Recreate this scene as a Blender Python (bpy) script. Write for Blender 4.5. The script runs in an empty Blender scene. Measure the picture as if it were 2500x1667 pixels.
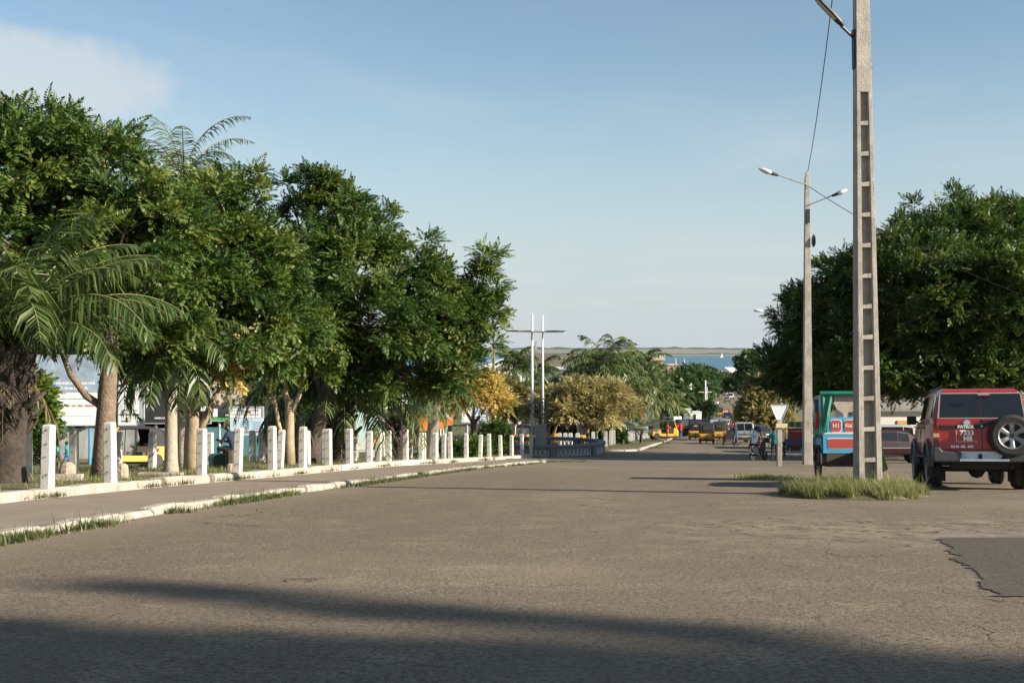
import bpy, bmesh, math, random
import numpy as np
from mathutils import Vector, Matrix, Quaternion
random.seed(7); RNG = np.random.default_rng(11)
PI = math.pi; R = math.radians
SC = bpy.context.scene; COL = SC.collection

# ---------------------------------------------------------------- ground profile (camera eye at the origin)
HD = [-80, 0, 5, 10, 20, 30, 40, 50, 63, 75, 88, 107, 125, 160, 227, 300, 380, 510, 650, 800, 900]
HH = [1.5, 1.55, 1.70, 1.95, 2.50, 3.18, 3.87, 4.65, 5.62, 6.35, 7.02, 8.05, 8.9, 10.4, 12.3, 13.6, 14.8, 16.2, 18.6, 21.5, 24]
def _pchip(xs, ys):
    xs = np.array(xs, float); ys = np.array(ys, float); h = np.diff(xs); d = np.diff(ys) / h
    m = np.zeros(len(xs)); m[0] = d[0]; m[-1] = d[-1]
    for i in range(1, len(xs) - 1):
        if d[i-1] * d[i] > 0:
            w1 = 2*h[i] + h[i-1]; w2 = h[i] + 2*h[i-1]
            m[i] = (w1 + w2) / (w1/d[i-1] + w2/d[i])
    return xs, ys, m
_PX, _PY, _PM = _pchip(HD, HH)
YS = np.concatenate([np.arange(-60, 0, 4), np.arange(0, 60, .5), np.arange(60, 120, 1), np.arange(120, 300, 3), np.arange(300, 881, 10)])
def _hs(y):
    y = np.clip(y, _PX[0], _PX[-1]); i = np.clip(np.searchsorted(_PX, y) - 1, 0, len(_PX) - 2)
    h = _PX[i+1] - _PX[i]; t = (y - _PX[i]) / h
    return ((1+2*t)*(1-t)**2*_PY[i] + t*(1-t)**2*h*_PM[i] + t*t*(3-2*t)*_PY[i+1] + t*t*(t-1)*h*_PM[i+1])
HS = _hs(YS)
def hy(y): return np.interp(y, YS, HS)
def xback(y): return -15.66 + .18*y          # line of the back row of posts
def xfront(y): return -11.32 + .18*y         # line of the front row of posts
def xkerb(y): return -8.2 + .172*y           # left kerb of the near road
def gz(x, y):
    e = np.clip(xback(np.minimum(y, 70)) - 1.5 - x, 0, 28) * .03
    return -hy(y) - e
def px(p, d): return (p - 1250) / 3000 * d    # photo column -> x at distance d
def pz(p, d): return (855 - p) / 3000 * d     # photo row -> z at distance d

# ---------------------------------------------------------------- materials
MATS = {}
def nd(nt, t, x=0, y=0, **k):
    n = nt.nodes.new(t)
    for a, v in k.items(): setattr(n, a, v)
    return n
def M(name, rgb, rough=.6, metal=0., var=.12, scale=6., bump=0., bscale=40., spec=.5, coat=0., dirt=None, dirt_amt=.0):
    if name in MATS: return MATS[name]
    m = bpy.data.materials.new(name); m.use_nodes = True; nt = m.node_tree; b = nt.nodes['Principled BSDF']
    b.inputs['Roughness'].default_value = rough; b.inputs['Metallic'].default_value = metal
    b.inputs['Specular IOR Level'].default_value = spec; b.inputs['Coat Weight'].default_value = coat
    L = nt.links.new
    tc = nd(nt, 'ShaderNodeTexCoord')
    nz = nd(nt, 'ShaderNodeTexNoise'); nz.inputs['Scale'].default_value = scale; nz.inputs['Detail'].default_value = 6; nz.inputs['Roughness'].default_value = .65
    L(tc.outputs['Object'], nz.inputs['Vector'])
    rp = nd(nt, 'ShaderNodeValToRGB'); rp.color_ramp.elements[0].position = .3; rp.color_ramp.elements[1].position = .7
    rp.color_ramp.elements[0].color = [c*(1-var) for c in rgb] + [1]; rp.color_ramp.elements[1].color = [min(1, c*(1+var)) for c in rgb] + [1]
    L(nz.outputs['Fac'], rp.inputs['Fac']); out = rp.outputs['Color']
    if dirt:
        n2 = nd(nt, 'ShaderNodeTexNoise'); n2.inputs['Scale'].default_value = scale*.6; n2.inputs['Detail'].default_value = 8; n2.inputs['Roughness'].default_value = .7
        mp = nd(nt, 'ShaderNodeMapping'); mp.inputs['Location'].default_value = (3, 7, 1); mp.inputs['Scale'].default_value = (1.6, 1.6, .5)
        L(tc.outputs['Object'], mp.inputs['Vector']); L(mp.outputs['Vector'], n2.inputs['Vector'])
        r2 = nd(nt, 'ShaderNodeValToRGB'); r2.color_ramp.elements[0].position = .46; r2.color_ramp.elements[1].position = .72
        r2.color_ramp.elements[1].color = (dirt_amt,)*3 + (1,)
        L(n2.outputs['Fac'], r2.inputs['Fac'])
        mx = nd(nt, 'ShaderNodeMix', data_type='RGBA'); mx.inputs['B'].default_value = (*dirt, 1)
        L(r2.outputs['Color'], mx.inputs['Factor']); L(out, mx.inputs['A']); out = mx.outputs['Result']
    L(out, b.inputs['Base Color'])
    if bump:
        n3 = nd(nt, 'ShaderNodeTexNoise'); n3.inputs['Scale'].default_value = bscale; n3.inputs['Detail'].default_value = 5
        L(tc.outputs['Object'], n3.inputs['Vector'])
        bp = nd(nt, 'ShaderNodeBump'); bp.inputs['Strength'].default_value = bump; bp.inputs['Distance'].default_value = .03
        L(n3.outputs['Fac'], bp.inputs['Height']); L(bp.outputs['Normal'], b.inputs['Normal'])
    MATS[name] = m; return m
def leaf_mat(name, cols, trans=.3, rough=.5):
    if name in MATS: return MATS[name]
    m = bpy.data.materials.new(name); m.use_nodes = True; nt = m.node_tree; b = nt.nodes['Principled BSDF']; L = nt.links.new
    at = nd(nt, 'ShaderNodeAttribute'); at.attribute_name = 'tint'
    rp = nd(nt, 'ShaderNodeValToRGB'); e = rp.color_ramp.elements
    while len(e) < len(cols): e.new(.5)
    for i, (p, c) in enumerate(cols): e[i].position = p; e[i].color = (*c, 1)
    L(at.outputs['Fac'], rp.inputs['Fac']); L(rp.outputs['Color'], b.inputs['Base Color'])
    b.inputs['Roughness'].default_value = rough; b.inputs['Specular IOR Level'].default_value = .35
    tr = nd(nt, 'ShaderNodeBsdfTranslucent'); hs = nd(nt, 'ShaderNodeHueSaturation'); hs.inputs['Value'].default_value = 1.5; hs.inputs['Saturation'].default_value = 1.15
    L(rp.outputs['Color'], hs.inputs['Color']); L(hs.outputs['Color'], tr.inputs['Color'])
    mx = nd(nt, 'ShaderNodeMixShader'); mx.inputs[0].default_value = trans
    L(b.outputs[0], mx.inputs[1]); L(tr.outputs[0], mx.inputs[2]); L(mx.outputs[0], nt.nodes['Material Output'].inputs['Surface'])
    MATS[name] = m; return m

# ---------------------------------------------------------------- mesh builder and scene bookkeeping
class MB:
    def __init__(s): s.v = []; s.f = []; s.m = []; s.mi = 0
    def add(s, vs, fs):
        o = len(s.v); s.v += [tuple(v) for v in vs]; s.f += [tuple(i+o for i in f) for f in fs]; s.m += [s.mi]*len(fs); return s
    def box(s, c, d, rz=0, rx=0, taper=1.):
        hx, hy_, hz = d[0]/2, d[1]/2, d[2]/2; mt = Matrix.Translation(c) @ Matrix.Rotation(rz, 4, 'Z') @ Matrix.Rotation(rx, 4, 'X')
        vs = [mt @ Vector((sx*hx*t, sy*hy_*t, sz*hz)) for sz, t in ((-1, 1), (1, taper)) for sx, sy in ((-1,-1),(1,-1),(1,1),(-1,1))]
        return s.add(vs, [(3,2,1,0),(4,5,6,7),(0,1,5,4),(1,2,6,5),(2,3,7,6),(3,0,4,7)])
    def tube(s, pts, rad, n=8, cap=True):
        pts = [Vector(p) for p in pts]; rad = rad if isinstance(rad, (list, tuple)) else [rad]*len(pts); vs = []; fs = []
        t0 = (pts[1]-pts[0]).normalized(); u = t0.orthogonal().normalized()
        for i, p in enumerate(pts):
            t = (pts[min(i+1, len(pts)-1)] - pts[max(i-1, 0)]).normalized()
            u = (u - t*u.dot(t)); u = u.normalized() if u.length > 1e-5 else t.orthogonal().normalized(); w = t.cross(u)
            for k in range(n): a = 2*PI*k/n; vs.append(p + (u*math.cos(a) + w*math.sin(a))*rad[i])
        for i in range(len(pts)-1):
            for k in range(n): fs.append((i*n+k, i*n+(k+1) % n, (i+1)*n+(k+1) % n, (i+1)*n+k))
        if cap: fs.append(tuple(range(n-1, -1, -1))); fs.append(tuple(range((len(pts)-1)*n, len(pts)*n)))
        return s.add(vs, fs)
    def loft(s, rings, closed=True, cap=True):
        n = len(rings[0]); vs = [p for r in rings for p in r]; fs = []
        for i in range(len(rings)-1):
            for k in range(n if closed else n-1): fs.append((i*n+k, i*n+(k+1) % n, (i+1)*n+(k+1) % n, (i+1)*n+k))
        if cap: fs.append(tuple(range(n-1, -1, -1))); fs.append(tuple(range((len(rings)-1)*n, len(rings)*n)))
        return s.add(vs, fs)
    def prism(s, poly, x0, x1):        # polygon in (y,z) extruded along x
        n = len(poly); return s.loft([[(x0, p[0], p[1]) for p in poly], [(x1, p[0], p[1]) for p in poly]])
    def slab(s, poly, y0, y1):         # polygon in (x,z) extruded along y
        return s.loft([[(p[0], y0, p[1]) for p in poly], [(p[0], y1, p[1]) for p in poly]])
    def plate(s, poly, z0, z1):        # polygon in (x,y) extruded along z
        return s.loft([[(p[0], p[1], z0) for p in poly], [(p[0], p[1], z1) for p in poly]])
    def lathe(s, c, prof, n=16, axis='Z'):  # prof (r, h)
        rings = []
        for r, h in prof:
            ring = []
            for k in range(n):
                a = 2*PI*k/n; p = (r*math.cos(a), r*math.sin(a), h)
                if axis == 'X': p = (p[2], p[0], p[1])
                if axis == 'Y': p = (p[0], p[2], p[1])
                ring.append((c[0]+p[0], c[1]+p[1], c[2]+p[2]))
            rings.append(ring)
        if prof[0][0] > .06 and prof[-1][0] > .06: return s.loft(rings + rings[:1], cap=False)
        return s.loft(rings)
    def ball(s, c, r, n=10, sq=(1,1,1)):
        prof = []
        m = max(4, n//2); vs = []
        rings = []
        for i in range(m+1):
            a = -PI/2 + PI*i/m; rr = max(math.cos(a), .02)
            rings.append([(c[0]+r*sq[0]*rr*math.cos(2*PI*k/n), c[1]+r*sq[1]*rr*math.sin(2*PI*k/n), c[2]+r*sq[2]*math.sin(a)) for k in range(n)])
        return s.loft(rings)
    def quad(s, a, b, c, d): return s.add([a, b, c, d], [(0,1,2,3)])
    def build(s, name, mat, parent=None, smooth=False, bevel=0, fix=True, loc=None, rz=0):
        me = bpy.data.meshes.new(name); me.from_pydata(s.v, [], s.f)
        mats = mat if isinstance(mat, (list, tuple)) else [mat]
        for m in mats: me.materials.append(m)
        if len(mats) > 1: me.polygons.foreach_set('material_index', s.m)
        if fix:
            bm = bmesh.new(); bm.from_mesh(me); bmesh.ops.recalc_face_normals(bm, faces=bm.faces); bm.to_mesh(me); bm.free()
        if smooth: me.polygons.foreach_set('use_smooth', [True]*len(me.polygons))
        o = bpy.data.objects.new(name, me); COL.objects.link(o)
        if parent: o.parent = parent
        if loc is not None: o.location = loc
        o.rotation_euler.z = rz
        if bevel:
            b = o.modifiers.new('bevel', 'BEVEL'); b.width = bevel; b.segments = 2; b.limit_method = 'ANGLE'; b.angle_limit = R(40)
        return o
def npmesh(name, V, F, mat, parent=None, tint=None, smooth=False, fmat=None):
    V = np.asarray(V, np.float32).reshape(-1, 3); F = np.asarray(F, np.int32); k = F.shape[1]
    me = bpy.data.meshes.new(name); me.vertices.add(len(V)); me.vertices.foreach_set('co', V.ravel())
    me.loops.add(F.size); me.loops.foreach_set('vertex_index', F.ravel()); me.polygons.add(len(F))
    me.polygons.foreach_set('loop_start', np.arange(0, F.size, k, dtype=np.int32))
    for m in (mat if isinstance(mat, (list, tuple)) else [mat]): me.materials.append(m)
    if fmat is not None: me.polygons.foreach_set('material_index', np.asarray(fmat, np.int32))
    me.update(calc_edges=True)
    if tint is not None:
        a = me.attributes.new('tint', 'FLOAT', 'POINT'); a.data.foreach_set('value', np.asarray(tint, np.float32))
    if smooth: me.polygons.foreach_set('use_smooth', np.ones(len(F), bool))
    o = bpy.data.objects.new(name, me); COL.objects.link(o)
    if parent: o.parent = parent
    return o
def tag(o, label=None, cat=None, group=None, kind=None):
    if label: o['label'] = label
    if cat: o['category'] = cat
    if group: o['group'] = group
    if kind: o['kind'] = kind
    return o
def thing(name, label, cat, loc=(0,0,0), rz=0, group=None, s=1.):
    o = bpy.data.objects.new(name, None); COL.objects.link(o); o.location = loc; o.rotation_euler.z = rz; o.scale = (s,)*3
    o.empty_display_size = .1
    return tag(o, label, cat, group)
def copy_tree(o, loc=None, rz=None, label=None, group=None, parent=None, swap=None, s=None):
    c = o.copy(); COL.objects.link(c)
    if parent: c.parent = parent
    if loc is not None: c.location = loc
    if rz is not None: c.rotation_euler.z = rz
    if label: c['label'] = label
    if group: c['group'] = group
    if s: c.scale = (s,)*3
    if swap and c.type == 'MESH':
        for sl in c.material_slots:
            if sl.material and sl.material.name in swap:
                sl.link = 'OBJECT'; sl.material = MATS[swap[sl.material.name]]
    for ch in list(o.children): copy_tree(ch, parent=c, swap=swap)
    return c
_FC = {}
def text(s, size, mat, parent, loc, rx=PI/2, rz=0, name='lettering', ax='CENTER', ext=.004, bold=0.):
    key = (s, size, ax, ext, bold, mat.name)
    if key not in _FC:
        c = bpy.data.curves.new('lettering', 'FONT'); c.body = s; c.size = size; c.align_x = ax; c.align_y = 'CENTER'; c.extrude = ext; c.offset = bold; c.resolution_u = 3
        t = bpy.data.objects.new('t', c); COL.objects.link(t)
        me = bpy.data.meshes.new_from_object(t.evaluated_get(bpy.context.evaluated_depsgraph_get()))
        bpy.data.objects.remove(t); bpy.data.curves.remove(c); me.name = 'lettering'; me.materials.clear(); me.materials.append(mat); _FC[key] = me
    o = bpy.data.objects.new(name, _FC[key]); COL.objects.link(o); o.parent = parent; o.location = loc; o.rotation_euler = (rx, 0, rz)
    return o

# ---------------------------------------------------------------- shared materials
white_paint = M('white_paint', (.55,.525,.475), .75, var=.1, scale=9, bump=.25, bscale=60, dirt=(.30,.26,.2), dirt_amt=.55)
white_kerb = M('white_kerb', (.38,.35,.295), .85, var=.2, scale=5, bump=.8, bscale=26, dirt=(.22,.175,.125), dirt_amt=1.)
grey_kerb = M('grey_kerb', (.33,.29,.24), .85, var=.2, scale=5, bump=.5, bscale=30)
concrete = M('concrete', (.34,.31,.265), .85, var=.22, scale=5, bump=.5, bscale=45, dirt=(.15,.13,.11), dirt_amt=.75)
conc_dark = M('concrete_dark', (.25,.235,.21), .85, var=.25, scale=4, bump=.4, bscale=45)
rust = M('rust', (.05,.03,.022), .8)
black = M('black_plastic', (.015,.015,.016), .55)
rubber = M('rubber', (.022,.021,.020), .8, bump=.3, bscale=90)
steel = M('steel', (.55,.56,.57), .3, 1.)
white_metal = M('white_metal', (.60,.61,.62), .5)
glass = M('dark_glass', (.012,.014,.015), .06, spec=.7, var=.05)
bark = M('bark', (.17,.125,.085), .9, var=.35, scale=7, bump=.9, bscale=18)
bark_pale = M('pale_bark', (.30,.235,.15), .8, var=.25, scale=5, bump=.5, bscale=22)
bark_dark = M('dark_bark', (.075,.058,.045), .9, var=.4, scale=6, bump=.8, bscale=18)
palm_bark = M('palm_bark', (.045,.034,.026), .95, var=.55, scale=6, bump=1., bscale=14)
coco_bark = M('coconut_bark', (.34,.29,.23), .85, var=.25, scale=8, bump=.5, bscale=20)
skin = M('skin', (.085,.045,.028), .5, var=.08)
hair = M('black_hair', (.01,.009,.008), .7)
yellow = M('yellow_paint', (.62,.34,.035), .4, var=.1, scale=3, coat=.25, dirt=(.2,.13,.06), dirt_amt=.35)
canvas = M('black_canvas', (.020,.019,.018), .7, var=.2, bump=.2, bscale=12)
red_lens = M('red_lens', (.22,.012,.010), .18)
# ================================================================ setting: ground, roads, pavement, kerbs, sea, far shore
def sheet(name, rows, off, mat, ncross=1, kind='structure'):     # rows: (y, x0, x1); follows the ground, off metres above it
    V = []; n = ncross + 1
    for y, a, b in rows:
        for k in range(n):
            x = a + (b-a)*k/ncross; V.append((x, y, float(gz(x, y)) + off))
    F = [(i*n+k, i*n+k+1, (i+1)*n+k+1, (i+1)*n+k) for i in range(len(rows)-1) for k in range(ncross)]
    return tag(npmesh(name, V, F, mat), kind=kind)
def ground_mat():
    m = bpy.data.materials.new('dirt_ground'); m.use_nodes = True; nt = m.node_tree; b = nt.nodes['Principled BSDF']; L = nt.links.new
    b.inputs['Roughness'].default_value = .95; b.inputs['Specular IOR Level'].default_value = .2
    tc = nd(nt, 'ShaderNodeTexCoord'); n = nd(nt, 'ShaderNodeTexNoise'); n.inputs['Scale'].default_value = .35; n.inputs['Detail'].default_value = 9; n.inputs['Roughness'].default_value = .7
    L(tc.outputs['Object'], n.inputs['Vector']); r = nd(nt, 'ShaderNodeValToRGB'); e = r.color_ramp.elements
    e[0].position = .36; e[0].color = (.075,.085,.03,1); e[1].position = .62; e[1].color = (.22,.165,.105,1); x = e.new(.5); x.color = (.13,.12,.06,1)
    L(n.outputs['Fac'], r.inputs['Fac']); L(r.outputs['Color'], b.inputs['Base Color']); return m
def asphalt_mat(name, base, light, dark, cracks=True):
    m = bpy.data.materials.new(name); m.use_nodes = True; nt = m.node_tree; b = nt.nodes['Principled BSDF']; L = nt.links.new
    b.inputs['Roughness'].default_value = .88; b.inputs['Specular IOR Level'].default_value = .25
    tc = nd(nt, 'ShaderNodeTexCoord').outputs['Object']
    def noise(sc, det=6, rough=.6, vec=None, dist=0):
        n = nd(nt, 'ShaderNodeTexNoise'); n.inputs['Scale'].default_value = sc; n.inputs['Detail'].default_value = det; n.inputs['Roughness'].default_value = rough; n.inputs['Distortion'].default_value = dist
        L(vec or tc, n.inputs['Vector']); return n.outputs['Fac']
    def ramp(f, p0, p1, c0=(0,0,0), c1=(1,1,1)):
        r = nd(nt, 'ShaderNodeValToRGB'); e = r.color_ramp.elements; e[0].position = p0; e[1].position = p1; e[0].color = (*c0, 1); e[1].color = (*c1, 1)
        L(f, r.inputs['Fac']); return r.outputs['Color']
    def mix(f, a, bb, mode='MIX'):
        x = nd(nt, 'ShaderNodeMix', data_type='RGBA', blend_type=mode)
        for s_, v in (('Factor', f), ('A', a), ('B', bb)):
            if hasattr(v, 'is_output'): L(v, x.inputs[s_])
            elif isinstance(v, (int, float)): x.inputs[s_].default_value = v
            else: x.inputs[s_].default_value = (*v, 1)
        return x.outputs['Result']
    def math_(op, a, bb):
        x = nd(nt, 'ShaderNodeMath', operation=op)
        for i, v in enumerate((a, bb)):
            if hasattr(v, 'is_output'): L(v, x.inputs[i])
            else: x.inputs[i].default_value = v
        return x.outputs[0]
    mp = nd(nt, 'ShaderNodeMapping'); mp.inputs['Rotation'].default_value = (0, 0, R(10)); mp.inputs['Scale'].default_value = (1, .22, 1); L(tc, mp.inputs['Vector'])
    big = noise(.16, 5, .55); track = noise(.55, 6, .6, mp.outputs['Vector']); mid = noise(1.6, 8, .7); fine = noise(26, 4, .75); grit = noise(120, 2, .6)
    c = mix(ramp(big, .35, .68), tuple(x*.86 for x in base), base)
    c = mix(ramp(track, .45, .75, (0,0,0), (.5,)*3), c, tuple(x*.78 for x in base))
    c = mix(ramp(mid, .50, .72, (0,0,0), (.75,)*3), c, light)
    c = mix(ramp(fine, .37, .57, (1.,)*3, (0,0,0)), c, dark)
    c = mix(ramp(grit, .55, .72, (0,0,0), (.6,)*3), c, tuple(min(1, x*1.35) for x in light))
    c = mix(ramp(big, .54, .74, (0,0,0), (.45,)*3), c, tuple(x*1.12 for x in light))
    if cracks:      # sand blown against the left kerb, oil drips down the middle of the lanes
        sx = nd(nt, 'ShaderNodeSeparateXYZ'); L(tc, sx.inputs[0]); u = math_('ADD', math_('SUBTRACT', sx.outputs[0], math_('MULTIPLY', sx.outputs[1], .172)), 8.2)
        sm = nd(nt, 'ShaderNodeMapRange'); L(math_('ADD', u, math_('MULTIPLY', math_('SUBTRACT', mid, .5), 3.2)), sm.inputs['Value']); sm.inputs['From Min'].default_value = 1.5; sm.inputs['From Max'].default_value = .1; sm.inputs['To Max'].default_value = .8
        c = mix(sm.outputs[0], c, (.28,.222,.158)); oil = noise(.9, 5, .6, None, .4); c = mix(ramp(oil, .66, .74, (0,0,0), (.55,)*3), c, tuple(x*.8 for x in dark))
        pol = nd(nt, 'ShaderNodeMath', operation='SINE'); L(math_('MULTIPLY', u, 1.9), pol.inputs[0]); c = mix(math_('MULTIPLY', math_('MAXIMUM', pol.outputs[0], 0.), math_('MULTIPLY', track, .55)), c, tuple(x*.72 for x in base))
    # fading bitumen streaks and scrapes
    scr = noise(2.2, 9, .75, None, 1.5)
    c = mix(ramp(scr, .64, .70, (0,0,0), (.7,)*3), c, light)
    h = math_('ADD', math_('MULTIPLY', fine, .6), math_('MULTIPLY', grit, .4))
    if cracks:
        vd = noise(1.1, 4, .6); vv = nd(nt, 'ShaderNodeVectorMath', operation='SCALE'); cn = nd(nt, 'ShaderNodeTexNoise'); cn.inputs['Scale'].default_value = 1.3; cn.inputs['Detail'].default_value = 6; L(tc, cn.inputs['Vector'])
        L(cn.outputs['Color'], vv.inputs[0]); vv.inputs['Scale'].default_value = 1.4
        va = nd(nt, 'ShaderNodeVectorMath', operation='ADD'); L(tc, va.inputs[0]); L(vv.outputs[0], va.inputs[1])
        vo = nd(nt, 'ShaderNodeTexVoronoi', feature='DISTANCE_TO_EDGE'); vo.inputs['Scale'].default_value = .42; L(va.outputs[0], vo.inputs['Vector'])
        line = ramp(vo.outputs['Distance'], .002, .008, (1,1,1), (0,0,0)); msk = ramp(noise(.33, 3, .5), .52, .62, (0,0,0), (.7,)*3)
        cr = mix(1., line, msk, 'MULTIPLY'); c = mix(cr, c, tuple(x*.35 for x in dark))
        # broken potholed area in the right foreground
        ln = nd(nt, 'ShaderNodeVectorMath', operation='DISTANCE'); mp2 = nd(nt, 'ShaderNodeMapping'); mp2.inputs['Scale'].default_value = (.62, 1., 0); L(tc, mp2.inputs['Vector'])
        L(mp2.outputs['Vector'], ln.inputs[0]); ln.inputs[1].default_value = (4.7*.62, 15.3, 0)
        d = math_('ADD', ln.outputs['Value'], math_('MULTIPLY', math_('SUBTRACT', noise(1.1, 6, .65), .5), 5.))
        area = ramp(d, .0, 1., (1,1,1), (1,1,1)); rr = nd(nt, 'ShaderNodeMapRange'); L(d, rr.inputs['Value']); rr.inputs['From Min'].default_value = 2.6; rr.inputs['From Max'].default_value = .8
        br = ramp(noise(2.6, 9, .72, None, .8), .44, .60); c = mix(math_('MULTIPLY', rr.outputs[0], br), c, (.27,.215,.16))
        holes = ramp(noise(3.2, 7, .7, None, 1.2), .36, .42, (1,1,1), (0,0,0)); c = mix(math_('MULTIPLY', rr.outputs[0], holes), c, (.035,.03,.026))
        h = math_('SUBTRACT', h, math_('MULTIPLY', math_('MULTIPLY', rr.outputs[0], holes), 1.6)); h = math_('SUBTRACT', h, math_('MULTIPLY', cr, .8))
    L(c, b.inputs['Base Color'])
    bp = nd(nt, 'ShaderNodeBump'); bp.inputs['Strength'].default_value = .9; bp.inputs['Distance'].default_value = .035; L(h, bp.inputs['Height']); L(bp.outputs['Normal'], b.inputs['Normal'])
    return m
# ground
xs = np.unique(np.concatenate([np.linspace(-60, 60, 61), np.sign(np.linspace(-1, 1, 41))*60*(np.abs(np.linspace(-1, 1, 41))*40+1)]))
GV = np.array([(x, y, float(gz(x, y))) for y in YS for x in xs]); nx = len(xs)
GF = [(i*nx+k, i*nx+k+1, (i+1)*nx+k+1, (i+1)*nx+k) for i in range(len(YS)-1) for k in range(nx-1)]
tag(npmesh('ground', GV, GF, ground_mat()), kind='structure')
ROAD = asphalt_mat('road_asphalt', (.212,.170,.123), (.34,.275,.20), (.062,.050,.037))
def roadL(y): return float(xkerb(y)) if y <= 56 else ((-6.) if y < 81 else 9 + .187*(y-85))
def roadR(y): return 34. if y < 44 else (34 - (y-44)*(34-21.2)/46. if y < 90 else 22.4 + .187*(y-105))
rows = []
for y in YS:
    if y < -20 or y > 800: continue
    rows.append((y, roadL(y), roadR(y)))
    if y == 56: rows.append((56.01, -6., roadR(56)))
    if y == 80: rows.append((80.99, -6., roadR(81)))
sheet('road', rows, .006, ROAD, 4)
SIDE = asphalt_mat('side_road_asphalt', (.13,.115,.095), (.2,.175,.14), (.08,.07,.06), False)
sheet('side_road', [(y, float(xback(y))-8.5, float(xback(y))-1.2) for y in YS if 5 <= y <= 110], .035, SIDE, 3)
PAVE = M('pavement_dirt', (.215,.172,.126), .92, var=.14, scale=1.2, bump=.4, bscale=60, dirt=(.29,.235,.18), dirt_amt=.5)
sheet('pavement', [(y, float(xfront(y))+.05, float(xkerb(y))-.05) for y in YS if -8 <= y <= 60], .095, PAVE, 3)
GRASSY = M('grassy_soil', (.085,.080,.035), .95, var=.45, scale=3, bump=.8, bscale=30, dirt=(.20,.15,.085), dirt_amt=.9)
sheet('planting_strip', [(y, float(xback(y))-.3, float(xfront(y))+.05) for y in YS if -8 <= y <= 72], .22, GRASSY, 3)
sheet('island_soil', [(y, roadL(y)-14, roadL(y)-.1) for y in YS if 82 <= y <= 260], .12, GRASSY, 3)
# dark asphalt repair on the right of the foreground, ragged on its left edge
pts = []
w1 = 0.
for i in range(150):
    t = i/149; w1 = w1*.86 + random.uniform(-.035, .035); x = px(2295, 14.2) + (px(2432, 9.6) - px(2295, 14.2))*t; y = 14.2 + (9.6-14.2)*t
    pts.append((x + w1 + random.uniform(-.012, .012), y))
V = []; 
for x, y in pts: V += [(x, y, float(gz(x, y))+.014), (x + 5.5, y, float(gz(x, y))+.014)]
F = [(2*i, 2*i+2, 2*i+3, 2*i+1) for i in range(149)]
o = npmesh('road_patch', V, F, asphalt_mat('patch_asphalt', (.112,.096,.076), (.16,.136,.105), (.05,.043,.036), False)); tag(o, kind='structure')
# kerbs: painted blocks, a little shifted and worn
def kerb_line(name, fx, y0, y1, w, h, base, mat, gaps=(), step=1.1):
    mb = MB(); y = y0
    while y < y1:
        L = step*random.uniform(.75, 1.25); ya, yb = y + .012, min(y + L, y1) - .012
        if not any(a < (ya+yb)/2 < b for a, b in gaps) and random.random() > .05:
            dx = random.uniform(-.022, .022); dh = random.uniform(-.03, .012); rings = []
            for yy in (ya, (ya+yb)/2, yb):
                x = fx(yy) + dx; z = float(gz(fx(yy)+.3, yy)); t = z + base + h + dh + random.uniform(-.015, .015); wob = random.uniform(-.012, .012)
                rings.append([(x-w/2, yy, z-.05), (x+w/2+wob, yy, z-.05), (x+w/2-.01+wob, yy, t-.045), (x+w/2-.05, yy, t), (x-w/2+.03, yy, t+.005), (x-w/2, yy, t-.03)])
            mb.loft(rings)
        y += L
    return tag(mb.build(name, mat), kind='structure')
kerb_line('kerb', lambda y: float(xkerb(y)), -6, 56.5, .22, .115, 0, white_kerb, gaps=((8.5, 9.4), (33.3, 34.2)))
kerb_line('kerb', lambda y: roadL(y), 82, 330, .24, .16, 0, grey_kerb, step=2)
def curve_kerb(pts, mat):        # kerb round the corner of the pavement
    mb = MB()
    for (x0, y0), (x1, y1) in zip(pts, pts[1:]):
        d = Vector((x1-x0, y1-y0, 0)); n = Vector((-d.y, d.x, 0)).normalized()*.11; rings = []
        for (x, y) in ((x0, y0), (x1, y1)):
            z = float(gz(x, y)); rings.append([(x-n.x, y-n.y, z-.05), (x+n.x, y+n.y, z-.05), (x+n.x, y+n.y, z+.13), (x-n.x, y-n.y, z+.13)])
        mb.loft(rings)
    return tag(mb.build('kerb', mat), kind='structure')
curve_kerb([(1.45, 56.6), (1.5, 58.2), (1.0, 59.6), (-.2, 60.3), (-1.5, 60.5)], white_kerb)
curve_kerb([(8.25, 81.9), (7.4, 81.2), (5.5, 80.9), (2, 80.9)], white_kerb)
# sea and far shore
def sea_mat():
    m = bpy.data.materials.new('sea_water'); m.use_nodes = True; nt = m.node_tree; b = nt.nodes['Principled BSDF']; L = nt.links.new
    b.inputs['Base Color'].default_value = (.03,.12,.2,1); b.inputs['Roughness'].default_value = .55; b.inputs['Specular IOR Level'].default_value = .25
    n = nd(nt, 'ShaderNodeTexNoise'); n.inputs['Scale'].default_value = .02; n.inputs['Detail'].default_value = 6; tc = nd(nt, 'ShaderNodeTexCoord'); L(tc.outputs['Object'], n.inputs['Vector'])
    r = nd(nt, 'ShaderNodeValToRGB'); r.color_ramp.elements[0].color = (.045,.125,.19,1); r.color_ramp.elements[1].color = (.07,.17,.24,1); L(n.outputs['Fac'], r.inputs['Fac']); L(r.outputs['Color'], b.inputs['Base Color'])
    return m
SEA = -21.4
tag(npmesh('sea', [(-9000, 780, SEA), (9000, 780, SEA), (9000, 13000, SEA), (-9000, 13000, SEA)], [(0,1,2,3)], sea_mat()), kind='structure')
V = []; n = 181
prof = [(4550, -.6), (4700, .8), (5600, 3), (5700, 9), (5900, 4), (8200, 14), (9000, 22), (9060, 27), (10500, 20), (12500, -5)]
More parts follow.
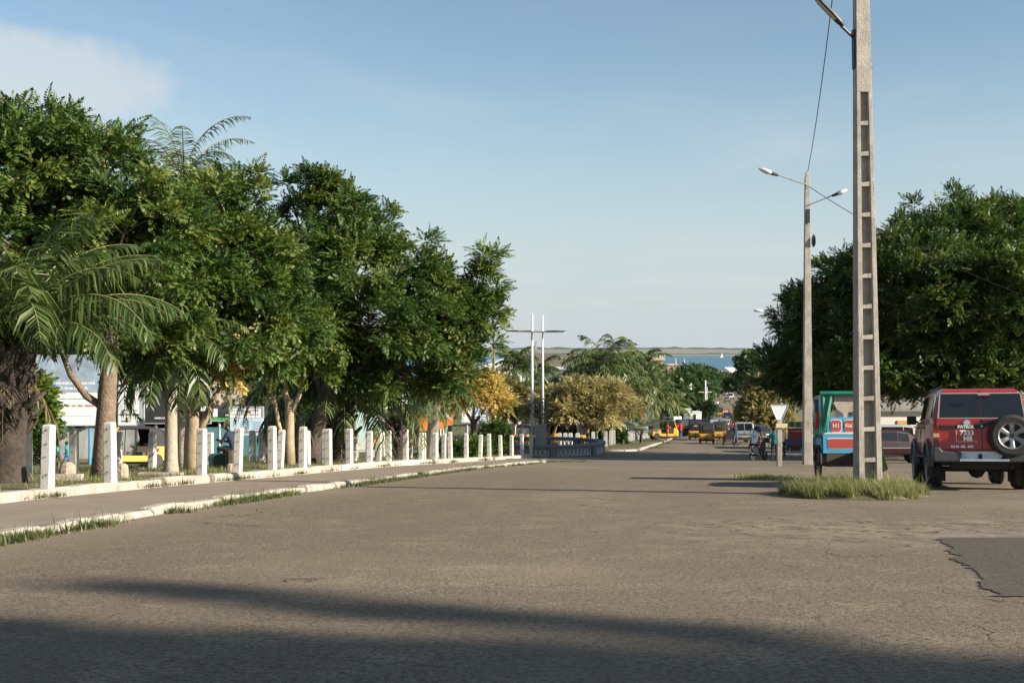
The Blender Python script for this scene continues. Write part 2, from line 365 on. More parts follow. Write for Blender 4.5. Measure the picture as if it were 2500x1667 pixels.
for j, (y, h) in enumerate(prof):
    for i in range(n):
        x = -6000 + 12000*i/(n-1); w = math.sin(x*.0021)+.6*math.sin(x*.0053+1)
        k = h*(1 + (.12*w if j in (6, 7, 8) else 0)) + (random.uniform(0, 11) if j == 7 else random.uniform(-5, 4) if j == 3 else 0)
        if j in (6, 7, 8): k *= 1 + .22*max(0, math.sin((x+600)*.0009))
        V.append((x, y + (120*math.sin(x*.0013) + 60*math.sin(x*.004) if j < 5 else 0), SEA + k))
F = [(j*n+i, j*n+i+1, (j+1)*n+i+1, (j+1)*n+i) for j in range(len(prof)-1) for i in range(n-1)]
fm = [1 if j in (2, 3, 6, 7) else 0 for j in range(len(prof)-1) for i in range(n-1)]
SH1 = M('shore_grassland', (.16,.155,.09), .95, var=.25, scale=.004); SH2 = M('shore_scrub', (.014,.03,.024), .95, var=.4, scale=.01)
tag(npmesh('far_shore', V, F, [SH1, SH2], fmat=fm), kind='structure')

# ================================================================ grass, weeds (stuff)
def blades(P, h, w, lean=.5, seg=2):     # bent grass blades at base points P
    n = len(P); a = RNG.uniform(0, 2*PI, n); L = h*RNG.uniform(.45, 1.1, n); ln = RNG.uniform(.1, 1, n)*lean
    dx, dy = np.cos(a), np.sin(a); wx, wy = -dy*w/2, dx*w/2
    V = np.zeros((n, 2*seg+1, 3)); 
    for s in range(seg+1):
        t = s/seg; off = L*ln*t*t; z = L*(t - .35*ln*t*t); ww = (1-t)
        c = np.stack([P[:,0]+dx*off, P[:,1]+dy*off, P[:,2]+z], 1)
        if s < seg:
            V[:, 2*s] = c + np.stack([wx*ww, wy*ww, 0*wx], 1); V[:, 2*s+1] = c - np.stack([wx*ww, wy*ww, 0*wx], 1)
        else: V[:, 2*s] = c
    k = 2*seg+1; base = (np.arange(n)*k)[:, None]; T = []
    for s in range(seg-1): T += [[2*s, 2*s+1, 2*s+3], [2*s, 2*s+3, 2*s+2]]
    T.append([2*seg-2, 2*seg-1, 2*seg]); F = (base[:, None, :] + np.array(T)[None]).reshape(-1, 3)
    tint = np.repeat(RNG.uniform(0, 1, n), k); return V.reshape(-1, 3), F, tint
GR = leaf_mat('grass_blades', [(0, (.085,.11,.028)), (.5, (.17,.195,.06)), (1, (.40,.36,.19))], .4)
WEED = leaf_mat('weed_leaves', [(0, (.045,.075,.022)), (.6, (.085,.12,.04)), (1, (.24,.22,.10))], .35)
def patch(name, P, h, w, mat, lean=.6):
    V, F, t = blades(np.array(P), h, w, lean); return tag(npmesh(name, V, F, mat, tint=t), kind='stuff')
# grassy mound round the big pole
ic = (px(2085, 22.6), 22.7); mv = []; mf = []
def mound_h(u): return .20*max(0, 1-u*u)**.6
irx, iry = 1.36, 1.75
for r in range(7):
    for k in range(36):
        u = r/6; a = 2*PI*k/36; x = ic[0]+irx*u*math.cos(a)+.12*(iry*u*math.sin(a)); y = ic[1]+iry*u*math.sin(a); mv.append((x, y, float(gz(x, y)) + .008 + mound_h(u)))
for r in range(6):
    for k in range(36): mf.append((r*36+k, r*36+(k+1) % 36, (r+1)*36+(k+1) % 36, (r+1)*36+k))
tag(npmesh('traffic_island', mv, mf, GRASSY), kind='structure')
P = []
PT = []
while len(P) < 17000:
    u, a = math.sqrt(random.random())*1.04, random.uniform(0, 2*PI)
    if u > .96 + .05*math.sin(a*5+1) + .06*math.sin(a*13): continue
    if random.random() < .12 - .12*math.sin(u*9+a*4): continue
    x = ic[0]+irx*u*math.cos(a)+.12*(iry*u*math.sin(a)); y = ic[1]+iry*u*math.sin(a); P.append((x, y, float(gz(x, y)) + mound_h(min(u, 1))))
    if random.random() < .10*(1-u*.6): PT.append(P[-1])
V, F, tn = blades(np.array(P), .23, .011, 1.7, 3); V2, F2, t2 = blades(np.array(PT), .42, .008, 1.3, 3)
tag(npmesh('island_grass', np.concatenate([V, V2]), np.concatenate([F, F2 + len(V)]), GR, tint=np.concatenate([tn, .6 + .4*t2])), kind='stuff')
P = []
for (p, d, s, n) in ((1868, 31, .55, 1300), (1835, 32, .4, 500), (1905, 31, .6, 900)):
    for _ in range(n):
        x = px(p, d) + random.gauss(0, s*.5); y = d + random.gauss(0, .6); P.append((x, y, float(gz(x, y))))
patch('verge_grass', P, .16, .012, GR, .9)
# weeds along the kerbs and the low wall
P = []
def weed_line(fx, y0, y1, n, clump, spread):
    for _ in range(n):
        yc = random.uniform(y0, y1); m = random.randint(clump//2, clump); s = random.uniform(.1, .45)
        for _ in range(m):
            y = yc + random.gauss(0, s); x = fx(y) + random.gauss(0, spread); P.append((x, y, float(gz(x, y)) + (.12 if x < xkerb(y)-.1 else 0)))
for yc, s, m in ((11.4, .5, 900), (12.3, .45, 1100), (13.6, .3, 700), (14.1, .35, 800), (15.6, .3, 600), (18.0, .12, 200), (20.2, .5, 900), (21.3, .5, 900), (22.6, .3, 300), (27.5, 1., 900), (29.5, 1., 900), (32, 1, 700), (35, .8, 500), (38, 1., 600)):
    for _ in range(m):
        y = yc + random.gauss(0, s); x = float(xkerb(y)) + .18 + random.gauss(0, .10); P.append((x, y, float(gz(x, y))))
weed_line(lambda y: float(xkerb(y)) + .16, 38, 57, 26, 120, .12)
weed_line(lambda y: float(xfront(y)) + .25, 12, 58, 30, 60, .06)
weed_line(lambda y: roadL(y) + .2, 82, 140, 50, 100, .3)
for (p, d, s, n) in ((1340, 57.5, .5, 700), (1375, 58.5, .6, 500), (1540, 86.5, .5, 900), (1590, 90, .6, 900), (1410, 58, .5, 300)):
    for _ in range(n):
        x = px(p, d) + random.gauss(0, s); y = d + random.gauss(0, s); P.append((x, y, float(gz(x, y))))
P2 = [q for q in P if random.random() < .07]; V, F, tn = blades(np.array(P), .14, .016, 1.5); V2, F2, t2 = blades(np.array(P2), .30, .014, 1.5)
tag(npmesh('kerb_weeds', np.concatenate([V, V2]), np.concatenate([F, F2+len(V)]), WEED, tint=np.concatenate([tn, t2])), kind='stuff')
P = []
for _ in range(26000):
    y = random.uniform(10, 70) if random.random() < .6 else random.uniform(14, 34); x = random.uniform(float(xback(y)), float(xfront(y))-.15)
    if math.sin(x*1.7+y*.9)+math.sin(y*2.3-x) + random.uniform(-1, 1.2) > .2: P.append((x, y, float(gz(x, y))+.2))
patch('strip_grass', P, .15, .016, GR, .9)
P = []
for _ in range(9000):
    y = random.uniform(48, 84); x = random.uniform(float(xback(y))-16, float(xback(y))-9); P.append((x, y, float(gz(x, y))))
for _ in range(5000):
    y = random.uniform(82, 150); x = roadL(y) - random.uniform(.8, 9); P.append((x, y, float(gz(x, y))+.1))
patch('far_grass', P, .3, .03, WEED, .9)
# ================================================================ vegetation
def nrm(v): return v / np.maximum(np.linalg.norm(v, axis=-1, keepdims=True), 1e-9)
def pinnate(L, pairs, ll, lw, droop, slant=.35, hang=.25):
    Q = []
    for i in range(pairs):
        t = (i+.6)/pairs; p = np.array([L*t, 0, -droop*t*t]); s = ll*(math.sin(PI*min(1, .25+.75*t))*.6+.45)
        for sg in (-1, 1):
            d = np.array([slant, sg, -hang]); d /= np.linalg.norm(d); w = np.array([1, -sg*slant, random.uniform(-.9, .9)])*lw/2
            Q.append([p - w*.5, p + d*s*.5 - w, p + d*s, p + d*s*.5 + w])
    p = np.array([L, 0, -droop]); Q.append([p, p + [ll*.3, lw, -ll*.2], p + [ll*.8, 0, -ll*.5], p + [ll*.3, -lw, -ll*.2]])
    return np.array(Q)
def place(T, P, A, U):
    A = nrm(A); S = nrm(np.cross(U, A)); W = np.cross(A, S); B = np.stack([A, S, W], 2)      # N,3,3
    m = T.reshape(-1, 3); return (np.einsum('nij,kj->nki', B, m) + P[:, None, :])
T_ALB = pinnate(.29, 6, .125, .042, .10); T_BIG = pinnate(.50, 5, .24, .085, .14); T_FAR = pinnate(.8, 3, .42, .26, .2)
T_MID = pinnate(.55, 4, .28, .13, .16); T_FAR2 = pinnate(1.2, 2, .7, .5, .3); T_DROOP = pinnate(.42, 6, .16, .055, .26, .3, .6)
def crown(lobes, nclump, per, cr, T, size=(.75, 1.2), squash=1., up=.15, tint_lo=0., tint_hi=1., fill=.25, hshade=True):
    """leaf clusters spread through the lobes (x, y, z, r): clumps near the lobe surfaces, a few inside"""
    w = np.array([l[3]**2 + .10 for l in lobes]); w = w/w.sum(); Ls = np.array([l[:4] for l in lobes])
    idx = RNG.choice(len(lobes), nclump, p=w); d = nrm(RNG.normal(size=(nclump, 3))); d[:, 2] = np.where(d[:, 2] < -.55, -d[:, 2], d[:, 2])
    rr = np.where(RNG.random(nclump) < fill, RNG.uniform(.2, .8, nclump), RNG.uniform(.66, 1.0, nclump)); rr = np.where((RNG.random(nclump) < .05) & (d[:, 2] > .2), RNG.uniform(1.05, 1.3, nclump), rr)
    C = Ls[idx, :3] + d*rr[:, None]*Ls[idx, 3:4]*np.array([1, 1, squash])
    out = d; ct = RNG.uniform(tint_lo, tint_hi, nclump)
    n = nclump*per; ci = np.repeat(np.arange(nclump), per)
    a = nrm(RNG.normal(size=(n, 3))*np.array([1, 1, .6]) + out[ci]*.9 + np.array([0, 0, up]))
    P = C[ci] + a*cr*RNG.uniform(.1, 1, (n, 1))*RNG.uniform(.6, 1.1, (nclump, 1))[ci]
    U = nrm(np.array([0, 0, 1.]) + RNG.normal(size=(n, 3))*.6)
    V = place(T, P, a, U); s = RNG.uniform(*size, n)[:, None, None]; V = (V - P[:, None, :])*s + P[:, None, :]
    k = T.shape[0]*4; t = np.clip(ct[ci] + RNG.normal(size=n)*.13, 0, 1)
    return V.reshape(-1, 3), np.arange(n*k).reshape(-1, 4), np.repeat(t, k), C
def limb_pts(a, b, n=5, sag=.12):
    a, b = Vector(a), Vector(b); L = (b-a).length; pts = []
    for i in range(n+1):
        t = i/n; p = a.lerp(b, t); p += Vector((random.uniform(-1, 1), random.uniform(-1, 1), 0))*L*.05*math.sin(PI*t) + Vector((0, 0, L*sag*math.sin(PI*t)*.5)); pts.append(p)
    return pts
def taper(r0, r1, n): return [r0 + (r1-r0)*(i/n)**.8 for i in range(n+1)]
def tree(name, label, base, lobes, lmat, bmat, stems, nclump, per, cr, T, group=None, cat='tree', limbs=True, lr=.07, twigs=60, **k):
    """stems: list of (points, r0, r1) relative to the base; lobes in world coordinates"""
    t = thing(name, label, cat, base, 0, group); bx, by, bz = base
    V, F, tn, C = crown(lobes, nclump, per, cr, T, **k); V = V - np.array(base, float)
    npmesh('crown', V, F, lmat, t, tint=tn)
    mb = MB(); tops = []
    for pts, r0, r1 in stems:
        n = len(pts)-1; mb.tube(pts, taper(r0, r1, n), 10); tops.append((Vector(pts[-1]), r1))
    if limbs:
        for l in lobes:
            c = Vector((l[0]-bx, l[1]-by, l[2]-bz)); tp, r = min(tops, key=lambda q: (q[0]-c).length)
            mb.tube(limb_pts(tp - Vector((0, 0, r)), c, 5), taper(min(r*.75, lr*1.6), lr*.3, 5), 6)
        for i in RNG.choice(len(C), min(twigs, len(C)), replace=False):
            c = Vector(C[i]) - Vector(base); l = min(lobes, key=lambda q: (Vector((q[0]-bx, q[1]-by, q[2]-bz))-c).length)
            mb.tube(limb_pts((l[0]-bx, l[1]-by, l[2]-bz), c, 3), taper(lr*.35, lr*.1, 3), 4)
    mb.build('trunk', bmat, t, smooth=True); return t
ALB = leaf_mat('feathery_leaves', [(0, (.022,.055,.010)), (.4, (.050,.094,.017)), (.75, (.085,.132,.024)), (1, (.135,.165,.035))], .24)
ALB2 = leaf_mat('feathery_leaves_fresh', [(0, (.035,.085,.012)), (.5, (.07,.13,.022)), (1, (.16,.20,.04))], .35)
RAIN = leaf_mat('rain_tree_leaves', [(0, (.018,.044,.008)), (.5, (.040,.078,.014)), (1, (.10,.135,.03))], .28)
YELLOW = leaf_mat('yellowing_leaves', [(0, (.17,.17,.05)), (.4, (.40,.30,.09)), (1, (.60,.48,.17))], .35)
TAN = leaf_mat('dry_tan_leaves', [(0, (.095,.085,.03)), (.45, (.235,.20,.075)), (1, (.44,.395,.18))], .3)
TANG = leaf_mat('dry_green_leaves', [(0, (.05,.055,.015)), (.5, (.10,.095,.025)), (1, (.19,.16,.05))], .3)
DARKB = leaf_mat('dense_dark_leaves', [(0, (.012,.026,.008)), (.5, (.022,.042,.012)), (1, (.045,.07,.02))], .2)
FARG = leaf_mat('far_tree_leaves', [(0, (.018,.048,.012)), (.5, (.035,.075,.018)), (1, (.07,.11,.03))], .25)
PALM = leaf_mat('palm_leaflets', [(0, (.022,.048,.012)), (.5, (.050,.085,.022)), (.85, (.11,.135,.042)), (1, (.19,.19,.08))], .22, .38)
PALMY = leaf_mat('coconut_leaflets', [(0, (.035,.062,.014)), (.5, (.075,.105,.028)), (1, (.18,.185,.07))], .22, .38)
DEADP = leaf_mat('dry_palm_leaflets', [(0, (.08,.055,.03)), (.5, (.15,.115,.055)), (1, (.22,.18,.08))], .3)
STALK = M('palm_stalk', (.19,.19,.07), .6); DSTALK = M('dry_stalk', (.17,.115,.07), .9, var=.3)
BLOSSOM = leaf_mat('pink_blossom', [(0, (.45,.14,.10)), (1, (.62,.30,.22))], .3)
def L_(p, y, d, r, dy=0): return (px(p, d), d + dy, pz(y, d), r)
def LD(s): return lambda p, y, d, r, dy=0: L_(p, y+s, d, r, dy)
def gbase(p, d, off=.2): x = px(p, d); return (x, d, float(gz(x, d)) + off)

LA = LD(38); LB = LD(34); LR = lambda p, y, d, r, dy=0: L_(p + (22 if p < 2010 else 0), y+28, d+4, r*(.9 if p < 2010 else 1.), dy)
# --- the three big feathery street trees and the small multi-stem one
b = gbase(250, 26.3)
tree('street_tree', 'tall feathery tree at the left edge with a thick mottled trunk and low side limb', b,
     [LA(-60,430,26,1.5,.5), LA(70,400,26,1.2,-.4), LA(200,430,26.5,1.3,.6), LA(320,540,26,1.1,-.5), LA(10,560,25.5,1.4,.3), LA(180,620,26.5,1.5,.9), LA(330,640,26,1.3,1.),
      LA(60,310,26,.65), LA(160,330,26,.7,.3), LA(250,345,26,.55), LA(420,540,26.5,.75,.5), LA(120,700,27,1.3,1.), LA(300,740,26,1.2,1.2), LA(290,810,26.5,.8,1.)], ALB, bark,
     [([(0,0,-.1),(.03,0,.5),(.08,0,1.3),(.12,0,2.0),(.15,.1,3.0),(.1,.1,3.8)], .26, .15), ([(.1,0,1.45),(-.35,0,1.75),(-.7,.05,2.2),(-.95,.1,2.8),(-1.1,.1,3.4)], .09, .05)],
     440, 30, .45, T_ALB, squash=.95, twigs=150, fill=.15)
b = gbase(475, 30.8)
tc = tree('street_tree', 'spreading green tree with a pale swollen trunk forking in three behind the posts', b,
     [L_(470,550,31,.95,.4), L_(560,550,31,1.1,-.3), L_(625,660,31,.95,.3), L_(420,600,30.5,1.3,.8), L_(540,680,30.5,1.4,-.4), L_(635,760,31,1.,0), L_(420,760,30.5,1.4,.8), L_(560,800,30.5,1.3,-.5),
      L_(350,840,31,1.0,.6), L_(680,810,31,.85,.2), L_(480,860,30.5,.8,.3), L_(560,905,31,.6,.3), L_(640,880,31.5,.7,.6), L_(330,900,31,.6,.8)], ALB, bark_pale,
     [([(0,0,-.1),(0,0,.25),(-.02,0,.7),(.0,0,1.2),(0,0,1.5)], .30, .2), ([(0,0,1.35),(-.25,.05,1.9),(-.5,.1,2.5),(-.7,.2,3.2)], .14, .08), ([(0,0,1.3),(.06,.1,1.9),(.1,.1,2.6),(.1,.1,3.5)], .13, .08),
      ([(.1,-.05,.9),(.3,-.1,1.35),(.55,-.1,1.9),(.95,-.05,2.35),(1.35,0,2.7)], .11, .045)],
     430, 30, .43, T_ALB, twigs=150, fill=.15)
V, F, tn, C = crown([L_(590,885,30.5,.3,-.6), L_(450,850,30.2,.2,-.7), L_(560,915,30.6,.25,-.6)], 14, 9, .22, T_DROOP)
npmesh('yellow_leaves', V - np.array(b), F, YELLOW, tc, tint=tn)
b = gbase(765, 39.3)
tree('street_tree', 'broad green tree with a leaning dark trunk, reaching furthest over the road', b,
     [LB(752,495,39,.7,.3), LB(820,500,39,.95,-.3), LB(890,550,39,1.,.3), LB(748,640,39,1.1,.5), LB(840,640,38.5,1.4,-.6), LB(970,630,39,1.15,.2), LB(1050,690,39.5,1.05,.2), LB(760,750,39,1.3,0),
      LB(900,770,38.5,1.5,-.5), LB(1030,800,39,1.35,0), LB(1120,760,39.5,.9,.3), LB(1160,815,40,.65,.2), LB(1180,660,40,.42), LB(1198,735,40,.36), LB(1145,715,40,.55), LB(1195,600,40,.2),
      LB(850,860,39,1.2,.6), LB(980,890,39,1.1,.6), LB(1100,890,39.5,.9,.4), LB(720,830,39,.9,.2), LB(760,880,40,.8,1), LB(870,890,40,.9,1), LB(990,885,40,.8,1), LB(1080,880,40.5,.65,.5), LB(1140,840,40.5,.5,0), LB(700,420,39,.2), LB(755,405,39,.2,.3), LB(805,425,39,.22,-.2)], ALB, bark_dark,
     [([(-.05,0,-.1),(0,0,.5),(.18,0,1.3),(.35,0,2.1),(.6,.1,3.0),(.8,.1,3.8)], .30, .18), ([(.3,0,1.9),(.9,.1,2.6),(1.6,.1,3.1)], .16, .08), ([(.3,0,1.9),(.1,.1,2.8),(-.1,.1,3.8)], .14, .08)],
     620, 30, .46, T_ALB, twigs=200, fill=.15)
b = gbase(706, 37.4)
tree('small_tree', 'slim pale multi-stem sapling with lime green leaves in front of the leaning dark trunk', b,
     [L_(690,800,37,.55), L_(735,860,37,.5), L_(660,880,37,.45), L_(740,790,36.8,.4), L_(770,905,37,.35)], ALB2, bark_pale,
     [([(0,0,-.1),(0,0,.7),(.02,0,1.4),(.0,0,2.0)], .2, .11), ([(0,0,1.6),(-.1,0,2.2),(-.12,0,3.0),(-.1,0,3.6)], .1, .04), ([(.02,0,1.55),(.3,0,2.1),(.5,0,2.7),(.7,0,3.1)], .1, .04),
      ([(-.05,0,.5),(-.3,-.05,1.2),(-.45,0,2.0),(-.8,0,2.7)], .09, .035)], 60, 20, .42, T_ALB, twigs=30)
b = gbase(1155, 63.5)
tree('small_tree', 'small tree of hanging yellow leaves on a bare forked trunk near the blue lettered board', b,
     [L_(1085,965,63.5,.62), L_(1130,945,63.5,.62), L_(1185,955,63.5,.62), L_(1155,975,63,.5), L_(1215,985,63,.45), L_(1075,1000,63,.35)], YELLOW, bark_dark,
     [([(.1,0,-.1),(.05,0,1.0),(0,0,1.9)], .2, .14), ([(0,0,1.7),(-.5,0,2.5),(-1.0,0,3.5)], .09, .04), ([(0,0,1.7),(.05,0,2.6),(.1,0,3.6)], .09, .04), ([(0,0,1.6),(.6,0,2.4),(1.2,0,3.4)], .1, .04)],
     70, 22, .42, T_DROOP, twigs=25, size=(.8, 1.4))
# --- dry, tan umbrella trees
def umbrella(label, p, d, lobes, mat, n, T=T_ALB*1.15, cr=.75, h=2., per=26, sq=.6, group='tan umbrella trees'):
    b = gbase(p, d, .1)
    return tree('umbrella_tree', label, b, lobes, mat, bark, [([(0,0,-.1),(.05,0,h*.5),(0,0,h)], .22, .15)], n, per, cr, T, squash=sq, twigs=30, lr=.09, group=group)
umbrella('wide flat-topped tan tree behind the balustraded round wall', 1432, 90, [L_(1345,990,90,1.7), L_(1410,972,90,1.9), L_(1480,975,90,1.7), L_(1525,1000,90,1.2,.5), L_(1385,1010,89,1.7), L_(1455,1012,89,1.6), L_(1310,1005,90,1.0)], TAN, 420, cr=.65)
umbrella('smaller brownish green flat tree left of the wide tan one', 1260, 96, [L_(1250,985,96,1.6), L_(1215,1000,96,1.3), L_(1290,985,96,1.5), L_(1225,960,97,1.2), L_(1265,1010,95,1.5)], TANG, 160)
umbrella('yellow and brown tree on the right verge half behind the give way sign', 1838, 135, [L_(1832,1022,135,1.4), L_(1862,1002,135,1.9), L_(1880,965,136,2.0), L_(1890,935,137,1.4), L_(1860,1030,134,1.8), L_(1890,1025,134,1.6), L_(1846,992,135,1.3), L_(1858,965,136,1.3)], TAN, 420, T_MID, .8, 1.5, 20, .9)
# --- far green trees by the road to the sea
def bush(name, label, p, d, lobes, mat, n, per=18, cr=1.1, T=T_FAR, h=1.5, cat='tree', group=None, sq=1., r=.3):
    b = gbase(p, d, 0); return tree(name, label, b, lobes, mat, bark_dark, [([(0,0,-.2),(.03,0,h*.5),(0,0,h)], r, r*.7)], n, per, cr, T, squash=sq, twigs=0, lr=.12, cat=cat, group=group)
ROW = [(1652, 190, 908, 2.6, 'dense green tree left of the far road, nearest of its row'), (1688, 245, 892, 3.0, 'second green tree of the row by the far road, the widest'), (1698, 300, 896, 2.8, 'third green tree of the row by the far road'), (1712, 370, 897, 2.9, 'fourth tree of the row, where the far road bends out of sight'), (1728, 440, 900, 3.0, 'fifth tree of the row by the far road, below the white boat'), (1741, 520, 903, 3.2, 'last tree of the row by the far road, next to the white harbour roof')]
for p, d, ty, r, lb in ROW:
    u = 3000/d; yt = ty + (r*.95+.6)*u; yb = 855 + 3000*float(hy(d))/d
    bush('broad_tree', lb, p, d, [L_(p, yt, d, r), L_(p-r*.8*u, yt+r*.6*u, d, r*.85), L_(p+r*.8*u, yt+r*.6*u, d, r*.85), L_(p-r*.4*u, (yt*.4+yb*.6), d-1, r*.85), L_(p+r*.5*u, (yt*.4+yb*.6), d-1, r*.85)], FARG, 150, 18, 1.1, T_FAR if d < 320 else T_FAR2, group='trees along the far road')
bush('broad_tree', 'small dark round tree standing by the white truck', 1722, 165, [L_(1714,1004,165,.6), L_(1727,1000,165,.65), L_(1721,1009,165,.55)], DARKB, 50, cr=.45, T=T_MID, group='trees along the far road')
bush('broad_tree', 'slim upright tree against the sea left of the big dark crown', 1828, 290, [L_(1827,888,290,1.5), L_(1829,880,290,1.2), L_(1826,903,290,1.5), L_(1827,918,290,1.4)], FARG, 70, T=T_FAR2, cr=1.4, h=4)
bush('broad_tree', 'dark tree at the end of the row where the far road meets the harbour', 1796, 420, [L_(1794,940,420,2.6), L_(1806,944,420,2.6), L_(1785,946,420,2.4)], FARG, 70, T=T_FAR2, cr=2)
# --- leafy backdrop behind the billboards
bgl = [(20, 900, 'dark bushy tree at the far left edge behind the palm trunk'), (150, 905, 'dark bushy tree directly behind the white billboard'), (300, 900, 'dark bushy tree behind the cactus poster'),
       (440, 915, 'dark bushy tree behind the black billboard'), (590, 925, 'dark bushy tree behind the small blue information board'), (700, 940, 'dark bushy tree behind the slim pale sapling'), (800, 945, 'dark bushy tree left of the mint green wall')]
for p, y, lb in bgl:
    d = random.uniform(92, 100); bush('backdrop_tree', lb, p, d, [L_(p-50,y+40,d,2.2), L_(p+40,y+30,d,2.4), L_(p,y-20,d,2.3), L_(p-10,y+110,d,2.4), L_(p+50,y+120,d,2.2), L_(p-60,y+130,d,2.)], DARKB, 120, 16, 1., T_FAR, group='trees behind the billboards')
bush('conifer', 'feathery bright green conifer between the palm trunk and the white billboard', 112, 58, [L_(84,955,58,.35), L_(90,985,58,.38), L_(86,1010,58,.4), L_(92,1035,58,.35)], ALB2, 40, 18, .5, T_MID, sq=.5)
# --- shrubs in the strip
bush('shrub', 'dark feathery bush just left of the round wall', 1200, 66.5, [L_(1185,1065,66.5,.5), L_(1210,1060,66.5,.5), L_(1195,1095,66.5,.6), L_(1218,1090,66.5,.45)], ALB, 80, 20, .4, T_ALB, h=.5, cat='bush', r=.05)
bush('shrub', 'low yellow-green bush between the last front posts', 1160, 59, [L_(1150,1105,59,.4), L_(1172,1108,59,.35), L_(1160,1095,59,.3)], ALB2, 50, 20, .3, T_ALB, h=.3, cat='bush', r=.04)
bush('shrub', 'low dark green hedge plant at the foot of the tall grey palm', 1090, 57, [L_(1070,1108,57,.35), L_(1095,1105,57,.35), L_(1118,1108,57,.3), L_(1045,1110,57,.25)], FARG, 55, 20, .3, T_ALB, h=.3, cat='bush', r=.04)
bush('shrub', 'leafy weed clump beside the palm trunk on the left edge', 72, 40, [L_(75,1105,40,.3), L_(92,1100,40,.25)], ALB2, 20, 18, .3, T_ALB, h=.2, cat='bush', r=.03)
bush('shrub', 'low green bush behind the yellow three-wheeler', 395, 55, [L_(385,1105,55,.45), L_(410,1110,55,.4), L_(360,1112,55,.4)], FARG, 50, 18, .35, T_ALB, h=.3, cat='bush', r=.04)
for p, d, w, lb in ((1478, 97, 3.2, 'clipped green hedge behind the white pickets, left section'), (1605, 130, 3.6, 'clipped green hedge behind the white pickets, section by the parked three-wheeler'), (1395, 92, 3.4, 'dark hedge under the wide tan tree')):
    b = gbase(p, d, .1); t = thing('hedge', lb, 'hedge', b, 0, 'hedges on the island')
    n = 260; P = np.stack([RNG.uniform(-w/2, w/2, n), RNG.uniform(-.5, .5, n), RNG.uniform(.15, 1.35, n)], 1); ci = np.repeat(np.arange(n), 14); a = nrm(RNG.normal(size=(len(ci), 3)))
    V = place(T_MID, P[ci] + a*.15, a, nrm(np.array([0,0,1.]) + RNG.normal(size=(len(ci), 3))*.4)); V = (V - P[ci][:, None])*.45 + P[ci][:, None]
    npmesh('foliage', V.reshape(-1, 3), np.arange(V.shape[0]*V.shape[1]).reshape(-1, 4), FARG, t, tint=np.repeat(RNG.random(len(ci)), V.shape[1]))
# --- the huge rain tree on the right
b = gbase(2330, 61, 0)
lob = [LR(2330,590,61,3.2), LR(2480,590,61,3.2,1), LR(2220,635,60,2.8,-1), LR(2400,550,62,2.2), LR(2120,700,59,2.8,-1), LR(2250,720,58,3.0,-2), LR(2400,700,58,3.2,-2), LR(2530,700,58,3.2,-1), LR(2010,760,59,2.4,0),
       LR(2120,830,58,2.6,-1), LR(1960,850,59,1.9,0), LR(2240,850,59,2.8,1), LR(2380,840,60,2.8,2), LR(2520,830,60,3.0,1), LR(1905,880,60,1.3,.5), LR(2000,920,60,1.6,1), LR(2100,930,60,1.6,2), LR(2620,600,62,3.5,1), LR(2680,740,61,3.5), LR(2560,540,63,2.2,2), LR(2080,640,61,1.5,2),
       LR(2200,930,61,1.5,2), LR(2320,930,62,1.7,2), LR(2450,930,62,1.7,2), LR(1950,800,60,1.0,1), LR(1870,860,60,.8,1), LR(1880,925,60.5,.9,1), LR(1945,930,60.5,1.2,1), LR(2060,890,57,1.5), LR(2160,885,57,1.6), LR(2270,880,56,1.7), LR(2390,885,56,1.8), LR(2510,885,56,1.8), LR(2620,880,57,2.), LR(2220,800,56,1.8), LR(2440,790,56,2.), LR(2330,780,56,1.9), LR(1885,930,60,.7), LR(1990,930,60,.65), LR(2150,925,57,.6), LR(2255,925,56,.7), LR(2345,915,56,.5), LR(2100,915,58,.5), LR(2450,915,56,.6)]
rt = tree('rain_tree', 'huge dark domed tree filling the right side above the red car', b, lob, RAIN, bark_dark,
     [([(0,0,-.2),(.1,0,1.2),(0,.2,2.6),(0,.3,3.4)], .75, .5), ([(0,.2,2.6),(-3,0,4.5),(-6,-.5,5.5)], .4, .2), ([(0,.2,2.6),(2.5,0,5),(4.5,.5,7)], .4, .2), ([(0,.2,2.6),(-1,-1,5.5),(-1.5,-1.5,8)], .4, .2)],
     2400, 28, .75, T_ALB*1.3, squash=.74, lr=.16, twigs=160, size=(.8, 1.3), fill=.2, up=.5)
V, F, tn, C = crown(lob, 420, 1, .3, T_MID, squash=.8, fill=0, up=.6)
C = C[C[:, 2] > -1]; n = len(C)*3; P = np.repeat(C, 3, 0) + RNG.normal(size=(n, 3))*.35; a = nrm(RNG.normal(size=(n, 3))); V = place(T_ALB[:6]*.5, P + np.array([0, -.2, .25]), a, nrm(RNG.normal(size=(n, 3))))
npmesh('blossom', (V - np.array(b)).reshape(-1, 3), np.arange(n*24).reshape(-1, 4), BLOSSOM, rt, tint=np.repeat(RNG.random(n), 24))

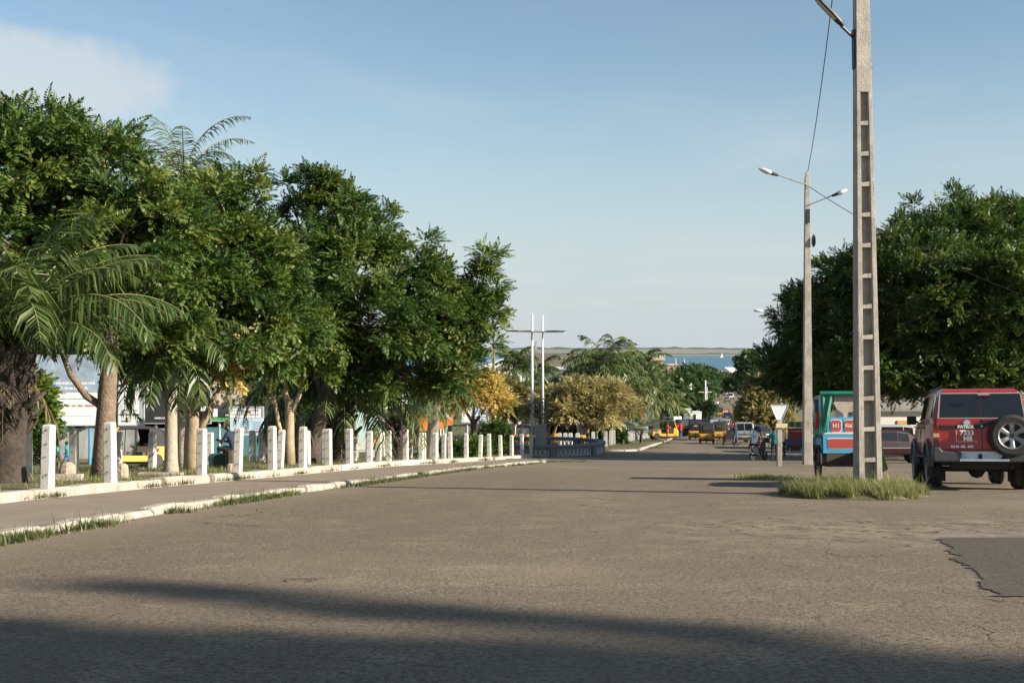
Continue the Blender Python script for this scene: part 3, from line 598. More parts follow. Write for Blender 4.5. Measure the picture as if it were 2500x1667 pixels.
# --- palms
def frond(Vl, Fl, Tl, RV, RF, o, az, el, L, droop, ns=30, ll=.55, lw=.035, twist=0, t0=.12, hang=.5, tint=.5):
    """one pinnate frond: arching stalk, two rows of hanging leaflets"""
    p = np.array(o, float); e = el; pts = []; dirs = []; st = L/ns
    for i in range(ns+1):
        d = np.array([math.cos(az)*math.cos(e), math.sin(az)*math.cos(e), math.sin(e)]); pts.append(p.copy()); dirs.append(d); p = p + d*st
        e -= droop/ns*(.4 + 1.4*i/ns)
    side = np.array([-math.sin(az), math.cos(az), 0])
    for i in range(ns+1):
        w = .035*(1 - .9*i/ns)*(L/3)
        upv = np.cross(side, dirs[i]); k = len(RV); RV += [pts[i]-side*w, pts[i]+side*w, pts[i]-upv*w*1.2]
        if i: RF += [(k-3, k-2, k+1, k), (k-2, k-1, k+2, k+1), (k-1, k-3, k, k+2)]
    for i in range(int(ns*t0), ns+1):
        t = i/ns; l = ll*(math.sin(PI*(.12+.86*t))**.7 + .08)
        for sg in (-1, 1):
            jit = random.uniform(-.22, .22); l = ll*(math.sin(PI*(.12+.86*t))**.7 + .08)*random.uniform(.75, 1.12); upv = np.cross(side, dirs[i]) * (1 if True else 1)
            d1 = side*sg*(.75+jit) + dirs[i]*(.55+jit) - np.array([0, 0, 1])*hang*.35 + np.cross(dirs[i], side)*twist; d1 /= np.linalg.norm(d1)
            d2 = d1*.7 - np.array([0, 0, 1])*hang*(.7+.3*random.random()); d2 /= np.linalg.norm(d2)
            wv = (dirs[i] + np.random.normal(size=3)*.35)*lw/2; m = pts[i] + d1*l*.5; q = m + d2*l*.5; k = len(Vl)
            Vl += [pts[i]-wv*.6, pts[i]+wv*.6, m+wv, m-wv, q+wv*.15, q-wv*.15]; Fl += [(k, k+1, k+2, k+3), (k+3, k+2, k+4, k+5)]
            Tl += [min(1, max(0, tint + random.uniform(-.25, .25)))]*6
def palm(name, label, p, d, cy, L, n, mat=PALM, bmat=palm_bark, r0=.3, r1=.25, lean=(0, 0), boots=0, dead=0, el=(-.4, 1.3), droop=(1., 1.9), ll=.55, lw=.035, hang=.5, ns=30, group=None, off=.2, r=None, azr=None, low_az=None):
    b = gbase(p, d, off); H = pz(cy, d) - b[2]; t = thing(name, label, 'palm', b, 0, group)
    mb = MB(); m = 14; pts = [(lean[0]*(i/m)**1.5, lean[1]*(i/m)**1.5, -.1 + (H+.1)*i/m) for i in range(m+1)]
    rad = [(r0 + (r1-r0)*(i/m))*(1 + (.25*(1-i/2.) if i < 2 else 0) + random.uniform(-.04, .04)) for i in range(m+1)]; mb.tube(pts, rad, 12)
    for i in range(boots):      # cut leaf bases left on the trunk
        z = H*(.25 + .75*((i+.5)/boots)); a = i*2.4 + random.uniform(-.3, .3); q = Vector((lean[0]*(z/H)**1.5, lean[1]*(z/H)**1.5, z)); dr = Vector((math.cos(a), math.sin(a), random.uniform(.5, 1.2))).normalized()
        rr = r0*.8; L0 = random.uniform(.18, .55)*(r0/.3); mb.tube([q + dr*rr*.6, q + dr*(rr+L0*.5), q + dr*(rr+L0) + Vector((0, 0, .06))], [.09*r0/.3, .06*r0/.3, .035*r0/.3], 5)
    mb.build('trunk', bmat, t, smooth=True)
    Vl, Fl, Tl, RV, RF = [], [], [], [], []; top = (lean[0], lean[1], H-.05)
    for i in range(n):
        u = (i+.5)/n; e = el[1] + (el[0]-el[1])*u**.8; az = i*2.39996 + random.uniform(-.25, .25)
        if low_az and e < .55: az = low_az[0] + (low_az[1]-low_az[0])*((i*.618) % 1); e = random.uniform(-.3, .4)
        if azr: az = azr[0] + (azr[1]-azr[0])*((i*.618) % 1)
        frond(Vl, Fl, Tl, RV, RF, top, az, e, L*random.uniform(.8, 1.1), random.uniform(*droop), ns, ll, lw, 0, .12, hang, random.uniform(.25, .75))
    npmesh('fronds', Vl, Fl, mat, t, tint=Tl); nv = len(RV); npmesh('stalks', RV, RF, STALK, t)
    if dead:
        Vl, Fl, Tl, RV, RF = [], [], [], [], []
        for i in range(dead):
            frond(Vl, Fl, Tl, RV, RF, (lean[0], lean[1], H-.25), i*2.4+random.uniform(-.4, .4), random.uniform(-.9, -.2), L*random.uniform(.5, .8), 1.1, max(10, ns//3), ll*.5, lw*.9, 0, .1, 1.2, random.random())
        npmesh('dry_fronds', Vl, Fl, DEADP, t, tint=Tl); npmesh('dry_stalks', RV, RF, DSTALK, t)
    return t
palm('oil_palm', 'big bushy palm at the left edge with a thick shaggy brown trunk', 18, 23.1, 845, 3.5, 60, low_az=(1.9, 4.3), r0=.33, r1=.40, boots=90, dead=4, el=(.2, 1.5), droop=(1.0, 1.9), ll=.9, lw=.046, ns=44, hang=.95)
palm('oil_palm', 'palm with low drooping fronds and a short grey trunk right of the yellow three-wheeler', 418, 29.5, 850, 2.5, 26, bmat=coco_bark, r0=.16, r1=.13, dead=0, el=(-.35, .9), droop=(1.3, 2.1), ll=.65, lw=.055, ns=32, hang=.8)
palm('coconut_palm', 'tall coconut palm whose spiky top rises out of the left trees against the sky', 448, 33.5, 432, 2.5, 18, bmat=coco_bark, r0=.17, r1=.12, el=(-.1, 1.45), droop=(.8, 1.7), ll=.55, lw=.03, ns=34, hang=.6)
palm('oil_palm', 'wide palm with long arching fronds under the broad green tree', 832, 42.4, 950, 4.6, 32, r0=.42, r1=.36, boots=40, dead=3, el=(.05, .95), droop=(1.5, 2.3), ll=.95, lw=.065, ns=36, hang=.9)
palm('oil_palm', 'stubby palm with a ball of cut brown leaf bases on its trunk', 975, 49.7, 1030, 2.3, 12, r0=.42, r1=.42, boots=44, dead=2, el=(.5, 1.2), droop=(.8, 1.5), ll=.6, lw=.04, ns=34)
palm('coconut_palm', 'grey coconut palm with a curved bare trunk at the end of the posts', 1054, 55.3, 940, 2.5, 15, bmat=coco_bark, r0=.30, r1=.24, lean=(.25, 0), el=(-.5, 1.), droop=(1.2, 2.), ll=.65, lw=.04, ns=34)
palm('oil_palm', 'small young palm behind the information board', 645, 58, 975, 2.4, 16, r0=.2, r1=.2, el=(-.2, 1.2), ns=28, ll=.6, lw=.045)
palm('oil_palm', 'small palm with a few hanging fronds behind the pale sapling', 730, 60, 985, 2.3, 16, r0=.2, r1=.2, el=(-.3, 1.1), ns=28, ll=.6, lw=.045)
PG = 'palms beyond the roundabout'
for p, d, cy, L, n, lb in ((1440, 120, 905, 3.6, 20, 'palm with an upright tuft at the left shoulder of the middle cluster'), (1512, 128, 900, 3.6, 20, 'palm with an upright tuft at the right shoulder of the middle cluster'), (1585, 146, 925, 3.6, 18, 'palm below the right end of the beige roof'), (1258, 128, 885, 3.3, 20, 'palm standing up against the sky left of the white masts'), (1232, 118, 935, 3., 16, 'low palm left of the white masts under the taller palm'), (1322, 132, 900, 2.6, 12, 'thin palm top in front of the long roof'),
      (1338, 124, 950, 3.2, 16, 'dark low palm right of the white masts below the orange house'), (1472, 112, 888, 4.7, 30, 'tallest coconut palm of the middle cluster'), (1418, 118, 945, 3.3, 18, 'palm on the left of the middle cluster before the orange house'),
      (1565, 138, 890, 3.9, 22, 'dark palm rising in front of the flat beige roof'), (1540, 120, 955, 4.6, 20, 'pale palm with long curved fronds in the middle cluster'), (1500, 106, 990, 3.4, 16, 'low palm at the foot of the middle cluster'),
      (1600, 134, 965, 4.2, 20, 'palm leaning over the island at the right of the cluster'), (1640, 150, 985, 3.6, 16, 'last palm of the cluster on the right by the white truck'), (1300, 112, 960, 2.6, 12, 'low dark palm between the two white masts')):
    palm('coconut_palm', lb, p, d, cy, L, n, mat=PALMY if d > 104 and cy > 900 and p > 1400 else PALM, bmat=coco_bark, r0=.24, r1=.18, el=(-.45, 1.45), droop=(1.0, 2.2), ll=1.0, lw=.12, hang=.8, ns=26, group=PG, off=.1)
b = gbase(1565, 101, .1); t = thing('fan_palm', 'silvery fan palm behind the white picket row', 'palm', b)   # fan leaves
Vl, Fl, Tl = [], [], []; mb = MB(); mb.tube([(0,0,-.1),(0,0,.7)], [.14,.12], 8)
for i in range(16):
    az = i*2.4; el = random.uniform(.1, 1.4); dr = Vector((math.cos(az)*math.cos(el), math.sin(az)*math.cos(el), math.sin(el))); c = Vector((0,0,.7)) + dr*1.1; mb.tube([(0,0,.65), c], [.03,.02], 4)
    s = dr.orthogonal().normalized()
    s = Vector((-math.sin(az), math.cos(az), 0))
    for k in range(15):
        a = -1.5 + 3*k/14; d2 = (dr*math.cos(a) + s*math.sin(a)); w = d2.cross(dr.cross(s)).normalized()*.045; e = c + d2*1.15; mm = c + d2*.6; n0 = len(Vl)
        Vl += [c - w*.3, c + w*.3, mm + w, mm - w, e + w*.1, e - w*.1]; Fl += [(n0,n0+1,n0+2,n0+3), (n0+3,n0+2,n0+4,n0+5)]; Tl += [random.random()]*6
npmesh('fan_leaves', Vl, Fl, leaf_mat('silver_fan_leaves', [(0, (.11,.15,.10)), (1, (.24,.28,.19))], .2), t, tint=Tl); mb.build('trunk', palm_bark, t)
# ================================================================ fence posts, low walls, poles, signs, buildings
ORD = ['first','second','third','fourth','fifth','sixth','seventh','eighth','ninth','tenth','eleventh','twelfth','thirteenth','fourteenth','fifteenth','sixteenth','seventeenth','eighteenth','nineteenth','twentieth','twenty-first']
def post_mesh(nm, h=1.06, w=.185):
    mb = MB(); c = .022; rings = []
    def ring(z, hw, ch): return [(-hw+ch,-hw,z),(hw-ch,-hw,z),(hw,-hw+ch,z),(hw,hw-ch,z),(hw-ch,hw,z),(-hw+ch,hw,z),(-hw,hw-ch,z),(-hw,-hw+ch,z)]
    hw = w/2
    for z, k in ((-.12,1),(.02,1),(h*.3,.985),(h*.6,.975),(h-.06,.96),(h-.025,.9),(h-.006,.72),(h,.4)): rings.append(ring(z, hw*k+random.uniform(-.002,.002), c*k))
    mb.loft(rings); return mb.build(nm, white_paint)
def hooks(par, seed):
    rnd = random.Random(seed)
    for z in (.2, .48, .72, .93):       # bent rusty wire ends that once held the railing wire
        mb = MB(); x, z = rnd.uniform(-.02, .02), z + rnd.uniform(-.03, .03); mb.tube([(x-.028, -.093, z-.012), (x-.01, -.106, z), (x+.014, -.104, z+.012), (x+.03, -.094, z+.004)], .005, 4)
        if rnd.random() < .6: mb.tube([(x, -.104, z), (x+.004, -.108, z-.02), (x+.012, -.099, z-.034)], .0045, 4)
        mb.build('wire_hook', rust, par)
P0 = post_mesh('fence_post'); hooks(P0, 1); P1 = post_mesh('fence_post', 1.02); hooks(P1, 2); P2 = post_mesh('fence_post', 1.08, .19); hooks(P2, 3)
PM = [P0, P1, P2]; used = [False]*3
def put_post(p, d, x, label, group, zoff, lean=0, sc=1.):
    i = random.randrange(3); src = PM[i]
    if used[i]: o = copy_tree(src)
    else: o = src; used[i] = True
    o.location = (x, d, float(gz(x, d)) + zoff); o.rotation_euler = (random.uniform(-.02, .02), lean + random.uniform(-.015, .015), -R(10) + random.uniform(-.08, .08)); o.scale = (sc, sc, sc*random.uniform(.97, 1.04)); tag(o, label, 'post', group); return o
front = [116, 270, 492, 580, 665, 739, 802, 853, 902, 949, 990, 1028, 1061, 1099, 1138, 1172, 1194, 1222, 1249, 1274, 1296]
hint = ['nearest to the left corner, before the shaggy palm', 'in front of the thick mottled trunk', 'in front of the pale swollen trunk', 'below the blue information board', 'left of the slim pale sapling', 'before the leaning dark trunk',
        'left of the wide shaggy palm', 'right of the wide shaggy palm', 'left of the person in orange', 'left of the stubby palm', 'right of the stubby palm', 'before the orange awning', 'in front of the grey coconut palm', 'right of the grey coconut palm', 'under the yellow-leaved tree', 'beside the yellow-green bush', 'before the dark feathery bush', 'right of the dark feathery bush', 'before the round wall, third from the end', 'before the round wall, last but one', 'last before the corner, at the round wall']
for i, (p, hn) in enumerate(zip(front, hint)):
    d = 11.32/(.18-(p-1250)/3000); put_post(p, d, px(p, d), 'white concrete post of the front row, ' + hn, 'front row of white posts', .24, random.uniform(-.02, .03))
back = [67, 182, 288, 372, 442, 513, 616, 640, 683, 750, 865, 924, 936, 1002, 1034, 1083, 795, 898, 1070, 1120]
hintb = ['half behind the shaggy palm trunk', 'by the two walking boys', 'just right of the second front post', 'right of the yellow three-wheeler', 'right of the short grey palm', 'right of the pale swollen trunk', 'right of the seated man', 'left of the pale sapling, grimy',
         'tilted, beside the pale sapling', 'behind the leaning dark trunk', 'in front of the ladder pole and mint wall', 'right of the person in orange', 'touching the post by the person in orange', 'right of the stubby palm, short', 'behind the orange awning post pair', 'right of the grey coconut palm, thin', 'left of the wide shaggy palm', 'left of the orange person', 'beside the grey coconut palm', 'in front of the yellow block wall']
for i, (p, hn) in enumerate(zip(back, hintb)):
    d = {865: 43, 924: 45, 936: 47.5, 1002: 55, 1034: 50.5, 1083: 52, 683: 33.2, 750: 36.5, 795: 38}.get(p, 15.66/(.18-(p-1250)/3000)); put_post(p, d, px(p, d), 'white concrete post of the back row, ' + hn, 'back row of white posts', .2, .07 if p == 683 else -.06 if p == 936 else random.uniform(-.04, .04), .86 if p == 1002 else 1.)
# low walls carrying the front row
def low_wall(y0, y1, label, mat, h=.18):
    ys = np.arange(y0, y1+.01, .5); rings = []; mb = MB(); yc = (y0+y1)/2; xc = float(xfront(yc)); zc = float(gz(xc, yc))
    for y in ys:
        x = float(xfront(y)); z = float(gz(x, y))+.03; w = .17 + random.uniform(-.012, .012); t = z+h+.04+random.uniform(-.02, .015)
        rings.append([(x-.17-xc, y-yc, z-.1-zc), (x+w-xc, y-yc, z-.1-zc), (x+w-.01-xc, y-yc, t-.04-zc), (x+w-.05-xc, y-yc, t-zc), (x-.14-xc, y-yc, t-zc), (x-.17-xc, y-yc, t-.03-zc)])
    mb.loft(rings); return tag(mb.build('low_wall', mat, loc=(xc, yc, zc)), label, 'low wall', 'low wall sections under the posts')
low_wall(-6, 24.1, 'white painted low wall section under the two nearest posts', white_kerb)
low_wall(24.2, 26.4, 'bare grey low wall section between two white ones', grey_kerb, .2)
low_wall(26.5, 35, 'white painted low wall section in front of the pale swollen trunk', white_kerb, .2)
low_wall(35.1, 46, 'greyish low wall section in front of the stubby palm', M('pale_wall', (.48,.45,.39), .85, var=.15, bump=.5, bscale=30), .2)
low_wall(46.1, 57.5, 'chipped white low wall section under the far posts', white_kerb, .2)
low_wall(57.7, 68.5, 'last broken white low wall section at the corner', white_kerb, .16)
# lumps of old concrete lying in the strip
def rubble(p, d, s, label, rz=0):
    mb = MB(); rings = []
    for z, k in ((-.05, .95), (.1, 1.), (.55, .97), (.85, .8), (1., .45)): rings.append([(math.cos(a)*.5*k*s*(1+random.uniform(-.08, .08)), math.sin(a)*.42*k*s*(1+random.uniform(-.08, .08)), z*s) for a in [2*PI*i/9 for i in range(9)]])
    mb.loft(rings); tag(mb.build('rubble_stone', M('old_concrete', (.36,.29,.22), .9, var=.3, scale=9, bump=.8, bscale=25), loc=gbase(p, d), rz=rz, bevel=.02), label, 'stone', 'rubble in the strip')
rubble(165, 25.2, .36, 'rounded concrete lump beside the nearest post'); rubble(298, 25.6, .32, 'rounded concrete stump right of the second post'); rubble(563, 30.0, .22, 'small stone by the seated man')
mb = MB(); mb.box((0,0,.06), (.75,.18,.16)); tag(mb.build('fallen_post', white_kerb, loc=gbase(155, 24.2, .2), rz=.1, bevel=.015), 'broken white post piece lying in the grass by the nearest post', 'post piece')
mb = MB(); mb.box((0,0,.03), (1.0,.22,.09)); tag(mb.build('fallen_post', white_kerb, loc=gbase(393, 27.5, .2), rz=-.1, bevel=.015), 'white slab lying flat at the foot of the short grey palm', 'post piece')
# white pickets on the island beyond the junction
pk = MB(); pk.loft([[(-.11*k,-.05,z),(.11*k,-.05,z),(.11*k,.05,z),(-.11*k,.05,z)] for z, k in ((-.1,1),(1.0,1),(1.06,.85),(1.09,.4))]); pk0 = pk.build('picket', M('picket_white', (.72,.73,.71), .7, var=.12, dirt=(.35,.33,.28), dirt_amt=.4)); first = True
pks = [1478, 1490, 1498, 1505, 1511, 1516.5, 1522, 1527, 1532, 1537, 1541.5, 1546, 1550, 1554, 1558.5, 1562, 1566, 1570, 1574, 1578, 1582, 1586, 1590, 1594]
for i, p in enumerate(pks):
    u = (p-1475)/119; d = 88 + u*36; o = pk0 if first else copy_tree(pk0); first = False
    o.location = (px(p, d), d, float(gz(px(p, d), d)) + .22); o.rotation_euler = (0, random.uniform(-.03, .03), -R(12)); o.scale = (random.uniform(.9, 1.15), 1, random.uniform(.95, 1.05) * (1.3 if p == 1590 else 1)); tag(o, 'white picket post in the close-set row on the island' if p != 1590 else 'tallest white picket, near the end of the island row', 'post', 'white pickets on the island')
for p, d in ((1448, 86), (1455, 92)):
    o = copy_tree(pk0); o.location = (px(p, d), d, float(gz(px(p, d), d)) + .2); o.scale = (1,1,.95); tag(o, 'lone white picket between the round wall and the picket row, %s' % ('nearer the wall' if p == 1448 else 'nearer the row'), 'post', 'white pickets on the island')
for p, lb in ((1366, 'left'), (1380, 'middle'), (1393, 'right'), (1410, 'far right')):
    o = copy_tree(pk0); d = 84; o.location = (px(p, d), d, float(gz(px(p, d), d)) + .15); tag(o, 'white post standing behind the round wall, ' + lb + ' one of four', 'post', 'posts behind the round wall')

# ---------------------------------------------------------------- ladder-type concrete pole
def ladder_pole(label, p, d, H, wb, wt, npan, solid_from, lean=0., off=0., group=None):
    x = px(p, d); t = thing('utility_pole', label, 'utility pole', (x, d, float(gz(x, d)) + off), R(4), group); t.rotation_euler.y = lean
    def W(z): return wb + (wt-wb)*z/H
    def D(z): return W(z)*.74
    mb = MB(); zs = [-.3] + [solid_from*k/12 for k in range(1, 13)] + [H]
    for sx in (-1, 1):         # two legs of the I-section
        rings = []
        for z in [-.3, 0, solid_from*.25, solid_from*.5, solid_from*.75, solid_from]:
            w = W(max(z, 0)); l = w*.24; rings.append([(sx*(w/2-l), -D(z)/2, z), (sx*w/2, -D(z)/2, z), (sx*w/2, D(z)/2, z), (sx*(w/2-l), D(z)/2, z)])
        mb.loft(rings)
    rings = []
    for z in (solid_from, H): w = W(z); rings.append([(-w/2, -D(z)/2, z), (w/2, -D(z)/2, z), (w/2, D(z)/2, z), (-w/2, D(z)/2, z)])
    mb.loft(rings); ru = mb; wbm = MB()
    for i in range(npan+1):
        z = solid_from*i/npan; w = W(z)*.52
        if i < npan: ru.slab([(-w/2-.004, z-.05), (w/2+.004, z-.05), (w/2+.004, z+.04), (-w/2-.004, z+.02)], -D(z)/2+.012, D(z)/2-.012)
    mb.build('shaft', concrete, t, bevel=.008)
    rings = []
    for z in (-.3, solid_from-.01): w = W(max(z, 0))*.53; rings.append([(-w/2, -.02, z), (w/2, -.02, z), (w/2, .02, z), (-w/2, .02, z)])
    wbm.loft(rings); wbm.build('web', conc_dark, t)
    return t, W, D
def led_head(par, a, b, w, nm='lamp_head', mat=None):    # flat streetlight between two points
    a, b = Vector(a), Vector(b); mb = MB(); d = (b-a).normalized(); s = d.cross(Vector((0,0,1))).normalized(); u = s.cross(d); L = (b-a).length; rings = []
    for t, k, h in ((0,.45,.05),(.12,.8,.06),(.4,1,.055),(.8,.95,.04),(1,.5,.02)):
        c = a + d*L*t; rings.append([c - s*w*k/2, c + s*w*k/2, c + s*w*k*.4 + u*h, c - s*w*k*.4 + u*h])
    mb.loft(rings); o = mb.build(nm, mat or black, par, bevel=.008)
    l = MB(); c0, c1 = a + d*L*.25 - u*.004, a + d*L*.9 - u*.004; l.loft([[c0 - s*w*.3, c0 + s*w*.3, c0 + s*w*.3 - u*.008, c0 - s*w*.3 - u*.008], [c1 - s*w*.25, c1 + s*w*.25, c1 + s*w*.25 - u*.008, c1 - s*w*.25 - u*.008]]); l.build('lens', M('lamp_lens', (.35,.34,.28), .25), o)
big, W_, D_ = ladder_pole('tall tapering concrete utility pole with recessed panels rising from the grassy traffic island', 2118, 22.5, 11.9, .44, .19, 13, 7.25, lean=-.012, off=.12)
mb = MB(); mb.box((-.15, 0, 8.05), (.035,.12,.72)); mb.build('clamp', black, big)
mb = MB(); mb.tube([(-.15,0,8.26),(-.25,-.03,8.34),(-.40,-.05,8.47)], .028, 8); mb.build('lamp_arm', M('dark_arm', (.06,.055,.05), .5), big)
led_head(big, (-.37,-.05,8.45), (-.93,-.12,8.98), .2)
mb = MB(); mb.tube([(.13,0,7.72),(.2,0,7.72)], .008, 5); mb.build('step_bolt', rust, big)
# the round double lamp pole beyond it
x = px(1971, 50); lp = thing('street_lamp', 'slim weathered double-armed street lamp pole left of the tall panelled pole', 'street lamp', (x, 50, float(gz(x, 50))), 0)
mb = MB(); hb = [(-.18,-.16),(.18,-.16),(.18,.16),(-.18,.16)]; rings = []
for z, k in ((-.3,1.05),(0,1),(4,.86),(8,.68),(11.6,.52),(11.85,.30),(11.95,.08)): rings.append([(a*k, b_*k, z) for a, b_ in hb])
mb.loft(rings); mb.build('pole', concrete, lp, bevel=.02)
cob = M('lamp_shell', (.62,.64,.66), .4)
def cobra(a, b, nm): # arm and cobra head
    a, b = Vector(a), Vector(b); d = (b-a).normalized(); mb = MB(); mb.tube([a, a.lerp(b, .62)], .028, 6); mb.build('lamp_arm', M('grey_arm', (.28,.29,.3), .5), lp)
    s = d.cross(Vector((0,0,1))).normalized(); u = s.cross(d); m = MB(); c0 = a.lerp(b, .60); rings = []
    for t, w, h in ((0,.07,.07),(.3,.11,.09),(.38,.11,.09)): c = c0 + (b-c0)*t; rings.append([c - s*w - u*h*.8, c + s*w - u*h*.8, c + s*w + u*h*.5, c - s*w + u*h*.5])
    m.loft(rings); hd = m.build('lamp_head', black, lp, bevel=.02); m = MB(); rings = []
    for t, w, h in ((.36,.12,.09),(.55,.16,.115),(.8,.14,.09),(1.,.04,.02)):
        c = c0 + (b-c0)*t; rings.append([c + s*w*math.cos(q) + u*h*math.sin(q)*(.75 if math.sin(q) > 0 else 1.) for q in [2*PI*k/12 for k in range(12)]])
    m.loft(rings); m.build('shell', cob, hd, smooth=True)
cobra((0,-.12,11.35), (-2.05,-.35,12.0), 'a'); cobra((.05,-.12,10.55), (1.55,-.3,11.15), 'b')
mb = MB(); mb.box((0,-.14,10.1), (.16,.05,.55)); mb.build('junction_box', black, lp); mb = MB(); mb.lathe((.26,0,9.1), [(0,-.05),(.2,-.04),(.27,0),(.2,.05),(0,.055)], 14, 'X'); mb.build('siren', black, lp)
def cable(label, a, b, sag, r=.011, n=24):
    a, b = Vector(a), Vector(b); mb = MB(); mb.tube([a.lerp(b, i/n) - Vector((0,0,sag*4*(i/n)*(1-i/n))) for i in range(n+1)], r, 5); tag(mb.build('power_cable', black), label, 'cable')
lpz = lp.location.z; bt = Vector((px(2112, 22.5) - .14, 22.5, float(gz(7, 22.5)) + 11.9))
cable('thin twisted cable running up from the lamp pole top beyond the frame', (x, 49.9, lpz+11.9), (bt.x-.12, bt.y, bt.z), .55, .014)
cable('thin cable running down from the lamp pole behind the panelled pole to the right', (x+.05, 49.9, lpz+11.3), (px(2560, 40), 40, pz(742, 40)), .35, .014)
far = thing('street_lamp', 'street lamp head sticking out left of the big dark tree', 'street lamp', (px(1905, 92), 92, float(gz(px(1905, 92), 92))))
mb = MB(); mb.tube([(0,0,0),(0,0,8.5),(-.5,0,9.6),(-1.3,0,10.1)], [.1,.08,.05,.04], 8); mb.build('pole', concrete, far); mb = MB(); mb.ball((-1.65,0,10.2), .38, 10, (1,.5,.28)); mb.build('lamp_head', cob, far, smooth=True)
# twin white masts at the roundabout
def mast(p, d, top, lb, base_y=None):
    x = px(p, d); z0 = float(gz(x, d)); t = thing('lamp_mast', lb, 'street lamp', (x, d, z0), 0, 'white masts at the round wall'); H = pz(top, d) - z0; mb = MB(); mb.tube([(0,0,0),(0,0,H)], [.105,.06], 12); mb.build('pole', white_metal, t, smooth=True)
    za = pz(810, d) - z0; mb = MB(); mb.tube([(-1.5,.05,za+.05),(0,-.1,za),(1.5,-.2,za)], .035, 6); mb.box((0,-.09,za-.25), (.1,.1,.5)); mb.build('lamp_arm', M('rusty_arm', (.13,.10,.08), .7), t)
    led_head(t, (-.8,-.05,za+.03), (-1.65,.06,za+.06), .2); led_head(t, (.8,-.12,za), (1.7,-.22,za+.05), .2)
mast(1299, 75, 766, 'white lamp mast standing at the grey pedestal, the left and taller of two'); mast(1325, 88, 770, 'white lamp mast behind the left one, rising from the tan foliage')
for (p, d, top, lb) in ((1722, 178, 928, 'white lamp mast with a cross arm against the dense green trees'), ):
    x = px(p, d); z0 = float(gz(x, d)); t = thing('lamp_mast', lb, 'street lamp', (x, d, z0)); mb = MB(); H = pz(top, d)-z0; mb.tube([(0,0,0),(0,0,H)], [.14,.11], 8); mb.tube([(.55,2,0),(.55,2,H-1)], [.08,.06], 6); mb.build('pole', white_metal, t); mb = MB(); mb.box((0,0,H-1.7), (1.9,.08,.1)); mb.build('lamp_arm', white_metal, t)
for p, d, top, lb in ((1649, 205, 874, 'thin lamp pole against the sea left of the far trees'), (1670, 260, 876, 'second thin pole in the line toward the sea'), (1679, 300, 880, 'third thin pole in the line toward the sea'), (1684, 340, 886, 'last thin pole in the line toward the sea'), (1795, 430, 888, 'thin white pole in front of the white harbour roof'), (1781, 470, 889, 'short thin pole left of the white harbour roof')):
    x = px(p, d); z0 = float(gz(x, d)); mb = MB(); mb.tube([(0,0,0),(0,0,pz(top, d)-z0)], [.16,.12], 6); t = mb.build('far_pole', M('far_pole_grey', (.42,.42,.40), .7), loc=(x, d, z0)); tag(t, lb, 'pole', 'poles along the far road')
ladder_pole('thin ladder-like concrete pole in front of the mint green wall', 862, 78, 9, .42, .25, 12, 8, group='ladder poles in the distance')
ladder_pole('tall ladder-like pole at the right edge of the green trees', 1204, 92, 9.8, .34, .18, 16, 9, group='ladder poles in the distance')
ladder_pole('ladder-like pole between the two white masts', 1308, 128, 10, .34, .2, 14, 9, group='ladder poles in the distance')
mb = MB(); mb.tube([(0,0,0),(0,0,4.6)], [.08,.07], 8); tag(mb.build('wooden_pole', concrete, loc=gbase(1225, 95, 0)), 'plain short pole between the ladder pole and the white masts', 'pole')

# ---------------------------------------------------------------- round wall with lattice panels, pedestal, planter
cx, cy_, RR = 1.85, 72.3, 3.6; rz0 = float(gz(cx, cy_)); blue_wall = M('blue_grey_wall', (.125,.135,.15), .75, var=.12, scale=3, bump=.2, bscale=40, dirt=(.09,.1,.11), dirt_amt=.5); pale_lat = M('pale_lattice', (.40,.42,.44), .7, var=.1)
wl = thing('round_wall', 'low grey-blue circular wall with pale lattice panels at the junction', 'wall', (cx, cy_, rz0)); wl.scale.z = .86
def arc_ring(mb, r0, r1, z0, z1, a0=0, a1=2*PI, n=72):
    rings = []
    for i in range(n+1): a = a0+(a1-a0)*i/n; c, s = math.cos(a), math.sin(a); rings.append([(r0*c, r0*s, z0), (r1*c, r1*s, z0), (r1*c, r1*s, z1), (r0*c, r0*s, z1)])
    mb.loft(rings)
mb = MB(); arc_ring(mb, RR-.3, RR, -.5, .28); mb.build('plinth', blue_wall, wl); mb = MB(); arc_ring(mb, RR-.34, RR+.05, .82, 1.02); mb.build('coping', blue_wall, wl, bevel=.02)
NP = 8
for k in range(NP):
    a0 = -PI/2 + k*2*PI/NP + .13; m = MB(); m.box((RR*math.cos(a0)-.15*math.cos(a0), RR*math.sin(a0)-.15*math.sin(a0), .55), (.36,.34,.6), a0); m.build('pier', blue_wall, wl)
    m = MB(); nb = 9; aw = (2*PI/NP - .12)/nb
    for j in range(nb):
        a = a0 + .06 + (j+.5)*aw; r = RR-.12; c, s = math.cos(a), math.sin(a); tx, ty = -s, c; pts = []
        for q in range(13): th = 2*PI*q/12; u = .10*math.cos(th); w = .20*math.sin(th); pts.append((r*c + tx*u, r*s + ty*u, .58 + w))
        m.tube(pts, .028, 5)
        for zz in (.33, .80): m.tube([(r*c - tx*.14, r*s - ty*.14, zz), (r*c + tx*.14, r*s + ty*.14, zz)], .03, 5)
        m.tube([(r*c + tx*.135, r*s + ty*.135, .32), (r*c + tx*.135, r*s + ty*.135, .8)], .018, 4)
    m.build('lattice_panel', pale_lat, wl)
V = [(cx + r*math.cos(a), cy_ + r*math.sin(a), rz0 + .3) for r in (RR-.3, .1) for a in [2*PI*i/40 for i in range(40)]]
tag(npmesh('roundabout_bed', V, [(i, (i+1) % 40, 40+(i+1) % 40, 40+i) for i in range(40)], GRASSY), kind='structure')
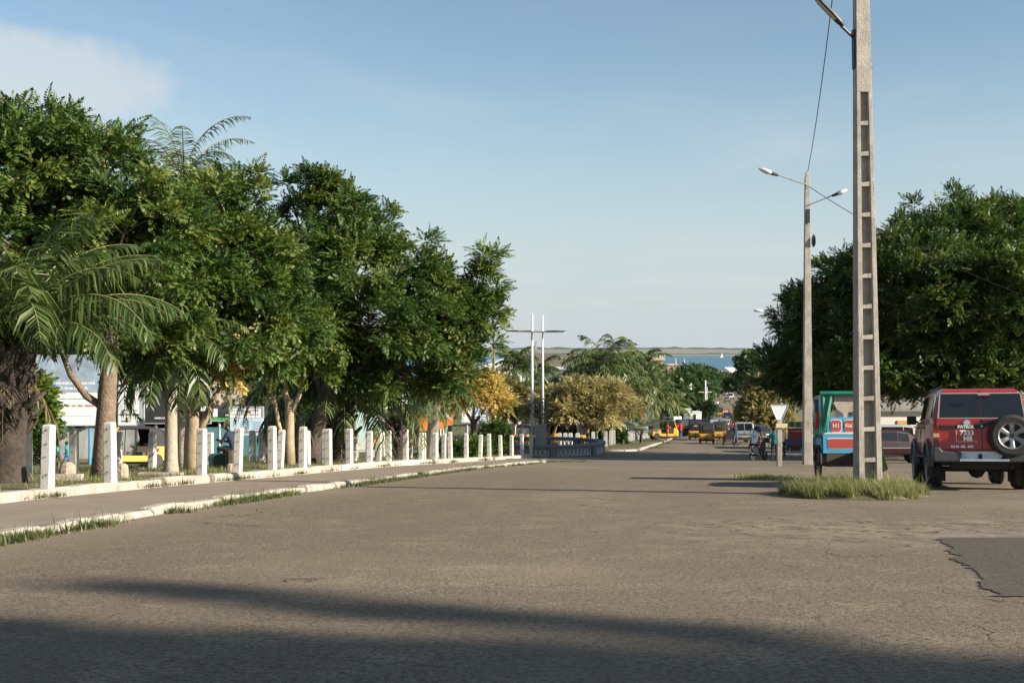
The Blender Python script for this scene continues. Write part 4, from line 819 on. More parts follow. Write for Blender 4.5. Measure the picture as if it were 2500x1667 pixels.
pd = thing('pedestal', 'square grey pedestal block beside the left white mast', 'pedestal', (px(1320, 73.5), 73.5, rz0+.3)); mb = MB(); mb.box((0,0,.72), (.66,.66,1.44)); mb.build('block', conc_dark, pd, bevel=.02); mb = MB(); mb.box((0,0,1.46), (.72,.72,.07)); mb.build('cap', concrete, pd, bevel=.01)
gl = thing('wire_globe', 'dark openwork globe sculpture standing on the grey pedestal', 'sculpture', (px(1320, 73.5), 73.5, rz0+1.8))
mb = MB(); mb.tube([(0,0,0),(0,0,.35)], [.12,.05], 8); mb.build('stem', black, gl); mb = MB()
for k in range(7): a = PI*k/7; mb.tube([(.62*math.cos(a)*math.sin(q), .62*math.sin(a)*math.sin(q), .92 - .62*math.cos(q)) for q in [2*PI*i/24 for i in range(25)]], .022, 4)
for zz in (-.35, 0, .35): r = math.sqrt(.62**2-zz**2); mb.tube([(r*math.cos(q), r*math.sin(q), .92+zz) for q in [2*PI*i/24 for i in range(25)]], .022, 4)
mb.build('cage', M('weathered_bronze', (.10,.095,.08), .6), gl)

# ---------------------------------------------------------------- give way sign seen from behind
d = 46; x = px(1902, d); gs = thing('give_way_sign', 'white triangular give way sign seen from behind on a square concrete post', 'road sign', (x, d, float(gz(x, d))), 0)
sh = pz(988, d) - gs.location.z; bt_ = pz(1025, d) - gs.location.z; mb = MB(); mb.loft([[(-.085,-.08,z),(.085,-.08,z),(.085,.08,z),(-.085,.08,z)] for z in (-.2, bt_+.02)]); mb.build('post', concrete, gs, bevel=.01)
mb = MB(); mb.slab([(-.33, sh), (.33, sh), (.10, bt_-.02), (-.10, bt_-.02)], -.03, 0); pl = mb.build('plate', M('sign_back', (.62,.65,.69), .4, var=.06), gs)
mb = MB(); 
for a, b_ in (((-.34, sh), (.34, sh)), ((-.34, sh), (-.10, bt_)), ((.34, sh), (.10, bt_))): mb.tube([(a[0], -.035, a[1]), (b_[0], -.035, b_[1])], .018, 6)
mb.build('rim', M('grey_rim', (.32,.33,.34), .45), pl)
mb = MB(); zb = pz(1038, d) - gs.location.z; mb.box((.07,-.12,zb), (.42,.03,.16)); mb.build('side_board', M('cream_board', (.55,.46,.30), .6), gs)
# small dish / flag in distance
mb = MB(); mb.add([(0,0,0),(.6,0,.6),(.6,0,-.4),(0,.02,0),(.6,.02,.6),(.6,.02,-.4)], [(0,1,2),(5,4,3),(0,3,4,1),(1,4,5,2),(2,5,3,0)]); tag(mb.build('flag', white_metal, loc=(px(1678, 160), 160, pz(945, 160))), 'small white triangular pennant among the palm fronds', 'flag')

# ---------------------------------------------------------------- billboards
def scribble(par, xa, xb, z, hgt, mat, y=-.07, seed=0):      # lettering too small to read: a row of word-like ink strokes
    rnd = random.Random(seed + int(z*100)); mb = MB(); u = xa
    while u < xb:
        wd = hgt*rnd.uniform(.28, .6)
        if rnd.random() < .16: u += hgt*.6
        mb.slab([(u, z-hgt*rnd.uniform(.3, .5)), (u+wd*.8, z-hgt*.4), (u+wd*.7, z+hgt*rnd.uniform(.1, .5)), (u, z+hgt*rnd.uniform(.0, .45))], y-.004, y); u += wd
    mb.build('small_print', mat, par)
blue_post = M('blue_post', (.05,.27,.48), .5); panel_white = M('poster_white', (.75,.76,.75), .6, var=.04); panel_black = M('poster_charcoal', (.035,.036,.042), .5, var=.1); frame_grey = M('frame_grey', (.33,.35,.37), .5)
ink = M('ink_dark', (.05,.05,.055), .6); ink_w = M('ink_white', (.82,.82,.8), .6); ink_r = M('ink_red', (.55,.06,.04), .6); ink_o = M('ink_orange', (.75,.16,.06), .6); ink_b = M('ink_blue', (.02,.22,.48), .6); ink_lb = M('ink_light_blue', (.38,.56,.68), .6); ink_g = M('ink_green', (.05,.36,.08), .6)
def board(name, label, p0, p1, top, bot, d, mat, posts, pmat, rz=0., group='billboards across the side road'):
    x = px((p0+p1)/2, d); zb = pz(bot, d); w = (p1-p0)/3000*d; h = (bot-top)/3000*d; z0 = float(gz(x, d)); t = thing(name, label, 'billboard', (x, d, z0), rz, group); zc = zb - z0
    mb = MB(); mb.box((0,0,zc+h/2), (w,.12,h)); pn = mb.build('panel', mat, t)
    mb = MB()
    for sx in (-1, 1): mb.box((sx*(w/2+.03),0,zc+h/2), (.06,.16,h+.12))
    for zz in (zc-.03, zc+h+.03): mb.box((0,0,zz), (w,.16,.06))
    mb.build('frame', frame_grey, t)
    for q in posts: m = MB(); m.tube([(px(q, d)-x,.12,-.2),(px(q, d)-x,.12,zc+h*.6)], .09, 8); m.build('leg', pmat, t)
    return t, w, h, zc
def patchp(par, name, x0, x1, z0, z1, mat, y=-.066, poly=None):
    mb = MB(); mb.slab(poly or [(x0,z0),(x1,z0),(x1,z1),(x0,z1)], y-.004, y); return mb.build(name, mat, par)
t, w, h, zc = board('billboard', 'white billboard on blue legs with a photo strip and white headline, far left', 92, 240, 868, 1037, 76, panel_white, (218, 112), blue_post, .03)
patchp(t, 'picture', -w/2+.02, w/2-.02, zc+h*.47, zc+h-.02, M('poster_sky', (.27,.34,.42), .6, var=.35, scale=1.2)); patchp(t, 'picture', 0, 0, 0, 0, ink_b, -.071, [(-w/2+.1, zc+h*.475), (-w/2+1.0, zc+h*.475), (-w/2+1.25, zc+h*.62), (-w/2+.6, zc+h*.72), (-w/2+.1, zc+h*.6)])
text("POUR CHANGER D'AVIS SUR NOS", .205, ink_w, t, (.12,-.075,zc+h*.60), bold=.006); text('IL FAUT VENIR LES VOIR', .205, ink_w, t, (.12,-.075,zc+h*.525), bold=.006)
scribble(t, -1.2, 1.7, zc+h*.28, .16, M('ink_rust', (.45,.22,.16))); scribble(t, -1.4, 1.75, zc+h*.38, .09, frame_grey); patchp(t, 'rule', -1.1, 1.5, zc+h*.13, zc+h*.13+.015, frame_grey, -.07)
t, w, h, zc = board('billboard', 'narrow white billboard with potted cactus pictures and a phone number', 291, 351, 880, 1037, 76, panel_white, (331,), frame_grey, -.02)
patchp(t, 'grey_band', w*.36, w/2-.01, zc+.02, zc+h-.02, M('poster_grey', (.40,.44,.47), .6)); grn = M('poster_green', (.10,.36,.10), .6, var=.4, scale=4); pot = M('poster_terracotta', (.42,.08,.05), .6)
for (a, b_, r, ph) in ((-.30,.66,.17,.11), (.08,.62,.22,.26)):
    s = zc + h*(.40 if a > 0 else .62)
    patchp(t, 'pot_picture', 0, 0, 0, 0, pot, -.070, [(a-r*.8, s), (a+r*.7, s), (a+r*.8, s+h*.12), (a-r*.85, s+h*.12)])
    patchp(t, 'cactus_picture', 0, 0, 0, 0, grn, -.072, [(a-r*.9, s+h*.13), (a+r*.9, s+h*.13), (a+r*1.1, s+h*.24), (a+r*.6, s+h*.36), (a-r*.3, s+h*.37), (a-r*1.1, s+h*.26)])
text('+261 34 07 80 786', .165, ink, t, (-.10,-.075,zc+h*.16), bold=.003); scribble(t, -.6, .4, zc+h*.23, .07, ink); scribble(t, -.6, .0, zc+h*.06, .10, ink); text('/', .12, ink_r, t, (.42,-.075,zc+h*.06), bold=.01)
t, w, h, zc = board('billboard', 'wide charcoal billboard with orange and white lettering behind the trees', 353, 514, 872, 1032, 77, panel_black, (380, 470), frame_grey, -.02)
text('L', 1.7, ink_o, t, (-w/2+.75,-.07,zc+h*.83), bold=.05); text('E', .9, ink_o, t, (-w/2+.75,-.07,zc+h*.88), bold=.04); patchp(t, 'white_stripe', 0, 0, 0, 0, ink_w, -.07, [(-w/2+.12, zc+.9), (-w/2+.3, zc+1.2), (-w/2+.3, zc+2.6), (-w/2+.18, zc+2.9)])
text('SI', .62, ink_w, t, (.3,-.07,zc+h*.40), bold=.02); text('S', .75, ink_w, t, (w/2-1.,-.07,zc+h*.7), bold=.02); text('NABILAGENCA E          INDEPENDENTA', .16, ink_w, t, (0,-.07,zc+.3), bold=.004); patchp(t, 'white_block', w/2-.65, w/2-.2, zc+.75, zc+1.05, ink_w)
t, w, h, zc = board('billboard', 'billboard with a group portrait photo and a green bottom strip', 516, 587, 936, 1026, 74, M('poster_portrait', (.50,.42,.38), .6, var=.25, scale=2), (535, 575), frame_grey, .02)
patchp(t, 'green_strip', -w/2+.01, w/2-.01, zc+.02, zc+.17, ink_g); patchp(t, 'dark_strip', -w/2+.02, w/2-.02, zc+.18, zc+.62, panel_black); patchp(t, 'logo_block', -w/2+.12, -w/2+.4, zc+.22, zc+.72, ink_w, -.072)
for (a, s) in ((.0,1.),(.45,.9),(-.5,.85)):
    patchp(t, 'figure_picture', 0, 0, 0, 0, ink, -.070, [(a-.33*s, zc+.5), (a+.33*s, zc+.5), (a+.25*s, zc+1.0*s), (a+.1*s, zc+1.15*s), (a-.1*s, zc+1.15*s), (a-.25*s, zc+1.0*s)]); mb = MB(); mb.lathe((a,-.074,zc+1.32*s), [(0,-.003),(.15*s,-.003),(.15*s,.003),(0,.003)], 12, 'Y'); mb.build('face_picture', skin, t)
scribble(t, .0, .7, zc+.33, .13, ink_w, -.078)
t, w, h, zc = board('information_board', 'small pale information board with a blue lower panel above the posts', 563, 641, 995, 1018, 56, panel_white, (566, 638), M('pale_blue_post', (.35,.5,.6), .5), 0, None)
scribble(t, -.6, .6, zc+h*.75, .07, frame_grey); scribble(t, -.6, .6, zc+h*.3, .06, frame_grey); patchp(t, 'emblem', .08, .2, zc+h*.42, zc+h*.66, ink_r); patchp(t, 'emblem', -.22, -.1, zc+h*.42, zc+h*.66, frame_grey)
mb = MB(); d2 = 55.9; z1, z2 = pz(1020, 56)-t.location.z, pz(1062, 56)-t.location.z; mb.box((.02,-.06,(z1+z2)/2), (w*1.02,.1,z1-z2)); lo = mb.build('lower_panel', M('board_blue', (.50,.64,.70), .55, var=.06), t)
for zz, xx in ((.76,-.25),(.64,-.25),(.52,-.25),(.40,-.25),(.76,.30),(.64,.30),(.52,.30),(.40,.30)): scribble(t, xx, xx+.36, z2+(z1-z2)*zz, .045, ink_b, -.112, int(xx*9))
patchp(t, 'logo', .28, .38, z2+.12, z2+.22, ink_b, -.112); patchp(t, 'logo', .48, .62, z2+.12, z2+.22, ink_r, -.112); patchp(t, 'logo', -.2, .15, z2+.10, z2+.2, M('logo_tan', (.4,.33,.2)), -.112)
t, w, h, zc = board('billboard', 'white board with large blue letters behind the yellow-leaved tree', 1128, 1190, 991, 1030, 84, panel_white, (1140, 1182), frame_grey, 0, None)
text('VA', .62, M('ink_sky', (.02,.25,.52)), t, (.28,-.066,zc+h*.66), bold=.02); scribble(t, -.4, .75, zc+h*.34, .09, ink_b); scribble(t, -.2, .75, zc+h*.2, .08, ink_r); patchp(t, 'blue_line', -.3, w/2-.1, zc+.05, zc+.12, ink_b)

# ---------------------------------------------------------------- buildings
def building(label, p, d, w, dep, h, wallmat, rz=0, roof=None, rh=1.2, rmat=None, wins=(), over=.4, group=None, z=None, nm='building', cat='building'):
    x = px(p, d); y = d; z0 = float(gz(x, d)) if z is None else z; t = thing(nm, label, cat, (x, y, z0), rz, group)
    mb = MB(); mb.box((0, dep/2, h/2-.5), (w, dep, h+1)); mb.build('wall', wallmat, t)
    mb = MB()
    if roof == 'gable_x':   # ridge along x
        mb.prism([(-over, h-.05), (dep+over, h-.05), (dep+over, h+.1), (dep/2, h+rh), (-over, h+.1)], -w/2-over, w/2+over); mb.build('roof', rmat, t)
    elif roof == 'gable_y':
        mb.slab([(-w/2-over, h-.05), (w/2+over, h-.05), (w/2+over, h+.1), (0, h+rh), (-w/2-over, h+.1)], -over, dep+over); mb.build('roof', rmat, t)
    elif roof == 'flat':
        mb.box((0, dep/2, h+rh/2), (w+2*over, dep+2*over, rh)); mb.build('roof', rmat, t)
    for (a, b_, ww, hh, mt) in wins:
        m = MB(); m.box((a, -.02, b_), (ww, .08, hh)); f = m.build('window' if hh < 2 else 'door', mt, t); m = MB(); m.box((a, -.04, b_-hh/2-.05), (ww+.2, .16, .08)); m.build('sill', wallmat, f)
    return t
mint = M('mint_wall', (.52,.70,.65), .8, var=.06, dirt=(.4,.5,.46), dirt_amt=.3); pinkw = M('pink_wall', (.56,.40,.38), .8, var=.1); terr = M('terracotta_wall', (.50,.19,.11), .8, var=.12); beige = M('beige_wall', (.50,.42,.31), .8, var=.08); offw = M('offwhite_wall', (.66,.64,.58), .8, var=.08); shade = M('dark_opening', (.02,.02,.022), .4); rose = M('rose_wall', (.48,.28,.25), .85, var=.25, scale=1)
roofg = M('green_grey_roof', (.16,.17,.13), .6, var=.25, scale=2.); rust_roof = M('rusty_roof', (.20,.085,.06), .7, var=.3, scale=1.5); whitroof = M('white_roof', (.72,.73,.74), .5, var=.05); orange = M('orange_canvas', (.72,.24,.05), .7, var=.08)
building('mint green windowless wall of a low building behind the posts', 888, 92, 3.2, 6, 3.3, mint, 0, 'flat', .12, roofg)
b_ = building('pink building with a blue and white fascia behind the orange awning', 1006, 96, 4.4, 6, 4.0, pinkw, 0, 'flat', .15, offw, ((-1.2, 2.9, .5, .8, shade), (.6, 2.9, .5, .8, shade), (1.5, 1.2, .9, 2.0, shade)))
mb = MB(); mb.box((.3,-.1,2.25), (3.8,.1,.42)); sg = mb.build('fascia', M('fascia_blue', (.05,.25,.42), .5), b_); scribble(b_, -1.2, 1.9, 2.25, .18, ink_w, -.152); mb = MB(); mb.box((-.2,-.1,3.5), (3.2,.1,.5)); mb.build('upper_band', offw, b_)
st = thing('market_stall', 'street stall under a bright orange canvas awning with blue legs', 'stall', gbase(1045, 88, 0)); mb = MB(); w = 3.6
mb.slab([(-w/2, 2.05), (-w/2+1.2, 1.95), (-w/2+1.25, 1.35), (.2, 1.35), (.25, 1.5), (1.2, 1.5), (1.25, 1.75), (w/2, 1.75), (w/2, 2.1), (.2, 2.25)], -.9, -.86); mb.add([(-w/2,-.88,2.04),(w/2,-.88,2.1),(w/2,1.2,2.45),(-w/2,1.2,2.45),(-w/2,-.88,2.0),(w/2,-.88,2.06),(w/2,1.2,2.41),(-w/2,1.2,2.41)], [(0,1,2,3),(7,6,5,4),(0,4,5,1),(1,5,6,2),(2,6,7,3),(3,7,4,0)]); mb.build('awning', orange, st)
for sx in (-1.2, 1.3): m = MB(); m.tube([(sx,-.8,0),(sx,-.8,2.0)], .06, 6); m.build('leg', M('blue_leg', (.10,.36,.55), .5), st)
mb = MB(); mb.box((.1,.2,.45), (2.6,.8,.9)); mb.build('counter', M('brown_counter', (.12,.08,.05), .7), st); mb = MB(); mb.box((0,1.1,1.1), (3.3,.1,2.2)); mb.build('back_sheet', shade, st)
tb = thing('block_wall', 'low yellow wall of pierced blocks right of the orange awning', 'wall', gbase(1090, 86, 0)); mb = MB(); mb.box((0,0,.35), (1.7,.2,.7)); mb.build('wall', yellow, tb)
for i in range(4):
    for j in range(2): m = MB(); m.box((-.6+.4*i,-.1,.22+.28*j), (.16,.03,.12)); m.build('opening', shade, tb)
for k, p in enumerate((1075, 1082, 1089)):
    mb = MB(); mb.tube([(0,0,0),(0,0,2.1)], .11, 8); tag(mb.build('awning_post', white_paint, loc=gbase(p, 89, 0)), 'white post under the right end of the orange awning, ' + ('left', 'middle', 'right')[k] + ' of three', 'post')
def bench(p, d, lb, rz):
    t = thing('concrete_bench', lb, 'bench', gbase(p, d, 0), rz); mb = MB(); mb.box((0,0,.42), (1.3,.4,.08)); mb.build('seat', concrete, t); mb = MB(); mb.box((0,.2,.78), (1.3,.07,.26)); mb.build('backrest', concrete, t)
    for sx in (-.5, .5): m = MB(); m.box((sx,0,.2), (.14,.36,.4)); m.box((sx,.22,.6), (.14,.08,.7)); m.build('leg', concrete, t)
bench(890, 72, 'concrete bench in front of the mint green wall', .5); bench(783, 66, 'low concrete bench behind the leaning dark trunk', .3)
hall = building('long white hall with a green corrugated roof behind the palms', 1352, 215, 15, 9, 9.2, offw, -.1, 'gable_x', 2.1, roofg, [(-6+1.5*i, 6.2, 1.0, 1.4, shade) for i in range(8)] + [(-6+1.5*i, 4, 1.0, 1.2, shade) for i in range(8)], .8)
mb = MB(); mb.box((0,-.5,8.9), (16.4,.9,.5)); mb.build('eave_band', whitroof, hall); mb = MB()
for i in range(44): mb.tube([(-7.9+i*.367,-.75,9.33),(-7.9+i*.367,4.5,11.33)], .05, 4)
mb.build('roof_ridge', rust_roof, hall)
building('orange terracotta house in front of the long white hall', 1405, 190, 5.2, 6, 5.4, terr, -.1, 'flat', .3, terr, ((-1.2, 3.6, .9, 1.1, shade), (1.2, 3.6, .9, 1.1, shade)))
building('taller orange tower block at the left edge of the palm cluster', 1428, 225, 3.2, 5, 10.6, terr, 0, 'flat', .3, terr)
building('white gable roof house just right of the green trees', 1225, 180, 6, 7, 8.4, offw, .2, 'gable_y', 1.4, whitroof, ((0, 6.5, .9, 1.1, shade),))
building('flat-roofed beige building on the skyline behind the palms', 1572, 300, 9.2, 8, 11.2, beige, 0, 'flat', 1.2, beige, ((-2, 9.5, 1.2, 1.4, shade), (2, 9.5, 1.2, 1.4, shade)), .5)
building('rose brick town house with rows of windows toward the sea', 1640, 330, 6.2, 8, 10.0, rose, 0, 'flat', .4, pinkw, [(-2.4+1.2*i, 7.9-1.7*j, .6, .9, shade) for i in range(5) for j in range(2)], .2, 'town houses by the sea')
building('unfinished grey and rose concrete house right of the brick one', 1657, 300, 3.2, 6, 8.3, M('raw_concrete', (.36,.31,.27), .9, var=.35, scale=1.5), 0, 'flat', .3, concrete, [(-1.+1.*i, 7.2-1.6*j, .5, .9, shade) for i in range(3) for j in range(3)], .1, 'town houses by the sea')
building('small white house among the palms left of the brick town house', 1621, 270, 3.2, 5, 7.0, offw, 0, 'flat', .3, whitroof, ((0, 5.6, .8, 1., shade),), .1, 'town houses by the sea')
building('white kiosk with an open door behind the white truck', 1694, 152, 1.9, 2, 2.4, whitroof, 0, 'flat', .1, offw, ((.1, 1.2, .3, 2.0, shade),), .05)
building('pale blue gatepost hut left of the white kiosk', 1678, 150, .8, 1, 2.8, M('pale_blue_wall', (.45,.56,.62), .7), 0, 'flat', .1, offw, (), .05)
building('white-roofed harbour shed with a red fascia at the end of the road', 1808, 560, 9.5, 10, 7.0, M('red_fascia', (.45,.07,.05), .7), .35, 'gable_x', 2.2, whitroof, (), .8)
building('orange shop front at the bottom of the far road', 1828, 455, 6.6, 6, 5.6, M('orange_wall', (.72,.26,.08), .7, var=.1), 0, 'flat', .3, whitroof, ((-1.6, 1.3, 1.0, 2.4, shade), (1.5, 1.3, 1., 2.4, shade)))
building('white house glimpsed through the leaves right of the orange shop', 1868, 430, 8.5, 6, 8.2, whitroof, 0, 'flat', .4, offw, [(-3+2*i, 5.6, .9, 1.3, shade) for i in range(4)])
building('white house with a grey gable behind the parked cars on the right', 2262, 82, 4.2, 6, 4.2, M('grey_gable', (.44,.44,.42), .8), -.25, 'gable_y', 2.0, rust_roof, ((.2, 2.6, .9, .9, shade),), .15)
building('low white shed with an orange door under the tree on the right', 2170, 76, 4.6, 4, 2.7, offw, 0, 'gable_x', .5, M('grey_tin', (.24,.22,.2), .7), ((.9, 1.05, .8, 2.05, M('ochre_door', (.55,.32,.08), .6)), (-1.2, 1.5, .8, .9, shade)), .3)
building('beige house showing through the right tree above the red car', 2420, 100, 9, 6, 5.2, beige, 0, 'flat', .3, offw, ((-2, 3.4, 1., 1.2, shade), (2, 3.4, 1., 1.2, shade)))
building('white walled compound behind the billboards', 330, 90, 15, .25, 2.1, M('compound_wall', (.36,.37,.36), .85, var=.25, scale=.8, dirt=(.12,.12,.12), dirt_amt=.7), 0, None, nm='compound_wall', cat='wall')
building('white painted wall stretch behind the yellow three-wheeler', 430, 70, 3.2, .2, 1.6, offw, 0, None, nm='compound_wall', cat='wall')
building('teal sheet metal fence behind the seated man', 560, 84, 4.5, .1, 2., M('teal_sheet', (.08,.22,.24), .6, var=.25), 0, None, nm='compound_wall', cat='wall')
# market row behind the roundabout
mk = thing('market_stall', 'stall with a red and white umbrella roof behind the left white mast', 'stall', gbase(1275, 100, 0)); mb = MB(); mb.slab([(-1.4,2.2),(0,2.75),(1.5,2.2),(1.5,2.1),(0,2.6),(-1.4,2.1)], -1, 1); mb.build('awning', M('red_awning', (.45,.06,.05), .7), mk); mb = MB(); mb.slab([(.3,2.66),(1.9,2.75),(2.0,2.35),(1.5,2.28)], -1.04, .9); mb.build('white_sheet', whitroof, mk); mb = MB(); mb.box((0,.6,.6), (2.4,.7,1.2)); mb.build('counter', M('stall_mixed', (.35,.22,.14), .7, var=.5, scale=4), mk)
for sx in (-1.2, 1.3): m = MB(); m.tube([(sx,-.8,0),(sx,-.8,2.2)], .05, 6); m.build('leg', rust, mk)
mk = thing('market_stall', 'stall with a green roof right of the wire globe', 'stall', gbase(1352, 104, 0)); mb = MB(); mb.slab([(-1.3,2.1),(1.2,2.1),(1.1,2.8),(-.9,2.9)], -.8, .8); mb.build('awning', M('green_awning', (.03,.26,.15), .7, var=.2), mk); mb = MB(); mb.box((0,.4,.9), (2.2,.7,1.8)); mb.build('counter', M('green_yellow_panel', (.32,.34,.08), .7, var=.6, scale=1.5), mk)
# ================================================================ vehicles
def wheel(par, c, r, w, rimmat=None, spokes=0, side=-1, nm='wheel'):
    mb = MB(); rr = r
    mb.lathe(c, [(r*.58,-w*.46),(r*.88,-w*.5),(r*.98,-w*.36),(r,-w*.15),(r,w*.15),(r*.98,w*.36),(r*.88,w*.5),(r*.58,w*.46)], 28, 'X'); wh = mb.build(nm, rubber, par, smooth=False)
    m = MB(); s = side; m.lathe(c, [(.02,s*w*.22),(r*.2,s*w*.30),(r*.22,s*w*.16),(r*.50,s*w*.22),(r*.55,s*w*.46),(r*.60,s*w*.48),(r*.60,-s*w*.3),(.02,-s*w*.3)], 24, 'X'); m.build('rim', rimmat or M('dull_rim', (.055,.055,.055), .6, 0.), wh)
    return wh
def ring12(wb, zb, wm, zm, wt, zt, wr, zr, y, yr=None, ym=None):
    """half section of a car body: sill, waist, belt, roof edge"""
    yr = y if yr is None else yr
    h = [(wb*.82, y, zb), (wb, y, zb+.06), (wm, y, zm), (wt, y, zt), (wr+.005, yr, zr-.10), (wr-.09, yr, zr)]
    return [(a, b, c) for a, b, c in h] + [(-a, b, c) for a, b, c in reversed(h)]
def shell(par, st, mat, nm='body', bevel=.012):
    mb = MB(); mb.loft([ring12(*s) for s in st]); return mb.build(nm, mat, par, bevel=bevel)
def side_glass(par, s0, s1, m0=.06, m1=.06, off=.010, nm='side_window', mat=None):
    a, b = ring12(*s0), ring12(*s1)
    for sg in (0, 1):
        i, j = (3, 4) if sg == 0 else (8, 7); p0, p1, q0, q1 = Vector(a[i]), Vector(b[i]), Vector(a[j]), Vector(b[j])
        def P(u, v): return (p0.lerp(p1, u)).lerp(q0.lerp(q1, u), v)
        n = Vector((1 if sg == 0 else -1, 0, .12)); c = [P(m0,.08), P(1-m1,.08), P(1-m1,.94), P(m0,.94)]; mb = MB(); mb.loft([[p + n*(off-.02) for p in c], [p + n*off for p in c]]); mb.build(nm, mat or glass, par)
RED = M('car_red', (.36,.010,.012), .30, var=.08, coat=.35, dirt=(.18,.05,.035), dirt_amt=.22); FLARE = M('flare_grey', (.05,.052,.056), .5); CHROME = M('chrome', (.62,.63,.65), .18, 1.)
X4 = px(2400, 24.3)
suv = thing('off_road_car', 'red four-wheel drive car with rear spare wheel, parked at the right edge', 'car', (X4, 24.3, float(gz(X4, 24.3)) + .012), -R(13))
SU = [(.86,.60,.91,.95,.90,1.40,.86,1.43,.02), (.86,.60,.915,.95,.905,1.41,.79,1.98,.04,.15), (.86,.60,.92,.95,.91,1.41,.80,2.03,.5), (.86,.60,.92,.95,.91,1.40,.80,2.04,1.6), (.86,.60,.92,.95,.90,1.39,.78,2.02,2.7), (.86,.60,.92,.95,.89,1.38,.80,1.42,3.45,3.40), (.86,.60,.91,.95,.86,1.32,.78,1.36,4.3), (.84,.62,.87,.95,.80,1.22,.72,1.26,4.75)]
body = shell(suv, SU, RED, bevel=.02)
for a, b_, m0, m1 in ((1,2,.25,.02),(2,3,.03,.03),(3,4,.03,.03)): side_glass(suv, SU[a], SU[b_], m0, m1)
side_glass(suv, SU[4], SU[5], .03, .45, nm='quarter_window')
def rear_panel(nm, x0, x1, t0, t1, mat, off, par, k0=.97, k1=.96):   # panel on the sloping tailgate glass plane, t 0..1 from waist to roof
    def P(x, t, o): return (x*(1-(1-.915)*t*.9 if abs(x) > .5 else 1), .02 + .13*t - o, 1.41 + .57*t - o*.1)
    mb = MB(); c = [(x0,t0),(x1,t0),(x1,t1),(x0,t1)]; mb.loft([[P(x,t,-.03) for x,t in c], [P(x,t,off) for x,t in c]]); return mb.build(nm, mat, par)
rear_panel('rear_window', -.80, -.015, .06, .88, glass, .012, suv); rear_panel('rear_window', .015, .80, .06, .88, glass, .012, suv)
for a, b_, t0, t1 in ((-.83,-.80,.03,.92),(.80,.83,.03,.92),(-.83,.83,.89,.93),(-.83,.83,.02,.05)): rear_panel('window_trim', a, b_, t0, t1, M('grey_trim', (.30,.27,.25), .5), .016, suv)
rear_panel('door_gap', -.006, .006, .0, 1.0, black, .010, suv)
mb = MB(); mb.slab([(-.80,.80),(.80,.80),(.86,1.0),(.86,1.40),(-.86,1.40),(-.86,1.0)], -.02, .06); dr = mb.build('rear_door', RED, suv, bevel=.015)
mb = MB(); mb.box((0,-.022,1.1), (.012,.01,.60)); mb.build('door_seam', black, dr)
mb = MB(); mb.slab([(-.80,1.22),(.02,1.22),(.10,1.27),(.13,1.36),(.05,1.36),(-.02,1.30),(-.80,1.29)], -.045, -.018); mb.build('plate_garnish', black, dr, bevel=.008)
text('PATROL', .085, M('chrome_letters', (.7,.7,.7), .3), dr, (-.30,-.05,1.255), bold=.004); mb = MB(); mb.ball((.0,-.05,1.265), .03, 8, (1,.5,1)); mb.build('door_lock', CHROME, dr)
mb = MB(); mb.lathe((-.28,-.03,1.34), [(.042,-.012),(.058,-.012),(.058,.008),(.042,.008)], 18, 'Y'); mb.box((-.28,-.036,1.34), (.14,.014,.024)); mb.build('emblem', CHROME, dr)
pm = M('plate_red', (.42,.05,.03), .4); mb = MB(); mb.box((-.29,-.03,1.08), (.40,.02,.24)); npl = mb.build('number_plate', pm, dr, bevel=.004); ink_w2 = M('plate_white', (.85,.84,.8), .5)
text('7333', .135, ink_w2, dr, (-.285,-.046,1.135), bold=.005); text('MB', .125, ink_w2, dr, (-.27,-.046,1.02), bold=.006); mb = MB(); mb.slab([(-.49,.96),(-.09,.96),(-.09,.966),(-.484,.966),(-.484,1.2),(-.49,1.2)], -.045, -.040); mb.build('plate_border', ink_w2, npl)
text('3.0 Di  SEL  4X4', .062, ink_w2, dr, (-.38,-.026,.865), bold=.004)
# spare wheel on the right-hand door, facing back
sp = thing('spare_wheel', None, None, (0,0,0)); sp.parent = suv; c = (.52,-.17,1.08); mb = MB(); r, w = .415, .24
mb.lathe(c, [(r*.55,.12),(r*.9,.12),(r,.06),(r,-.06),(r*.97,-.10),(r*.86,-.125),(r*.64,-.12),(r*.60,-.09),(r*.58,.0),(.05,.0)], 40, 'Y'); mb.build('tyre', rubber, sp)
mb = MB()
for k in range(40): a = 2*PI*k/40; mb.box((c[0]+math.cos(a)*r*.985, c[1]-.01, c[2]+math.sin(a)*r*.985), (.03,.19,.03), rx=0)
alloy = M('alloy', (.27,.27,.265), .42, .6, var=.15); mb = MB(); mb.lathe(c, [(.235,-.10),(.26,-.125),(.268,-.11),(.262,-.02),(.235,-.02)], 36, 'Y'); mb.lathe(c, [(.03,-.075),(.075,-.08),(.085,-.05),(.03,-.05)], 18, 'Y')
for k in range(6):
    a = PI/2 + k*PI/3; ca, sa = math.cos(a), math.sin(a); rings = []
    for rr, hw, yy in ((.06,.050,-.075),(.15,.040,-.10),(.245,.062,-.108)): rings.append([(c[0]+ca*rr-sa*hw, c[1]+yy+.012, c[2]+sa*rr+ca*hw), (c[0]+ca*rr-sa*hw*.5, c[1]+yy, c[2]+sa*rr+ca*hw*.5), (c[0]+ca*rr+sa*hw*.5, c[1]+yy, c[2]+sa*rr-ca*hw*.5), (c[0]+ca*rr+sa*hw, c[1]+yy+.012, c[2]+sa*rr-ca*hw), (c[0]+ca*rr, c[1]+yy+.05, c[2]+sa*rr)])
    mb.loft(rings)
